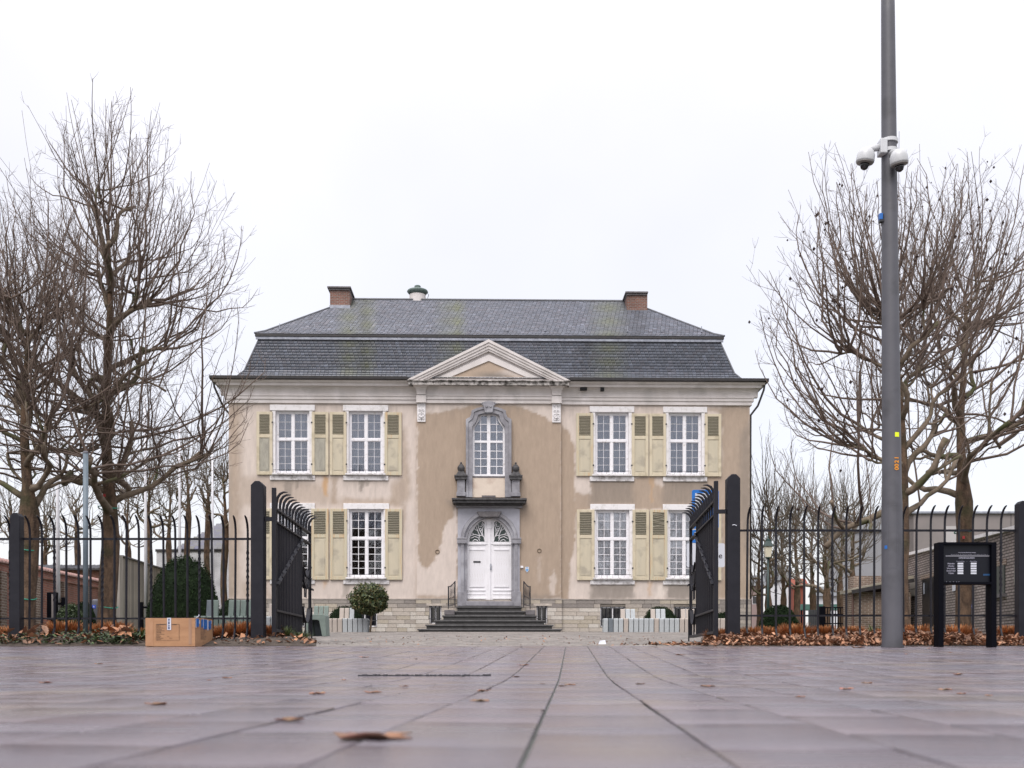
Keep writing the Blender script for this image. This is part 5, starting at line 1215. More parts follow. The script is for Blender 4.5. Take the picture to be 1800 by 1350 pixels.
def domecam(label, cx_, cy_, pyc, R_, tilt, arm_from):
    zc = WZ(pyc, cy_); t = thing('dome_camera', label, 'camera', (cx_, cy_, zc)); T = Matrix.Rotation(tilt, 3, 'Y') @ Matrix.Rotation(math.radians(6), 3, 'X')
    MB().lathe([(.001, .14), (R_*.55, .135), (R_*.8, .11), (R_*.98, .06), (R_, -.01), (R_*.98, -.03), (.001, -.03)], (cx_, cy_, zc), 28, tilt=T).build('housing', M['cam_white'], t, smooth=True)
    MB().lathe([(R_*.97, -.031), (R_*.9, -.045), (R_*.5, -.05), (.001, -.05)], (cx_, cy_, zc), 28, tilt=T).build('bezel', M['cam_grey'], t, smooth=True)
    MB().lathe([(R_*.52, -.05), (R_*.50, -.075), (R_*.36, -.11), (R_*.15, -.125), (.001, -.127)], (cx_, cy_, zc), 24, tilt=T).build('lens_dome', M['glass_dark'], t, smooth=True)
    MB().tube([Vector(arm_from), Vector((cx_, cy_, zc+.13))+(Vector(arm_from)-Vector((cx_, cy_, zc+.13)))*.25, (cx_, cy_, zc+.10)], [.045, .038, .05], 12).build('arm', M['cam_white'], t, smooth=True)
    return t
xa = polex(zc)
domecam('white dome camera on an arm at the left side of the grey mast', WX(1521, PDp-.05), PDp-.05, 281, .115, math.radians(6), (xa-.12, PDp-.05, WZ(262, PDp)))
domecam('white dome camera close against the right front of the grey mast', WX(1580.5, PDp-.22), PDp-.22, 284, .112, math.radians(-8), (xa+.0, PDp-.1, WZ(276, PDp)))
bb = thing('sensor_box', 'small blue box clipped high on the left side of the grey mast', 'sensor', (WX(1547, PDp), PDp-.02, WZ(385, PDp)))
MB().box(WX(1544, PDp), WX(1550, PDp), PDp-.05, PDp+.01, WZ(388, PDp), WZ(377, PDp)).build('case', M['blue'], bb, bevel=.006); MB().box(WX(1544.5, PDp), WX(1554, PDp), PDp-.05, PDp+.02, WZ(392, PDp), WZ(388.3, PDp)).build('bracket', M['iron'], bb)
# ---------------------------------------------------------------- notice board
ND = 13.3; gx = WX(1702, ND)
nb_ = thing('notice_board', 'black opening-hours board on two legs before the right fence', 'sign', (gx, ND, ground(ND)))
gz = ground(ND); x0, x1 = WX(1650, ND), WX(1753.5, ND); zt = WZ(953, ND); zb_ = WZ(1027, ND); lw = .068; dp = .16
for (a, c) in ((x0, x0+lw), (x1-lw-.01, x1-.01)): MB().box(a, c, ND, ND+dp, gz-.1, zt-.0005).build('leg', M['board_black'], nb_, bevel=.004)
MB().box(x0+lw+.001, x1-lw-.011, ND+.001, ND+dp, zt-.03, zt).build('top_rail', M['board_black'], nb_); MB().box(x0+lw+.001, x1-lw-.011, ND+.001, ND+dp, zb_, zb_+.03).build('bottom_rail', M['board_black'], nb_)
pf = ND+.05; pan = MB().box(x0+lw+.001, x1-lw-.011, pf, pf+.06, zb_+.031, zt-.031).build('panel', mat('panel_black', (.006, .007, .012, 1), rough=.4, spec=.25), nb_)
def ntext(s, size, px, py, bold=.0, mt='sign_ink_pale'):
    me = text_mesh(s, size, M[mt], bold); o = ob('lettering', me, pan); o.location = W(px, py, pf-.001)-Vector((gx, ND, gz)); o.rotation_euler = (math.pi/2, 0, 0); return o
Z = lambda x, y: (1640+x/13.5, 940+y/13.5)
ntext('OPENINGSUREN', .028, *Z(800, 552), .0008)
b = MB(); rr_ = random.Random(4)
def dash(xa, xb, y, h): b.box(WX(Z(xa, 0)[0], pf), WX(Z(xb, 0)[0], pf), pf-.003, pf-.0005, WZ(Z(0, y)[1], pf)-h/2, WZ(Z(0, y)[1], pf)+h/2)
x = 600
while x < 1000: w_ = rr_.uniform(8, 20); dash(x, x+w_, 425+rr_.uniform(-4, 4), .010); x += w_+rr_.uniform(4, 14)
x = 430
while x < 1290: w_ = rr_.uniform(5, 14); dash(x, x+w_, 470+rr_.uniform(-4, 4), .006); x += w_+rr_.uniform(8, 30)
for x in (310, 395, 475, 550, 605): dash(x, x+18, 1120, .011)
b.build('small_print', M['sign_ink_pale'], pan)
b = MB(); b.box(WX(Z(300, 0)[0], pf), WX(Z(1335, 0)[0], pf), pf-.003, pf-.0005, WZ(Z(0, 512)[1], pf), WZ(Z(0, 495)[1], pf)); b.build('rule_line', mat('rule_grey', (.3, .3, .34, 1), rough=.5), pan)
ntext('Voormiddag', .021, *Z(650, 632)); ntext('-', .02, *Z(810, 632)); ntext('Namiddag', .023, *Z(960, 632))
for i, dname in enumerate(('Maandag', 'Dinsdag', 'Woensdag', 'Donderdag', 'Vrijdag')):
    y = 685+i*57; ntext(dname, .026, *Z(430, y), .0008)
    for xa, xb in ((582, 716), (895, 1030)):
        MB().box(WX(Z(xa, 0)[0], pf), WX(Z(xb, 0)[0], pf), pf-.004, pf-.0005, WZ(Z(0, y+20)[1], pf), WZ(Z(0, y-20)[1], pf)).build('hours_strip', M['sign_white'], pan)
MB().box(WX(Z(1190, 0)[0], pf), WX(Z(1360, 0)[0], pf), pf-.003, pf-.0005, WZ(Z(0, 970)[1], pf), WZ(Z(0, 930)[1], pf)).build('logo_strip', mat('logo_blue', (.004, .05, .14, 1), rough=.5), pan)
# ---------------------------------------------------------------- parking sign behind the right gate leaf
SD = 21.0; sx = WX(1240, SD)
ps = thing('parking_sign', 'blue parking sign on a grey post half hidden by the right gate leaf', 'sign', (sx, SD, ground(SD)))
MB().tube([(sx, SD+.05, ground(SD)-.2), (sx, SD+.05, WZ(868, SD))], .03, 12).build('post', M['grey_pole'], ps)
def rrect(x0, x1, z0, z1, r, y0, y1):
    P = []
    for cx_, cz_, a0_ in ((x1-r, z0+r, -90), (x1-r, z1-r, 0), (x0+r, z1-r, 90), (x0+r, z0+r, 180)):
        for k in range(5): a_ = math.radians(a0_+k*22.5); P.append((cx_+r*math.cos(a_), cz_+r*math.sin(a_)))
    return MB().prism(P, y0, y1)
rrect(WX(1216.5, SD), WX(1263.5, SD), WZ(929, SD), WZ(861, SD), .035, SD, SD+.02).build('blue_panel', M['sign_blue'], ps)
me = text_mesh('P', .72, M['sign_white'], .03); o = ob('lettering', me, ps); o.location = W(1236, 893, SD-.003)-Vector((sx, SD, ground(SD))); o.rotation_euler = (math.pi/2, 0, 0)
rrect(WX(1217, SD), WX(1263, SD), WZ(954, SD), WZ(931.5, SD), .02, SD, SD+.02).build('blue_panel', M['sign_blue'], ps)
me = text_mesh('i', .2, M['sign_white'], .01); o = ob('lettering', me, ps); o.location = W(1222.5, 942, SD-.003)-Vector((sx, SD, ground(SD))); o.rotation_euler = (math.pi/2, 0, 0)
rrect(WX(1207.5, SD), WX(1274, SD), WZ(997, SD), WZ(955, SD), .035, SD, SD+.02).build('white_panel', M['sign_white'], ps)
me = text_mesh('ie', .165, M['ink'], .001); o = ob('lettering', me, ps); o.location = W(1265, 977, SD-.003)-Vector((sx, SD, ground(SD))); o.rotation_euler = (math.pi/2, 0, 0)
# ---------------------------------------------------------------- cardboard box
BD = 13.72; L_ = .655; H_ = .385; Dp = .82; rz = math.radians(.5)
bx = thing('cardboard_box', 'large worn cardboard box with torn blue tape before the left fence', 'box', (WX(257, BD-.1)+.0, BD-.12, ground(BD-.1)), rz)
b = MB(); nx = 12; rb = random.Random(2)
b.box(0, L_, 0, .005, 0.004, H_-.006); b.box(0, .005, .006, Dp, 0.004, H_-.01); b.box(L_-.005, L_, .006, Dp, 0.004, H_+.004); b.box(.006, L_-.006, Dp-.005, Dp, 0.004, H_)
b.box(.006, L_-.006, .006, Dp-.006, .004, .008)
# gently bowed and dented faces
bm_ = b.build('carton', M['cardboard'], bx, local=True, bevel=.002)
fl_ = MB(); fl_.add([(.0, .002, H_-.006), (L_, .002, H_-.004), (L_, Dp*.5, H_+.004), (.0, Dp*.5, H_-.004)], [(0, 1, 2, 3)]); fl_.add([(0, Dp, H_), (L_, Dp, H_+.004), (L_, Dp*.51, H_+.012), (0, Dp*.51, H_+.002)], [(3, 2, 1, 0)]); fl_.build('flap', M['cardboard'], bx, local=True)
MB().box(-.002, .10, -.003, -.0005, .01, H_-.012).build('corner_fold', mat('worn_cardboard', (.36, .19, .10, 1), (.42, .24, .14, 1), scale=9, rough=.9), bx, local=True)
MB().box(L_-.085, L_-.045, -.003, -.0005, .03, H_-.01).build('crease', mat('scuffed_cardboard', (.29, .175, .12, 1), (.36, .22, .14, 1), scale=8, rough=.9, stretch=(2, 1, .3)), bx, local=True)
b = MB(); X0 = L_*(385-150)/1110*1.0; X1 = L_*(900-150)/1110; Zh = lambda y: H_*(1-(y-200)/680.0)
def ln(x0, x1, z, h=.0025): b.box(x0, x1, -.0045, -.0032, z-h, z+h)
ln(X0, X1, Zh(352)+.0, .0016); ln(X0, X1, Zh(728), .0012); b.box(X0, X0+.003, -.0045, -.0032, Zh(728), Zh(352)); b.box(X1, X1+.004, -.0045, -.0032, Zh(728), Zh(352))
ln(X0+.01, X0+.13, Zh(352)-.004, .004); ln(X1-.09, X1-.03, Zh(352)-.004, .004)
yy = 385
while yy < 715:
    x = X0+.012; n_ = rb.choice([2, 3, 3, 5])
    for k in range(n_): w_ = rb.uniform(.008, .02); ln(x, x+w_, Zh(yy)+rb.uniform(-.001, .001), .0028); x += w_+.005
    if rb.random() < .5:
        x = rb.uniform(X0+.12, X1-.08)
        for k in range(3): w_ = rb.uniform(.006, .018); ln(x, x+w_, Zh(yy), .0024); x += w_+.004
    yy += rb.choice([22, 28, 34])
b.build('printed_lines', mat('faded_box_print', (.13, .085, .06, 1), rough=.9), bx, local=True)
b = MB(); yy = 390
while yy < 715:
    y = .25
    for k in range(rb.choice([3, 4])): w_ = rb.uniform(.02, .08); b.box(L_+.0005, L_+.002, y, y+w_, Zh(yy)-.003, Zh(yy)+.003); y += w_+.02
    yy += rb.choice([24, 30])
b.build('printed_lines', mat('faded_side_print', (.13, .085, .06, 1), rough=.9), bx, local=True)
xt0 = L_*(635-150)/1110; tp = MB().box(xt0, xt0+.052, -.006, -.0048, Zh(490), H_-.002).build('address_label', M['tape'], bx, local=True)
b = MB()
for k, (ya, yb) in enumerate(((225, 270), (290, 355), (375, 400), (410, 470))): b.box(xt0+.014, xt0+.034, -.0075, -.0062, Zh(yb), Zh(ya))
b.build('label_print', mat('blue_grey_print', (.05, .07, .16, 1), rough=.6), tp, local=True)
b = MB()
S_ = 1.6
for (y0_, y1_, za_, zb2) in ((.03, .10, 215, 435), (.17, .22, 225, 420), (.24, .34, 215, 455), (.38, .46, 230, 440)): [b.box(L_+.0025+q*.0002, L_+.004+q*.0002, (y0_+(y1_-y0_)*q/4+rb.uniform(-.004, .004))*S_, (y0_+(y1_-y0_)*(q+.9)/4)*S_, Zh(zb2+rb.uniform(-40, 10)), Zh(za_+rb.uniform(-5, 15))+.002) for q in range(4)]; b.build('torn_tape', M['sign_blue'], bx, local=True); b = MB()
if 0: b.build('torn_tape', M['sign_blue'], bx, local=True)
for (y0_, y1_, za_, zb2) in ((.01, .03, 215, 440), (.10, .13, 250, 330), (.22, .24, 200, 430), (.34, .38, 215, 470), (.46, .48, 220, 300)): MB().box(L_+.0022, L_+.0038, y0_*S_, y1_*S_, Zh(zb2), Zh(za_)+.002).build('torn_tape', M['tape'], bx, local=True)
MB().tube([(L_-.02, .1, H_), (L_+.01, .14, H_+.03), (L_-.01, .2, H_+.045)], .005, 5).build('torn_tape', M['tape'], bx, local=True)
# ---------------------------------------------------------------- plain steel post, flagpoles, bollards
def cyl(nm, mt, px, D, pytop, r, parent, n=12, zb_=None, r2=None, smooth=True):
    x = WX(px, D); return MB().tube([(x, D, (ground(D) if zb_ is None else zb_)-.1), (x, D, WZ(pytop, D))], [r, r2 or r], n).build(nm, M[mt], parent, smooth=smooth)
D = 14.75; t = thing('steel_post', 'blue-grey steel post without a sign behind the left fence', 'post', (WX(150.5, D), D, ground(D))); MB().tube([(WX(150.5, D), D, ground(D)), (WX(150.5, D), D, WZ(796, D))], .036, 16).build('tube', M['post_blue'], t, smooth=True); MB().lathe([(.038, -.01), (.038, .012), (.025, .024), (.001, .028)], (WX(150.5, D), D, WZ(796, D)), 16).build('cap', M['bollard'], t)
for i, (px, D, ptop, lb, bk) in enumerate(((100.5, 27, 690, 'white flagpole by the small green shrub, furthest left', 1), (187, 30, 655, 'white flagpole hidden behind the mossy trunk of the second tree', 0), (255, 33, 700, 'white flagpole left of the tall clipped yew', 1), (315, 35.5, 690, 'white flagpole in front of the middle of the tall clipped yew', 1), (373, 38, 720, 'white flagpole nearest the house corner', 0))):
    t = thing('flagpole', lb, 'flagpole', (WX(px, D), D, ground(D)), group='white flagpoles on the lawn')
    x = WX(px, D); MB().tube([(x+.03, D, ground(D)), (x, D, WZ(ptop, D))], [.062, .026], 12).build('pole', M['pole_white'], t, smooth=True)
    for s_ in (-1, 1): MB().box(x+.03+s_*.14-.04, x+.03+s_*.14+.04, D-.06, D+.06, ground(D), ground(D)+1.0).build('base_bracket', M['board_black'], t)
    MB().box(x-.11, x+.17, D-.065, D-.045, ground(D)+.8, ground(D)+.86).build('base_clamp', M['board_black'], t)
for px, D, ptop, lb in ((167.5, 27, 1053, 'grey bollard with a blue sticker beside the second left tree'), (1592, 26, 1047, 'grey bollard with a blue sticker just right of the grey mast'), (1706, 26, 1052, 'grey bollard seen below the notice board')):
    t = thing('bollard', lb, 'bollard', (WX(px, D), D, ground(D)), group='grey bollards behind the fence'); zt = WZ(ptop, D); r = .088
    MB().lathe([(r, ground(D)-.1), (r, zt-.07), (r*.9, zt-.03), (r*.6, zt-.006), (.001, zt)], (WX(px, D), D, 0), 18).build('body', M['bollard'], t, smooth=True)
    MB().box(WX(px, D)-.045, WX(px, D)+.045, D-r-.006, D-r+.02, zt-.25, zt-.16).build('sticker', mat('blue_sticker', (.03, .08, .5, 1), rough=.4), t)
    MB().box(WX(px, D)-.012, WX(px, D)+.012, D-r-.009, D-r-.0061, zt-.225, zt-.185).build('arrow', M['sign_white'], t)
t = thing('display_case', 'small black display case standing before the red brick wall', 'notice case', (WX(91, 26), 26, ground(26))); D = 26
MB().box(WX(82, D), WX(99, D), D, D+.12, WZ(1090, D), WZ(1041, D)).build('frame', M['board_black'], t, bevel=.01); MB().box(WX(90.5, D), WX(97.5, D), D-.004, D+.01, WZ(1086, D), WZ(1044, D)).build('pane', M['grey_render'], t)
# street lantern
D = 30; lx = WX(1350, D); t = thing('street_lantern', 'old-style green lantern on a post to the right of the house', 'street lamp', (lx, D, ground(D)))
za, zb_, zc_, zd = WZ(980, D), WZ(962, D), WZ(957, D), WZ(943, D)
MB().tube([(lx, D, ground(D)), (lx, D, ground(D)+1), (lx, D, za)], [.06, .04, .028], 10).build('post', M['lamp_green'], t, smooth=True)
r_ = lambda p: p/F*D
def frus(b, z0, w0, z1, w1):
    vs = [(lx-w0, D-w0, z0), (lx+w0, D-w0, z0), (lx+w0, D+w0, z0), (lx-w0, D+w0, z0), (lx-w1, D-w1, z1), (lx+w1, D-w1, z1), (lx+w1, D+w1, z1), (lx-w1, D+w1, z1)]
    return b.add(vs, [(3, 2, 1, 0), (4, 5, 6, 7), (0, 1, 5, 4), (1, 2, 6, 5), (2, 3, 7, 6), (3, 0, 4, 7)])
frus(MB(), za+.01, r_(4), WZ(961.5, D), r_(6.2)).build('lamp_glass', M['lamp_glass'], t); frus(MB(), WZ(961, D), r_(8.5), WZ(951, D), r_(4)).build('lamp_roof', M['lamp_green'], t, bevel=.01)
b = MB(); frus(b, WZ(950.9, D), r_(4), WZ(948, D), r_(3.6)); b.lathe([(r_(2.4), WZ(948, D)), (r_(1.2), WZ(945, D)), (r_(1.8), WZ(943.5, D)), (.001, WZ(940.5, D))], (lx, D, 0), 8); frus(b, za-.02, r_(4.5), za+.008, r_(4.5)); b.build('finial', M['lamp_green'], t)
# ---------------------------------------------------------------- slatted concrete benches
brn = random.Random(9)
def bench(name, label, px0, D, n, pitch, colors, backs, ztop_px=None, h=.46, dep=.52, rz=0, backh=.36, slw=None, group='modular slatted benches before the house'):
    x0 = WX(px0, D); g = ground(D); t = thing(name, label, 'bench', (x0, D, g), rz, group)
    w = pitch-.028; th = .055
    prof = [(0.03, 0), (0.0, h-.03), (.02, h), (dep-.02, h), (dep, h-.03), (dep-.03, 0), (dep-.03-th, 0), (dep-th-.01, h-th), (th+.01, h-th), (.03+th, 0)]
    def pm(poly, wd, mt): return MB().prof(poly, 0, wd).mesh('slat', M[mt])
    cache = {}
    bp = [(dep-.12, h), (dep-.02, h+backh), (dep+.04, h+backh), (dep-.02, h)]
    for k in range(n):
        c = colors[k % len(colors)]
        if c not in cache: cache[c] = pm(prof, w, c)
        ob('slat', cache[c], t, (k*pitch, 0, 0))
    # hidden rails carry the slats
    MB().box(0, n*pitch-.03, dep*.3, dep*.36, h-.12, h-.056).build('rail', M['bench_dark'], t, local=True); MB().box(0, n*pitch-.03, dep*.64, dep*.7, h-.12, h-.056).build('rail', M['bench_dark'], t, local=True)
    for (k0, cs) in backs:
        for j, c in enumerate(cs):
            if ('b', c) not in cache: cache[('b', c)] = pm([(dep-.14, h+.001), (dep-.06, h+backh-.02), (dep-.04, h+backh), (dep+.02, h+backh), (dep-.04, h+.001)], w, c)
            ob('back_slat', cache[('b', c)], t, ((k0+j)*pitch, 0, 0))
    return t
B_, G_, E_, K_ = 'bench_blue', 'bench_green', 'bench_beige', 'bench_dark'
D = 37.0; P9 = 8.95/F*D
bench('bench', 'long pale blue and beige slatted bench along the house right of the steps', 1061, D, 24, P9, [B_, K_, B_, B_, E_, B_, B_, B_, B_, B_, E_, B_, B_, B_, B_, E_, E_, E_, E_, E_, B_, B_, E_, E_], [(3.6, [E_, B_, B_]), (9.6, [E_, B_, B_]), (15.6, [E_, E_, E_]), (20, [E_, E_, E_])], h=.50, backh=.36)
bench('bench', 'beige and pale blue slatted bench left of the steps by the round bush', 575.5, D, 8, P9, [E_, E_, E_, B_, B_, B_, B_, B_], [(2, [E_, E_, B_])], h=.50, backh=.40)
D = 30.0; bench('bench', 'pale green slatted bench behind the open left gate leaf', 538, D, 3, .15, [G_], [(1, [G_, G_, G_])], h=.55, backh=.30)
# green end module seen from its hollow side
D = 24.5; x0, x1 = WX(541, D), WX(573.5, D); g = ground(D); z1 = WZ(1080, D)
t = thing('bench', 'pale green bench end showing its hollow side beside the left gate', 'bench', (x0, D, g), 0, 'modular slatted benches before the house')
xm0, xm1 = WX(548, D), WX(566, D)
b = MB(); b.ring([(x0-.02, g), (x0+.02, z1-.03), (x0+.05, z1), (x1-.05, z1), (x1-.02, z1-.03), (x1, g)], [(x0+.10, g), (xm0-.04, z1-.11), (xm0-.02, z1-.13), (xm1-.12, z1-.13), (xm1-.07, z1-.15), (x1-.10, g)], D, D+.5); b.build('seat', M['bench_green'], t, bevel=.012)
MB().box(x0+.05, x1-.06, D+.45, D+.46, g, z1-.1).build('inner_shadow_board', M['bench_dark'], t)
D = 25.5; bench('bench', 'pale green slatted bench with tall backs behind the left fence', 341, D, 9, .155, [G_], [(1.2, [K_, G_]), (4.8, [G_, G_, G_, G_])], h=.50, backh=.42)
bench('bench', 'grey-green slatted bench seen between the left gate post and gate leaf', 466, D+1.5, 3, .15, [B_, B_, E_], [(0, [E_, B_])], h=.50, backh=.36)
# ---------------------------------------------------------------- walls and buildings around
def wallrun(name, label, cat, A, B, h, th, mt, cop=None, z=None):
    """straight wall from A to B (xy), face on the right-hand side of A>B, top at constant height above the ground line"""
    ax, ay = A; bx_, by = B; L = math.hypot(bx_-ax, by-ay); rz = math.atan2(by-ay, bx_-ax); g0, g1 = ground(ay), ground(by)
    t = thing(name, label, cat, (ax, ay, g0), rz)
    b = MB(); n = 10
    for k in range(n):
        s0, s1 = L*k/n, L*(k+1)/n; q0 = (g1-g0)*k/n; q1 = (g1-g0)*(k+1)/n
        b.add([(s0, 0, q0-.3), (s1, 0, q1-.3), (s1, th, q1-.3), (s0, th, q0-.3), (s0, 0, q0+h), (s1, 0, q1+h), (s1, th, q1+h), (s0, th, q0+h)], [(0, 1, 5, 4), (2, 3, 7, 6), (4, 5, 6, 7)]+([(3, 0, 4, 7)] if k == 0 else [])+([(1, 2, 6, 5)] if k == n-1 else []))
    b.build('masonry', mt, t, local=True)
    return t, L, (g1-g0)/L
A = (-11.2, 19.5); B = (WX(224, 41), 41)
t, L, sl = wallrun('garden_wall', 'red brick garden wall with pale pink coping tiles receding on the left', 'wall', A, B, 1.75, .3, M['red_brick'])
tile = MB(); tile.prof([(-.06, .0), (-.06, .035), (.15, .13), (.36, .035), (.36, 0)], 0, .27); tile.prof([(-.075, .02), (-.075, .055), (.15, .15), (.375, .055), (.375, .02)], .2, .285); tme = tile.mesh('coping_tile', M['tile_pink'])
k = 0; s = 0
while s < L-.2: ob('coping_tile', tme, t, (s, 0, 1.752+sl*s), (0, -math.atan(sl), 0)); s += .285
b = MB()
for k in range(7): s = 1.5+k*3.1; b.box(s, s+.45, -.10, -.001, -.2+sl*s, 1.55+sl*s)
s = 0
b.build('pilasters', M['brown_brick'], t, local=True)
b = MB(); b.beam((0, -.03, 1.58), (L, -.03, 1.58+sl*L), .06, .09); b.build('string_course', M['red_brick'], t, local=True)
# low outbuilding with dark pantiles
def block(name, label, cat, x0, x1, y0, y1, ztop, mt, part='wall'):
    t = thing(name, label, cat, ((x0+x1)/2, y0, ground(y0))); MB().box(x0, x1, y0, y1, ground(y0)-.4, ztop).build(part, mt, t); return t
D = 50; t = block('outbuilding', 'low red outbuilding with dark tiled roof beyond the garden wall', 'shed', WX(20, D), WX(213, D), D, D+5, WZ(1001, D), M['red_brick'])
b = MB(); x = WX(18, D)
tm = MB(); tm.add([(0, -.3, 0), (.24, -.3, 0), (.24, 2.2, .38), (0, 2.2, .38), (.12, -.3, .06), (.12, 2.2, .44)], [(0, 4, 5, 3), (4, 1, 2, 5), (0, 1, 4)]); tmm = tm.mesh('roof_tile_row', mat('dark_pantile', (.035, .037, .045, 1), (.06, .06, .07, 1), scale=6, rough=.5))
while x < WX(214, D): ob('roof_tile_row', tmm, t, (x-t.location.x, 0, WZ(1001, D)-t.location.z)); x += .24
MB().box(WX(18, D), WX(215, D), D-.32, D-.25, WZ(1003, D), WZ(1000, D)).build('gutter', M['gutter'], t)
# concrete board fence
A = (WX(211, 37), 37); B = (WX(286, 46), 46); ax, ay = A; bx_, by = B; L = math.hypot(bx_-ax, by-ay); rz = math.atan2(by-ay, bx_-ax)
t = thing('board_fence', 'tall pale weathered board fence between the red wall and the white building', 'fence', (ax, ay, ground(ay)), rz); nbd = 34; sl = (ground(by)-ground(ay))/L; fr_ = random.Random(6)
bs = [MB().box(0, L/nbd-.02, -.03, 0, -.2, 2.72).mesh('board', mat('weathered_board', c, tuple(q*.7 for q in c[:3])+(1,), scale=3, rough=.9, stretch=(3, 1, .4))) for c in ((.40, .36, .31, 1), (.33, .30, .26, 1), (.26, .24, .21, 1))]
for k in range(nbd): ob('board', fr_.choice(bs), t, (k*L/nbd, fr_.uniform(-.01, .01), sl*k*L/nbd+fr_.uniform(-.02, .02)))
MB().beam((0, .0, 2.76), (L, .0, 2.76+sl*L), .22, .05).build('cap_rail', M['bluestone_dark'], t, local=True)
MB().box(-.55, -.02, -.1, .5, -.2, 2.74).build('end_pillar', M['concrete'], t, local=True)
# white brick building with slate roof behind the yew
D = 62; x0, x1 = WX(275, D), WX(470, D); zt = WZ(965.5, D); g = ground(D)
t = thing('white_building', 'white painted brick building with grey slate roof behind the clipped yew', 'building', (x0, D, g)); MB().box(x0, x1, D, D+9, g-.5, zt).build('wall', M['white_brick'], t)
MB().box(x0-.05, x1, D-.06, D+.0-.001, zt-.15, zt).build('gutter', M['gutter'], t)
xr = WX(312, D); zr = WZ(905, D); xq = WX(350, D+4)
xr2 = WX(352, D)
V_ = [(xr, D-.1, zt), (x1, D-.1, zt), (x1, D+4.5, zr), (WX(385, D+4.5), D+4.5, zr), (xr, D+9, zt)]
b = MB(); b.add(V_, [(0, 1, 2, 3), (0, 3, 4)]); rf = b.build('roof', M['slate_plain'], t)
# slate courses on the visible slope
b = MB(); n = 22; rr = random.Random(3)
for k in range(n):
    tq = k/n; z = zt+(zr-zt)*tq; y = D-.1+4.6*tq; xl = xr+(WX(385, D+4.5)-xr)*tq; x = xl+(k % 2)*.18
    while x < x1: b.add([(x, y-.04, z+.02), (x+.33, y-.04, z+.02), (x+.33, y+.2, z+.22), (x, y+.2, z+.22), (x, y-.04, z-.02), (x+.33, y-.04, z-.02)], [(0, 1, 2, 3), (4, 5, 1, 0)], tuple([rr.uniform(.10, .14)]*2+[rr.uniform(.115, .165)])); x += .35
b.build('slates', M['slate'], t, kind='stuff')
# right: long grey brick wall of the annex
A = (WX(1590, 34.5), 34.5); B = (11.4, 18.5)
t, L, sl = wallrun('brick_annex', 'grey-brown brick annex wall with dark door and window on the far right', 'building', A, B, 2.55, .3, M['grey_brick'])
MB().beam((0, .1, 2.60), (L, .1, 2.60+sl*L), .42, .09).build('coping', M['white_lintel'], t, local=True)
Mi = FR[t.name].inverted()
def on_wall(px):
    # distance along the wall where the view ray at px meets it
    a = (px-PX)/F; ax, ay = A; dx, dy = (B[0]-ax)/L, (B[1]-ay)/L
    return (a*ay-ax)/(dx-a*dy)
def wd(name, pa, pb, pt, pbm, mt, out_=-.02, parent=None, dpt=.03):
    s0, s1 = on_wall(pa), on_wall(pb); sm = (s0+s1)/2; yd = A[1]+(B[1]-A[1])*sm/L; z0 = WZ(pbm, yd)-ground(A[1]); z1 = WZ(pt, yd)-ground(A[1])
    return MB().box(s0, s1, out_-dpt, out_, z0, z1).build(name, mt, parent or t, local=True), s0, s1, z0, z1
d_, s0, s1, z0, z1 = wd('door', 1623, 1643, 1016, 1100, mat('dark_door', (.008, .008, .01, 1), rough=.4), -.005)
MB().tube([(s0+.25*(s1-s0), -.06, z0+1.0), (s0+.25*(s1-s0), -.06, z0+1.35)], .02, 6).build('handle', M['lead'], d_, local=True)
MB().box(s0+.6*(s1-s0), s0+.8*(s1-s0), -.042, -.036, z0+1.9, z0+2.2) 
wd('lintel', 1619, 1646, 1008, 1016, M['brown_brick'], -.008, dpt=.012)
w_, s0, s1, z0, z1 = wd('window', 1752, 1767.5, 995, 1045, mat('green_grey_shutter', (.055, .065, .06, 1), (.075, .08, .075, 1), scale=2, rough=.5), -.005)
MB().box(s0-.1, s1+.1, -.12, -.002, z0-.08, z0).build('window_sill', M['bluestone_dark'], w_, local=True)
wd('lintel', 1748, 1770, 985, 994.5, M['brown_brick'], -.008, dpt=.012)
for (pa, pb, ta, tb, mt) in ((1601.5, 1610, 1023, 1035, 'concrete'), (1601.5, 1610, 1036.5, 1048, 'concrete'), (1676, 1691, 1027, 1038, 'sign_white'), (1785, 1792, 992, 1027, 'concrete')): wd('wall_plate', pa, pb, ta, tb, M[mt], -.005, dpt=.03)
# pale hall behind the annex
D = 40; x0 = WX(1606, D); t = block('hall', 'pale grey flat-roofed hall rising behind the brick annex', 'building', x0, WX(2050, D), D, D+2, WZ(903, D), M['grey_render'])
MB().box(x0-.1, WX(2052, D), D-.1, D+2, WZ(903, D)+.001, WZ(899.5, D)).build('roof_edge', M['lead'], t)
for k in range(1, 9): x = x0+k*1.9; MB().box(x-.015, x+.015, D-.012, D-.001, ground(D), WZ(903, D)-.01).build('panel_joint', M['bluestone_dark'], t)
MB().box(WX(1660, D), WX(1700, D), D-.03, D-.001, WZ(965, D), WZ(925, D)).build('wall_panel', mat('pale_panel', (.42, .40, .40, 1), rough=.8), t)
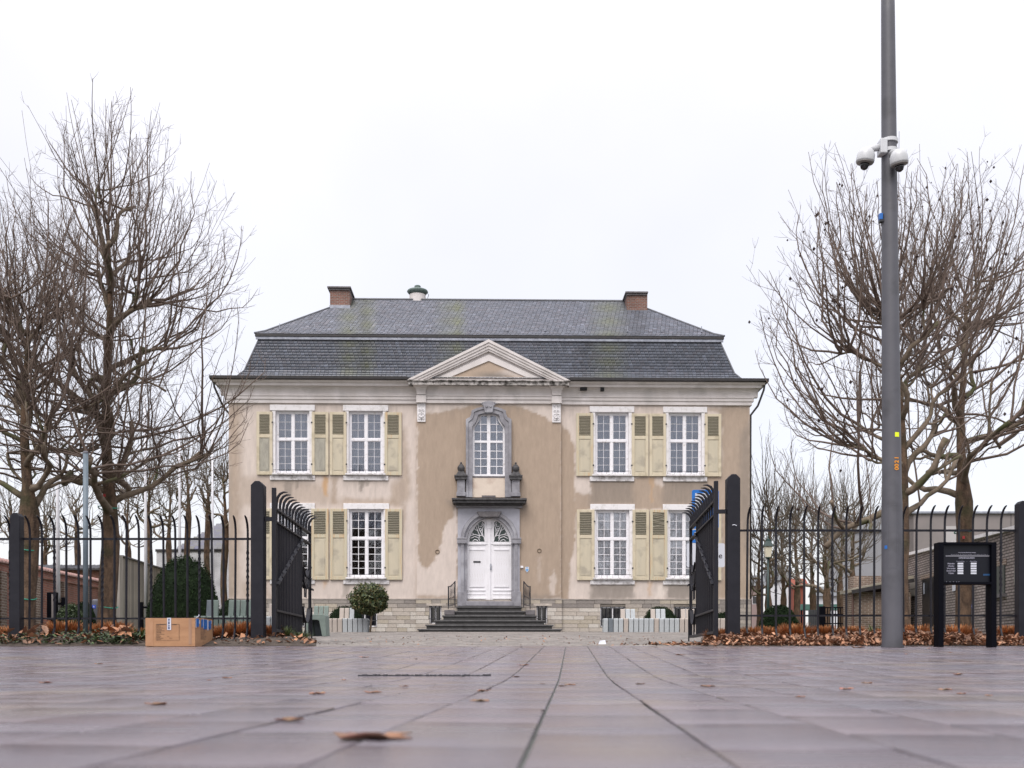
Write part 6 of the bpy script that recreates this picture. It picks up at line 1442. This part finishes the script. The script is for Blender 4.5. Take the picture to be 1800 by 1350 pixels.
# small brown brick house with shed roof
D = 33; x0, x1 = WX(1500, D), WX(1552, D)
t = block('brick_shed', 'small brown brick shed with sloping felt roof left of the grey mast', 'shed', x0, x1+.9, D, D+1, WZ(1041, D), M['brown_brick'])
b = MB(); b.prism([(x0-.12, WZ(1041.5, D)), (x1+.9, WZ(1020, D)), (x1+.9, WZ(1012, D)), (x0-.12, WZ(1036, D))], D-.25, D+.98); b.build('roof', mat('felt_roof', (.30, .27, .21, 1), (.22, .2, .16, 1), scale=4, rough=.9), t)
MB().beam((x0-.14, D-.27, WZ(1041.5, D)), (x1+.9, D-.27, WZ(1021, D)), .03, .12).build('fascia', M['gutter'], t); MB().box(x0+.35, x1+1.2, D+1.01, D+1.6, WZ(1100, D), WZ(1008, D)).build('rear_wall', M['brown_brick'], t)
MB().tube([(x0-.03, D-.04, ground(D)), (x0-.03, D-.04, WZ(1042, D))], .04, 8).build('downpipe', mat('brown_pipe', (.09, .05, .04, 1), rough=.6), t)
# houses far right
def block2(name, label, cat, x0, x1, y0, y1, zt, mt, part, zb):
    t = thing(name, label, cat, ((x0+x1)/2, y0, ground(y0))); MB().box(x0, x1, y0, y1, zb, zt).build(part, mt, t); [MB().box(q, q+.08, y0, y0+.08, ground(y0)-.1, zb-.001).build('post', M['board_black'], t) for q in (x0, (x0+x1)/2, x1-.08)]; return t
def house2(label, pa, pb, D, peave, pridge, wmt, rmt, wins, dpt=1.5):
    x0, x1 = WX(pa, D), WX(pb, D); t = block('distant_house', label, 'house', x0, x1, D, D+dpt, WZ(peave, D), wmt)
    if pridge: MB().prof([(D-.3, WZ(peave, D)), (D+dpt/2, WZ(pridge, D)), (D+dpt+.3, WZ(peave, D))], x0-.2, x1+.2).build('roof', rmt, t)
    for (a, c, d, e) in wins:
        w_ = MB().box(WX(a, D), WX(c, D), D-.02, D-.002, WZ(e, D), WZ(d, D)).build('window', M['old_white'], t); MB().box(WX(a+.7, D), WX(c-.7, D), D-.026, D-.021, WZ(e-.7, D), WZ(d+.7, D)).build('pane', M['glass_dark'], w_)
    return t
grey_roof = mat('grey_roof', (.16, .17, .18, 1), (.12, .125, .135, 1), scale=2, rough=.7)
wh = mat('white_render', (.62, .63, .66, 1), (.55, .56, .58, 1), scale=.7, rough=.8); rd = mat('red_render', (.24, .065, .04, 1), (.19, .055, .035, 1), scale=1, rough=.85); pk = mat('pinkish_brick', (.27, .21, .195, 1), (.28, .2, .19, 1), scale=2, rough=.9)
house2('white gabled house behind the thin trees right of the lantern', 1352, 1388, 95, 1020, 992, wh, grey_roof, [(1371, 1375, 1052, 1066)])
house2('narrow bright red house between the bare trees', 1394, 1416, 90, 1030, 1016, rd, rd, [])
house2('low pinkish house seen just right of the mansion corner', 1308, 1342, 85, 1030, 1010, pk, grey_roof, [(1322, 1333, 1048, 1062)])
house2('white house with dark window left of the brown brick shed', 1436, 1486, 80, 1048, 1030, wh, grey_roof, [(1477, 1484, 1050, 1062), (1455, 1461, 1052, 1062)])
house2('grey-blue apartment block rising furthest behind the right trees', 1462, 1600, 130, 935, 905, mat('bluegrey_render', (.27, .275, .29, 1), (.23, .235, .25, 1), scale=.3, rough=.8), grey_roof, [], 3)
D = 60; t = block2('green_canopy', 'low green metal canopy behind the bare right trees', 'canopy', WX(1408, D), WX(1488, D), D, D+1, WZ(1062, D), mat('green_sheet', (.05, .12, .10, 1), (.07, .16, .14, 1), scale=3, rough=.5), 'roof_sheet', WZ(1072, D))
D = 36; t = thing('metal_gate', 'low black metal fence left of the brown brick shed', 'fence', (WX(1468, D), D, ground(D)))
for py in (1068, 1080, 1096): MB().box(WX(1448, D), WX(1489, D), D, D+.03, WZ(py, D)-.02, WZ(py, D)+.02).build('rail', M['board_black'], t)
bme = MB().box(-.014, .014, 0, .028, 0, 1.0).mesh('bar', M['board_black'])
for k in range(9): ob('bar', bme, t, (WX(1450+k*4.6, D)-t.location.x, -.03, .0), (0, 0, 0), (1, 1, WZ(1067, D)-ground(D)))
MB().box(WX(1440, D), WX(1449, D), D-.1, D+.2, ground(D)-.1, WZ(1066, D)).build('gate_pier', M['board_black'], t)
D = 38; t = thing('dark_fence_panel', 'dark solid fence panel behind the right topiary', 'fence', (WX(1430, D), D, ground(D))); 
for k in range(6): MB().box(WX(1417+k*4.2, D)+.006, WX(1421.2+k*4.2, D)-.006, D, D+.05, ground(D)-.2, WZ(1072, D)).build('board', mat('dark_board', (.03, .032, .035, 1), (.045, .045, .05, 1), scale=4, rough=.7), t) if k else None
# ---------------------------------------------------------------- bare trees
class Twigs:
    """collects polylines, builds 3-sided tubes with numpy"""
    def __init__(s): s.by = {}
    def add(s, pts, radii): s.by.setdefault(len(pts), []).append((pts, radii))
    def build(s, name, mt, parent, sides=3, kind='stuff'):
        Vs, Fs = [], []; base = 0
        for n, lst in s.by.items():
            P = np.array([a for a, _ in lst], np.float64); R = np.array([r for _, r in lst]); m = len(lst)
            T = np.gradient(P, axis=1); T /= np.linalg.norm(T, axis=2, keepdims=True)+1e-9
            ref = np.zeros_like(T); ref[..., 0] = 1; mk = np.abs(T[..., 0]) > .8; ref[mk] = (0, 1, 0)
            ref[:] = np.where(np.abs(T[:, :1, 0:1]) > .8, np.array([0, 1, 0]), np.array([1, 0, 0]))
            A = np.cross(T, ref); A /= np.linalg.norm(A, axis=2, keepdims=True)+1e-9; B = np.cross(T, A)
            ang = np.arange(sides)*2*np.pi/sides
            ring = P[:, :, None, :]+(A[:, :, None, :]*np.cos(ang)[None, None, :, None]+B[:, :, None, :]*np.sin(ang)[None, None, :, None])*R[:, :, None, None]
            Vs.append(ring.reshape(-1, 3))
            i = np.arange(m)[:, None, None]*n*sides+np.arange(n-1)[None, :, None]*sides; j = np.arange(sides)[None, None, :]; j2 = (j+1) % sides
            f = np.stack([i+j, i+j2, i+sides+j2, i+sides+j], -1).reshape(-1, 4)+base
            Fs.append(f); base += m*n*sides
        if not Vs: return None
        me = npmesh(name, np.concatenate(Vs), np.concatenate(Fs), mt, smooth=True); o = ob(name, me, parent)
        if kind: o['kind'] = kind
        return o
def rot_about(v, ax, a):
    c, s = math.cos(a), math.sin(a); return v*c+np.cross(ax, v)*s+ax*np.dot(ax, v)*(1-c)
def nrm(v): return v/(np.linalg.norm(v)+1e-9)
def grow(R, p, d, L, n, wob, trop, inside=None):
    pts = [p]; st = L/n
    for k in range(n):
        d = nrm(d+np.array([R.gauss(0, wob), R.gauss(0, wob), R.gauss(0, wob)])+np.array([0, 0, trop]))
        p = p+d*st; pts.append(p)
        if inside is not None and not inside(p): break
    return pts, d
def resample(pts, n):
    pts = np.array(pts)
    if len(pts) == n: return list(pts)
    L = np.concatenate([[0], np.cumsum(np.linalg.norm(np.diff(pts, axis=0), axis=1))]); s = np.linspace(0, L[-1], n)
    return list(np.stack([np.interp(s, L, pts[:, i]) for i in range(3)], 1))
def tree(label, x, y, tr, h0, htop, env, seed, nlimb=16, shoots=9, twd=.28, group=None, lead=True, trunk_h=None, buds=0, dark=False, cords=(), lean=0, dens=1.0, sub=True, name='bare_tree', limb_el=(5, 35), fan=0.0, fill=150):
    """env=(cx,cy,zc,rx,ry,rz_up,rz_dn) relative to base; grows a lopped tree with knuckled limbs and long upright shoots"""
    R = random.Random(seed); g = ground(y); t = thing(name, label, 'tree', (x, y, g), 0, group)
    cx, cy, zc, rx, ry, ru, rdn = env
    def inside(p):
        dz = p[2]-zc; rz = ru if dz > 0 else rdn
        return ((p[0]-cx)/rx)**2+((p[1]-cy)/ry)**2+(abs(dz)/rz)**2.2 < 1.0
    top = htop; n = 12
    tp = []; tr_ = []
    for k in range(n+1):
        z = -.25+(top+.25)*k/n; tp.append(np.array([lean*z+.05*math.sin(z*1.3+seed)*min(1, z), .04*math.sin(z*1.7+seed), z]))
        f = z/top; r = tr*(1.25-.25*min(1, z/.4)) if z < .4 else tr*(1 if z < h0 else max(.20, .74-.56*((z-h0)/(top-h0))**.8))
        if h0-.35 < z < h0+.45: r *= 1.10
        tr_.append(r*R.uniform(.94, 1.06))
    b = MB(); b.tube([tuple(p) for p in tp], tr_, 12); b.build('trunk', M['trunk'], t, local=True, smooth=True)
    for zc_, col in cords: MB().tube([(tp[0][0]*0+lean*zc_+(tr+.012)*math.cos(q), (tr+.012)*math.sin(q), zc_+.02*math.sin(q*2)) for q in np.linspace(0, 2*math.pi, 16)], .012, 5).build('cord', M[col], t, local=True)
    sh = Twigs(); tw = Twigs(); tt = Twigs(); fine = []
    def twigging(pts, r0, dmul=1.0):
        L = sum(np.linalg.norm(pts[i+1]-pts[i]) for i in range(len(pts)-1)); m = int(L/twd*dens*dmul)
        for j in range(m):
            f = (j+R.random())/max(1, m); f = .12+.86*f; i = min(len(pts)-2, int(f*(len(pts)-1))); u = f*(len(pts)-1)-i
            p = pts[i]*(1-u)+pts[i+1]*u; d = nrm(pts[i+1]-pts[i]); ax = nrm(np.cross(d, np.array([R.gauss(0, 1), R.gauss(0, 1), R.gauss(0, 1)])))
            d2 = rot_about(d, ax, math.radians(R.uniform(22, 55))); l = R.uniform(.25, .95)*(1-.45*f)
            q, dd = grow(R, p, d2, l, 4, .10, .10, None)
            if not inside(q[-1]) and R.random() < .6: continue
            rr = max(.0032, r0*.35*(1-f*.5)); tw.add(q, [rr, rr*.85, rr*.7, rr*.55, rr*.4])
            if sub:
                for s_ in range(int(l/.16)):
                    i2 = R.randrange(1, 4); ax = nrm(np.cross(nrm(q[i2+1]-q[i2]), np.array([R.gauss(0, 1), R.gauss(0, 1), R.gauss(0, 1)])))
                    d3 = rot_about(nrm(q[i2+1]-q[i2]), ax, math.radians(R.uniform(25, 60))); q3, _ = grow(R, q[i2], d3, R.uniform(.07, .3), 2, .08, .10)
                    tt.add(q3, [.0034, .0027, .0018])
                    fine.append(q3[-1])
    def shoot(p, d, r0, L):
        pts, _ = grow(R, p, d, L*R.uniform(.35, 1), 12, .085, .06, inside)
        if len(pts) < 4: pts, _ = grow(R, p, d, .5, 4, .06, .05)
        pts = resample(pts, 9); rr = [max(.0035, r0*(1-.80*(k/8))) for k in range(9)]
        sh.add(pts, rr); twigging(pts, r0); return pts
    nodes = [tp[k] for k in range(n+1) if tp[k][2] > h0+.3]
    nl = nlimb; ga = R.uniform(0, 6)
    for i in range(nl):
        f = (i+.3)/nl; z = h0+(top-h0)*f**1.15*.97; az = ga+i*2.39996+R.gauss(0, .25)
        el = math.radians(R.uniform(*limb_el)+f*32); d = np.array([math.cos(az)*math.cos(el), math.sin(az)*math.cos(el)*.9, math.sin(el)])
        k = z/top*n; ii = min(n-1, int((z+.25)/(top+.25)*n)); p = tp[ii]+(tp[ii+1]-tp[ii])*(((z+.25)/(top+.25)*n)-ii)
        reach = rx*R.uniform(.45, .80)*(1-.55*f)
        pts, dd = grow(R, p, d, reach, 7, .26, .07)
        r0 = tr*R.uniform(.34, .50)*(1-.42*f); rad = []
        for q in range(len(pts)): v = r0*(1-.45*q/(len(pts)-1)); rad.append(v*R.uniform(.9, 1.22))
        rad[-1] *= 1.5; rad[0] *= 1.25
        lb = MB(); lb.tube([tuple(q) for q in resample(pts, 8)], rad[:8], 7); lb.build('limb', M['bark'], t, local=True, smooth=True)
        pts = resample(pts, 8)
        # fork
        tips = [(pts[-1], dd)]
        for q in (3, 5):
            if R.random() < .75:
                ax = nrm(np.cross(dd, np.array([R.gauss(0, 1), R.gauss(0, 1), R.gauss(0, 1)]))); d2 = rot_about(dd, ax, math.radians(R.uniform(35, 65))); p2, d3 = grow(R, pts[q], d2, reach*R.uniform(.35, .65), 5, .2, .12)
                p2 = resample(p2, 6); rr = r0*.5; lb = MB(); lb.tube([tuple(u) for u in p2], [rr, rr*.9, rr*.85, rr*.75, rr*.7, rr*1.0], 6); lb.build('limb', M['bark'], t, local=True, smooth=True); tips.append((p2[-1], d3)); 
                for u in (2, 4): tips.append((p2[u], d3))
        nodes += [u_[0] for u_ in tips]+[pts[q] for q in (4, 5, 6, 7)]
        for (p, d0) in tips+[(pts[q], nrm(pts[q]-pts[q-1])) for q in (2, 4, 6)]:
            for s_ in range(int(shoots*R.uniform(.02, .17)+R.random()*.6)):
                out_ = np.array([p[0]-cx*.3, p[1]-cy*.3, 0]); out_ = nrm(out_)
                d2 = nrm(d0*.5+out_*R.uniform(-.2, .95)+np.array([0, 0, R.uniform(.1, 1.1)])+np.array([R.gauss(0, .45), R.gauss(0, .45), R.gauss(0, .2)]))
                shoot(p, d2, R.uniform(.008, .020), 7)
    # long curving shoots that fill the crown out to its edge
    for s_ in range(int(fill)):
        u = R.uniform(0, 6.283); v = R.uniform(-.55, 1)**1 if R.random() < .75 else R.uniform(.3, 1)
        st = math.sqrt(1-v*v) if abs(v) < 1 else 0; k_ = R.uniform(.72, 1.02)
        T_ = np.array([cx+rx*st*math.cos(u)*k_, cy+ry*st*math.sin(u)*k_, zc+(ru if v > 0 else rdn)*(abs(v)**.9)*(1 if v > 0 else -1)*k_])
        best = None
        for c_ in range(14):
            q = R.choice(nodes); dv = T_-q; dist = np.linalg.norm(dv)
            if dv[2] < -.1*dist: continue
            sc_ = dist*(1.5-max(0, dv[2]/(dist+1e-6)))
            if dist > .5 and (best is None or sc_ < best[0]): best = (sc_, q, dist)
        if best is None: continue
        _, q, dist = best; o_ = nrm(np.array([T_[0]-q[0], T_[1]-q[1], .25*(T_[2]-q[2])+.05]))
        P1 = q+o_*dist*R.uniform(.25, .45)+np.array([R.gauss(0, .06), R.gauss(0, .06), 0]); P2 = T_-np.array([R.gauss(0, .08)*dist, R.gauss(0, .08)*dist, dist*R.uniform(.25, .42)])
        ts = np.linspace(0, 1, 9)[:, None]; B_ = (1-ts)**3*q+3*(1-ts)**2*ts*P1+3*(1-ts)*ts**2*P2+ts**3*T_
        B_[1:-1] += np.array([[R.gauss(0, .03) for _ in range(3)] for _ in range(7)])
        pts = list(B_); r0 = R.uniform(.008, .012)+.0058*dist; sh.add(pts, [max(.0035, r0*(1-.84*(k/8))) for k in range(9)]); twigging(pts, r0, 1.0)
    # leader shoots
    for s_ in range(int(shoots*1.3)):
        k = R.choice([n, n, n-1, n-2]); a_ = R.uniform(0, 6.28); e = R.uniform(.15, .8); d2 = nrm(np.array([math.cos(a_)*e, math.sin(a_)*e, 1])); shoot(tp[k], d2, R.uniform(.013, .028), 7)
    mt = M['twig_dark'] if dark else M['twig']
    sh.build('branches', mt, t, 4); tw.build('twigs', mt, t, 3)
    if sub: tt.build('twiglets', mt, t, 3)
    if buds and fine:
        b = MB(); 
        for k in range(buds):
            p = R.choice(fine); s_ = R.uniform(.018, .042); b.add([(p[0], p[1], p[2]-s_*1.3), (p[0]+s_, p[1], p[2]), (p[0]-s_*.5, p[1]+s_*.8, p[2]), (p[0]-s_*.5, p[1]-s_*.8, p[2]), (p[0], p[1], p[2]+s_)], [(0, 1, 2), (0, 2, 3), (0, 3, 1), (4, 2, 1), (4, 3, 2), (4, 1, 3)])
        b.build('seed_clusters', mat('dark_seed', (.035, .018, .015, 1), rough=.9), t, local=True, kind='stuff')
    return t
def zrel(py, D): return WZ(py, D)-ground(D)
D = 21.5
tA = tree('tall bare lopped tree with green cords, second from the left edge', WX(190, D), D, .185, zrel(905, D), zrel(395, D), (WX(205, D)-WX(190, D), 0, zrel(610, D), WX(462, D)-WX(205, D), 2.6, zrel(192, D)-zrel(610, D), zrel(610, D)-zrel(935, D)), 11, nlimb=20, shoots=9, cords=((zrel(893, D), 'cord'), (zrel(1068, D), 'cord')))
b = MB().box(-.02, .02, -.21, -.18, zrel(876, D), zrel(871, D)); b.build('red_rag', M['red'], tA, local=True)
D = 20
tB = tree('bare lopped tree by the fence post at the left edge', WX(47, D), D, .165, zrel(900, D), zrel(560, D), (WX(30, D)-WX(47, D), 0, zrel(640, D), WX(290, D)-WX(47, D), 2.4, zrel(318, D)-zrel(640, D), zrel(640, D)-zrel(950, D)), 5, nlimb=15, shoots=9, cords=((zrel(967, D), 'cord'), (zrel(1053, D), 'cord')))
D = 19
tC = tree('bare fan-shaped tree growing just behind the tall grey mast', WX(1583, D), D, .16, zrel(915, D), zrel(560, D), (WX(1560, D)-WX(1583, D), 0, zrel(600, D), WX(1795, D)-WX(1560, D), 2.2, zrel(258, D)-zrel(600, D), zrel(600, D)-zrel(925, D)), 23, nlimb=13, shoots=6, buds=160, fill=115)
D = 22
tD = tree('bare mossy tree behind the notice board', WX(1693, D), D, .165, zrel(880, D), zrel(520, D), (WX(1740, D)-WX(1693, D), 0, zrel(600, D), WX(1985, D)-WX(1740, D), 2.6, zrel(280, D)-zrel(600, D), zrel(600, D)-zrel(935, D)), 37, nlimb=13, shoots=6, buds=160, fill=115, cords=((zrel(935, D), 'cord'),))
MB().box(-.09, -.05, -.20, -.16, zrel(949, D), zrel(944, D)).build('red_light', M['red'], tD, local=True)
# thinner trees further back
bgt = [(135, 52, 950, 830, 'small spreading bare tree above the coping between the two left trees', 95, 1.0, 3), (262, 50, 930, 760, 'slim bare tree behind the second flagpole', 85, 1.0, 4), (330, 52, 900, 730, 'slim bare tree rising over the white building', 75, 1.0, 6), (395, 46, 930, 760, 'bare tree leaning beside the left corner of the house', 60, 1.0, 8), (20, 48, 960, 850, 'small bare tree above the brick wall at the left edge', 80, 1.0, 15),
       (1352, 44, 1050, 770, 'slender bare tree with the lantern before it', 75, 1.0, 9), (1400, 46, 1040, 800, 'slender bare tree above the round clipped bush on the right', 60, 1.0, 12), (1452, 38, 1045, 860, 'low wide bare tree with dark mossy crotch left of the brick shed', 110, 1.0, 13), (1500, 44, 1020, 790, 'bare tree behind the brown brick shed', 80, 1.0, 14),
       (1376, 50, 1050, 830, 'bare tree filling the gap between the lantern and the red house', 70, 1.0, 31), (1428, 48, 1040, 810, 'bare tree rising over the green canopy', 70, 1.0, 32), (1335, 52, 1050, 850, 'small bare tree next to the right corner of the house', 55, 1.0, 33), (1478, 50, 1030, 830, 'bare tree before the far grey block', 70, 1.0, 34),
       (225, 55, 960, 790, 'bare tree behind the board fence', 75, 1.0, 35), (298, 56, 950, 770, 'bare tree left of the white building roof', 65, 1.0, 36), (365, 54, 900, 790, 'bare tree directly over the white building roof', 60, 1.0, 37), (80, 54, 980, 850, 'bare tree over the dark roof of the outbuilding', 70, 1.0, 38)]
for (px, D, pf_, ptop, lb, rpx, dn, sd_) in bgt:
    tree(lb, WX(px, D), D, .15, zrel(pf_, D), zrel(ptop+(pf_-ptop)*.45, D), (0, 0, zrel(ptop+(pf_-ptop)*.55, D), rpx/F*D, rpx/F*D*.8, zrel(ptop-18, D)-zrel(ptop+(pf_-ptop)*.55, D), zrel(ptop+(pf_-ptop)*.55, D)-zrel(min(pf_+12, 1060), D)), sd_, nlimb=9, shoots=6, fill=42, twd=.5, group='slim bare trees in the background', dark=True, sub=False)
# the two trees on the square behind the viewer that the lower panes mirror
for i, (x, y, s, lb) in enumerate(((-17.5, -13, 1.05, 'bare tree on the near square mirrored in the outer left windows'), (-13.0, -16, 1.2, 'bare tree on the near square mirrored in the second left windows'))):
    c = copy_tree(tA); c.location = (x, y, ground(y)); c.rotation_euler = (0, 0, 1.3+i); c.scale = (s, s, s); c['label'] = lb
# ---------------------------------------------------------------- clipped and leafy plants
def leafball(name, label, cat, x, y, zb_, rx, ry, h, n, size, mt, seed, shape='dome', core=None, pal=((1, 1, 1), (.7, .75, .7), (1.3, 1.3, 1.2)), parent=None, lump=.03, zc0=None, inner=True, group=None):
    R = random.Random(seed); g = ground(y)
    t = parent or thing(name, label, cat, (x, y, g), group=group)
    base = np.array([0, 0, zb_-g]) if parent is None else np.array([x-parent.location.x, y-parent.location.y, zb_-parent.location.z])
    def surf(u, v):   # unit direction
        st = math.sqrt(max(0, 1-v*v)); a = u*2*math.pi
        d = (st*math.cos(a), st*math.sin(a), v)
        k = 1+lump*(math.sin(a*3+seed)+math.sin(a*5+v*4+seed*2)+math.sin(v*9+a*2))
        if shape == 'dome': return np.array([rx*k*math.cos(a)*(max(0, 1-abs(v)**2.4))**.5, ry*k*math.sin(a)*(max(0, 1-abs(v)**2.4))**.5, h*max(0, v)*k])
        return np.array([d[0]*rx*k, d[1]*ry*k, h/2+d[2]*h/2*k])
    if inner:
        V = []; nu, nv = 28, 14
        for j in range(nv+1):
            v = (j/nv if shape == 'dome' else -1+2*j/nv)
            for i in range(nu): V.append(base+surf(i/nu, min(.999, v))*(.965 if shape == 'dome' else .8))
        Fq = [(j*nu+i, j*nu+(i+1) % nu, (j+1)*nu+(i+1) % nu, (j+1)*nu+i) for j in range(nv) for i in range(nu)]
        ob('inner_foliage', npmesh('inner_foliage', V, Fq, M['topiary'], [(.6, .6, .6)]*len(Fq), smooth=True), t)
    V, Fq, C = [], [], []
    for k in range(n):
        u = R.random(); v = R.random() if shape == 'dome' else R.uniform(-1, 1)
        p = base+surf(u, v)*(R.uniform(.95, 1.02) if shape == 'dome' else R.uniform(.72, 1.05)); s_ = size*R.uniform(.6, 1.3)
        a = np.array([R.gauss(0, 1), R.gauss(0, 1), R.gauss(0, 1)]); a = nrm(a); b2 = nrm(np.cross(a, np.array([R.gauss(0, 1), R.gauss(0, 1), R.gauss(0, 1)])))
        m_ = len(V); V += [p-a*s_, p+b2*s_*.45, p+a*s_, p-b2*s_*.45]; Fq.append((m_, m_+1, m_+2, m_+3)); c = R.choice(pal); q = R.uniform(.8, 1.2); C.append((c[0]*q, c[1]*q, c[2]*q))
    o = ob('leaves', npmesh('leaves', V, Fq, M[mt], C), t); o['kind'] = 'stuff'; return t
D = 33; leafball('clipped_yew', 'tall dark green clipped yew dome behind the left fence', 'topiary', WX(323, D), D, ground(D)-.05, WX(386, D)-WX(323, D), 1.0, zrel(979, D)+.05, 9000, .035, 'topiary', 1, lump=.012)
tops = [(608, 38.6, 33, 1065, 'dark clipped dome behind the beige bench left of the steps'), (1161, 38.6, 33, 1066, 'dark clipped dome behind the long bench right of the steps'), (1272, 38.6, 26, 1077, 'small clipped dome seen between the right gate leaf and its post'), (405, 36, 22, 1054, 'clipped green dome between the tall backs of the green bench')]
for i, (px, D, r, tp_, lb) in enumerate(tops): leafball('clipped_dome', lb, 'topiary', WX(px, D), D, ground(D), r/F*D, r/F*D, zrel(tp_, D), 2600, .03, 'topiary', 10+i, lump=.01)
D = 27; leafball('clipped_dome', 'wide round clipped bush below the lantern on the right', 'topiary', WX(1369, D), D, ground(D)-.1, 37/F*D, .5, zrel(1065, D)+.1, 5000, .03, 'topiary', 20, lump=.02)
leafball('clipped_dome', 'bright green clipped shrub beside the furthest left flagpole', 'topiary', WX(124, 24), 24, ground(24), 24/F*24, .4, zrel(1063, 24), 3200, .03, 'leaf_green', 21, lump=.02)
leafball('clipped_dome', 'darker clipped shrub half hidden behind the bright green one', 'topiary', WX(148, 26), 26, ground(26), 20/F*26, .4, zrel(1059, 26), 2200, .03, 'topiary', 22, lump=.02)
# standard bush before the house
D = 36.5; t = thing('standard_bush', 'round-headed leafy bush on a thin stem left of the front steps', 'bush', (WX(649, D), D, ground(D)))
MB().tube([(WX(650, D), D, ground(D)-.1), (WX(653, D), D, WZ(1085, D)), (WX(650, D), D, WZ(1062, D))], [.04, .035, .03], 8).build('stem', M['bark'], t, smooth=True)
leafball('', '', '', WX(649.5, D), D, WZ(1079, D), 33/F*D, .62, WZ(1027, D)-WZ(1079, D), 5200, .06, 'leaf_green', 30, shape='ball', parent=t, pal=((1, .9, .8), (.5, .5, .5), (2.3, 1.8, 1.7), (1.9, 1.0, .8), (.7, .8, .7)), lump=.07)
# dry tufts and green clumps in the beds
def clump_mesh(seed, r, h, n, mt, pal):
    R = random.Random(seed); V, Fq, C = [], [], []
    for k in range(n):
        a = R.uniform(0, 6.28); q = math.sqrt(R.random())*r*.55; el = R.uniform(.15, 1.35); L = h*R.uniform(.55, 1.0); d = np.array([math.cos(a)*math.cos(el), math.sin(a)*math.cos(el), math.sin(el)]); p = np.array([q*math.cos(a), q*math.sin(a), 0]); s_ = np.array([-math.sin(a), math.cos(a), 0])*R.uniform(.004, .008)
        pts = [p, p+d*L*.55, p+d*L*.9+np.array([0, 0, -L*.10*math.cos(el)])]
        m_ = len(V); V += [pts[0]-s_, pts[0]+s_, pts[1]+s_, pts[1]-s_, pts[2]+s_*.3, pts[2]-s_*.3]; Fq += [(m_, m_+1, m_+2, m_+3), (m_+3, m_+2, m_+4, m_+5)]; c = R.choice(pal); C += [c, c]
    return npmesh('blades', V, Fq, M[mt], C)
tm_ = [clump_mesh(s, .30, .30, 1500, 'tuft', ((1, 1, 1), (1.4, 1.3, 1.1), (.6, .55, .5), (1.1, .8, .6))) for s in (1, 2, 3)]
gm_ = [clump_mesh(s, .2, .30, 160, 'leaf_green', ((1, 1, .8), (1.5, 1.5, 1), (2, 1.8, 1.2))) for s in (4, 5)]
def clump(me, px, D, s, label, group, nm='dry_tuft', cat='tuft'):
    x = WX(px, D); z = bedz(x, D); t = thing(nm, label, cat, (x, D, z), random.uniform(0, 6), group)
    o = ob('blades', me, t, (0, 0, 0), (0, 0, 0), (s, s, s*.9)); o['kind'] = 'stuff'; return t
places = ['by the second left tree', 'behind the steel post', 'left of the steel post', 'at the left tree foot', 'left of the cardboard box', 'right of the cardboard box', 'against the left gate post', 'under the left gate hinge']
for i, (px, D, s) in enumerate(((200, 15.6, 1.15), (172, 15.4, .9), (112, 15.5, 1.15), (20, 15.8, .9), (245, 16.2, .8), (398, 15.2, .95), (425, 15.3, 1.1), (472, 15.1, .8))): clump(tm_[i % 3], px, D, s, 'brown dry plant tuft '+places[i], 'dry brown tufts in the beds')
rp = [(1290, 15.4, .8, 'at the foot of the right gate post'), (1328, 15.6, 1.0, 'first right of the right gate post'), (1352, 15.7, .95, 'below the lantern'), (1398, 15.9, 1.05, 'below the clipped bush right of the lantern'), (1450, 16, .8, 'below the low black metal fence'), (1500, 16, .75, 'before the brown brick shed'), (1610, 15.6, 1.0, 'just right of the grey mast'), (1640, 16, .7, 'left of the notice board'), (1684, 15.7, 1.1, 'between the legs of the notice board'), (1775, 16, .8, 'right of the notice board'), (1555, 16.5, .8, 'hidden behind the grey mast'), (1262, 15.4, .8, 'under the right gate leaf hinge')]
for i, (px, D, s, lb) in enumerate(rp): clump(tm_[(i+1) % 3], px, D, s, 'rust-brown dry tuft '+lb, 'dry brown tufts in the beds')
for i, (px, D, s, lb) in enumerate(((500, 15.2, .8, 'yellow-green leafy clump under the left gate leaf'), (530, 15.5, .75, 'yellow-green leafy clump at the free end of the left gate leaf'), (390, 15.5, .9, 'green clump right of the cardboard box'), (246, 14.7, .85, 'pale green clump touching the left side of the cardboard box'), (90, 16, .9, 'green clump behind the left fence post'), (225, 16.5, .9, 'yellowish clump between the second left tree and the box'), (1540, 17, 1.1, 'green strap-leaved clump left of the grey mast'), (1632, 17, .9, 'green clump between the grey mast and the notice board'), (150, 17, .9, 'green clump behind the steel post'))): clump(gm_[i % 2], px, D, s, lb, 'green clumps in the beds', 'green_clump', 'plant')
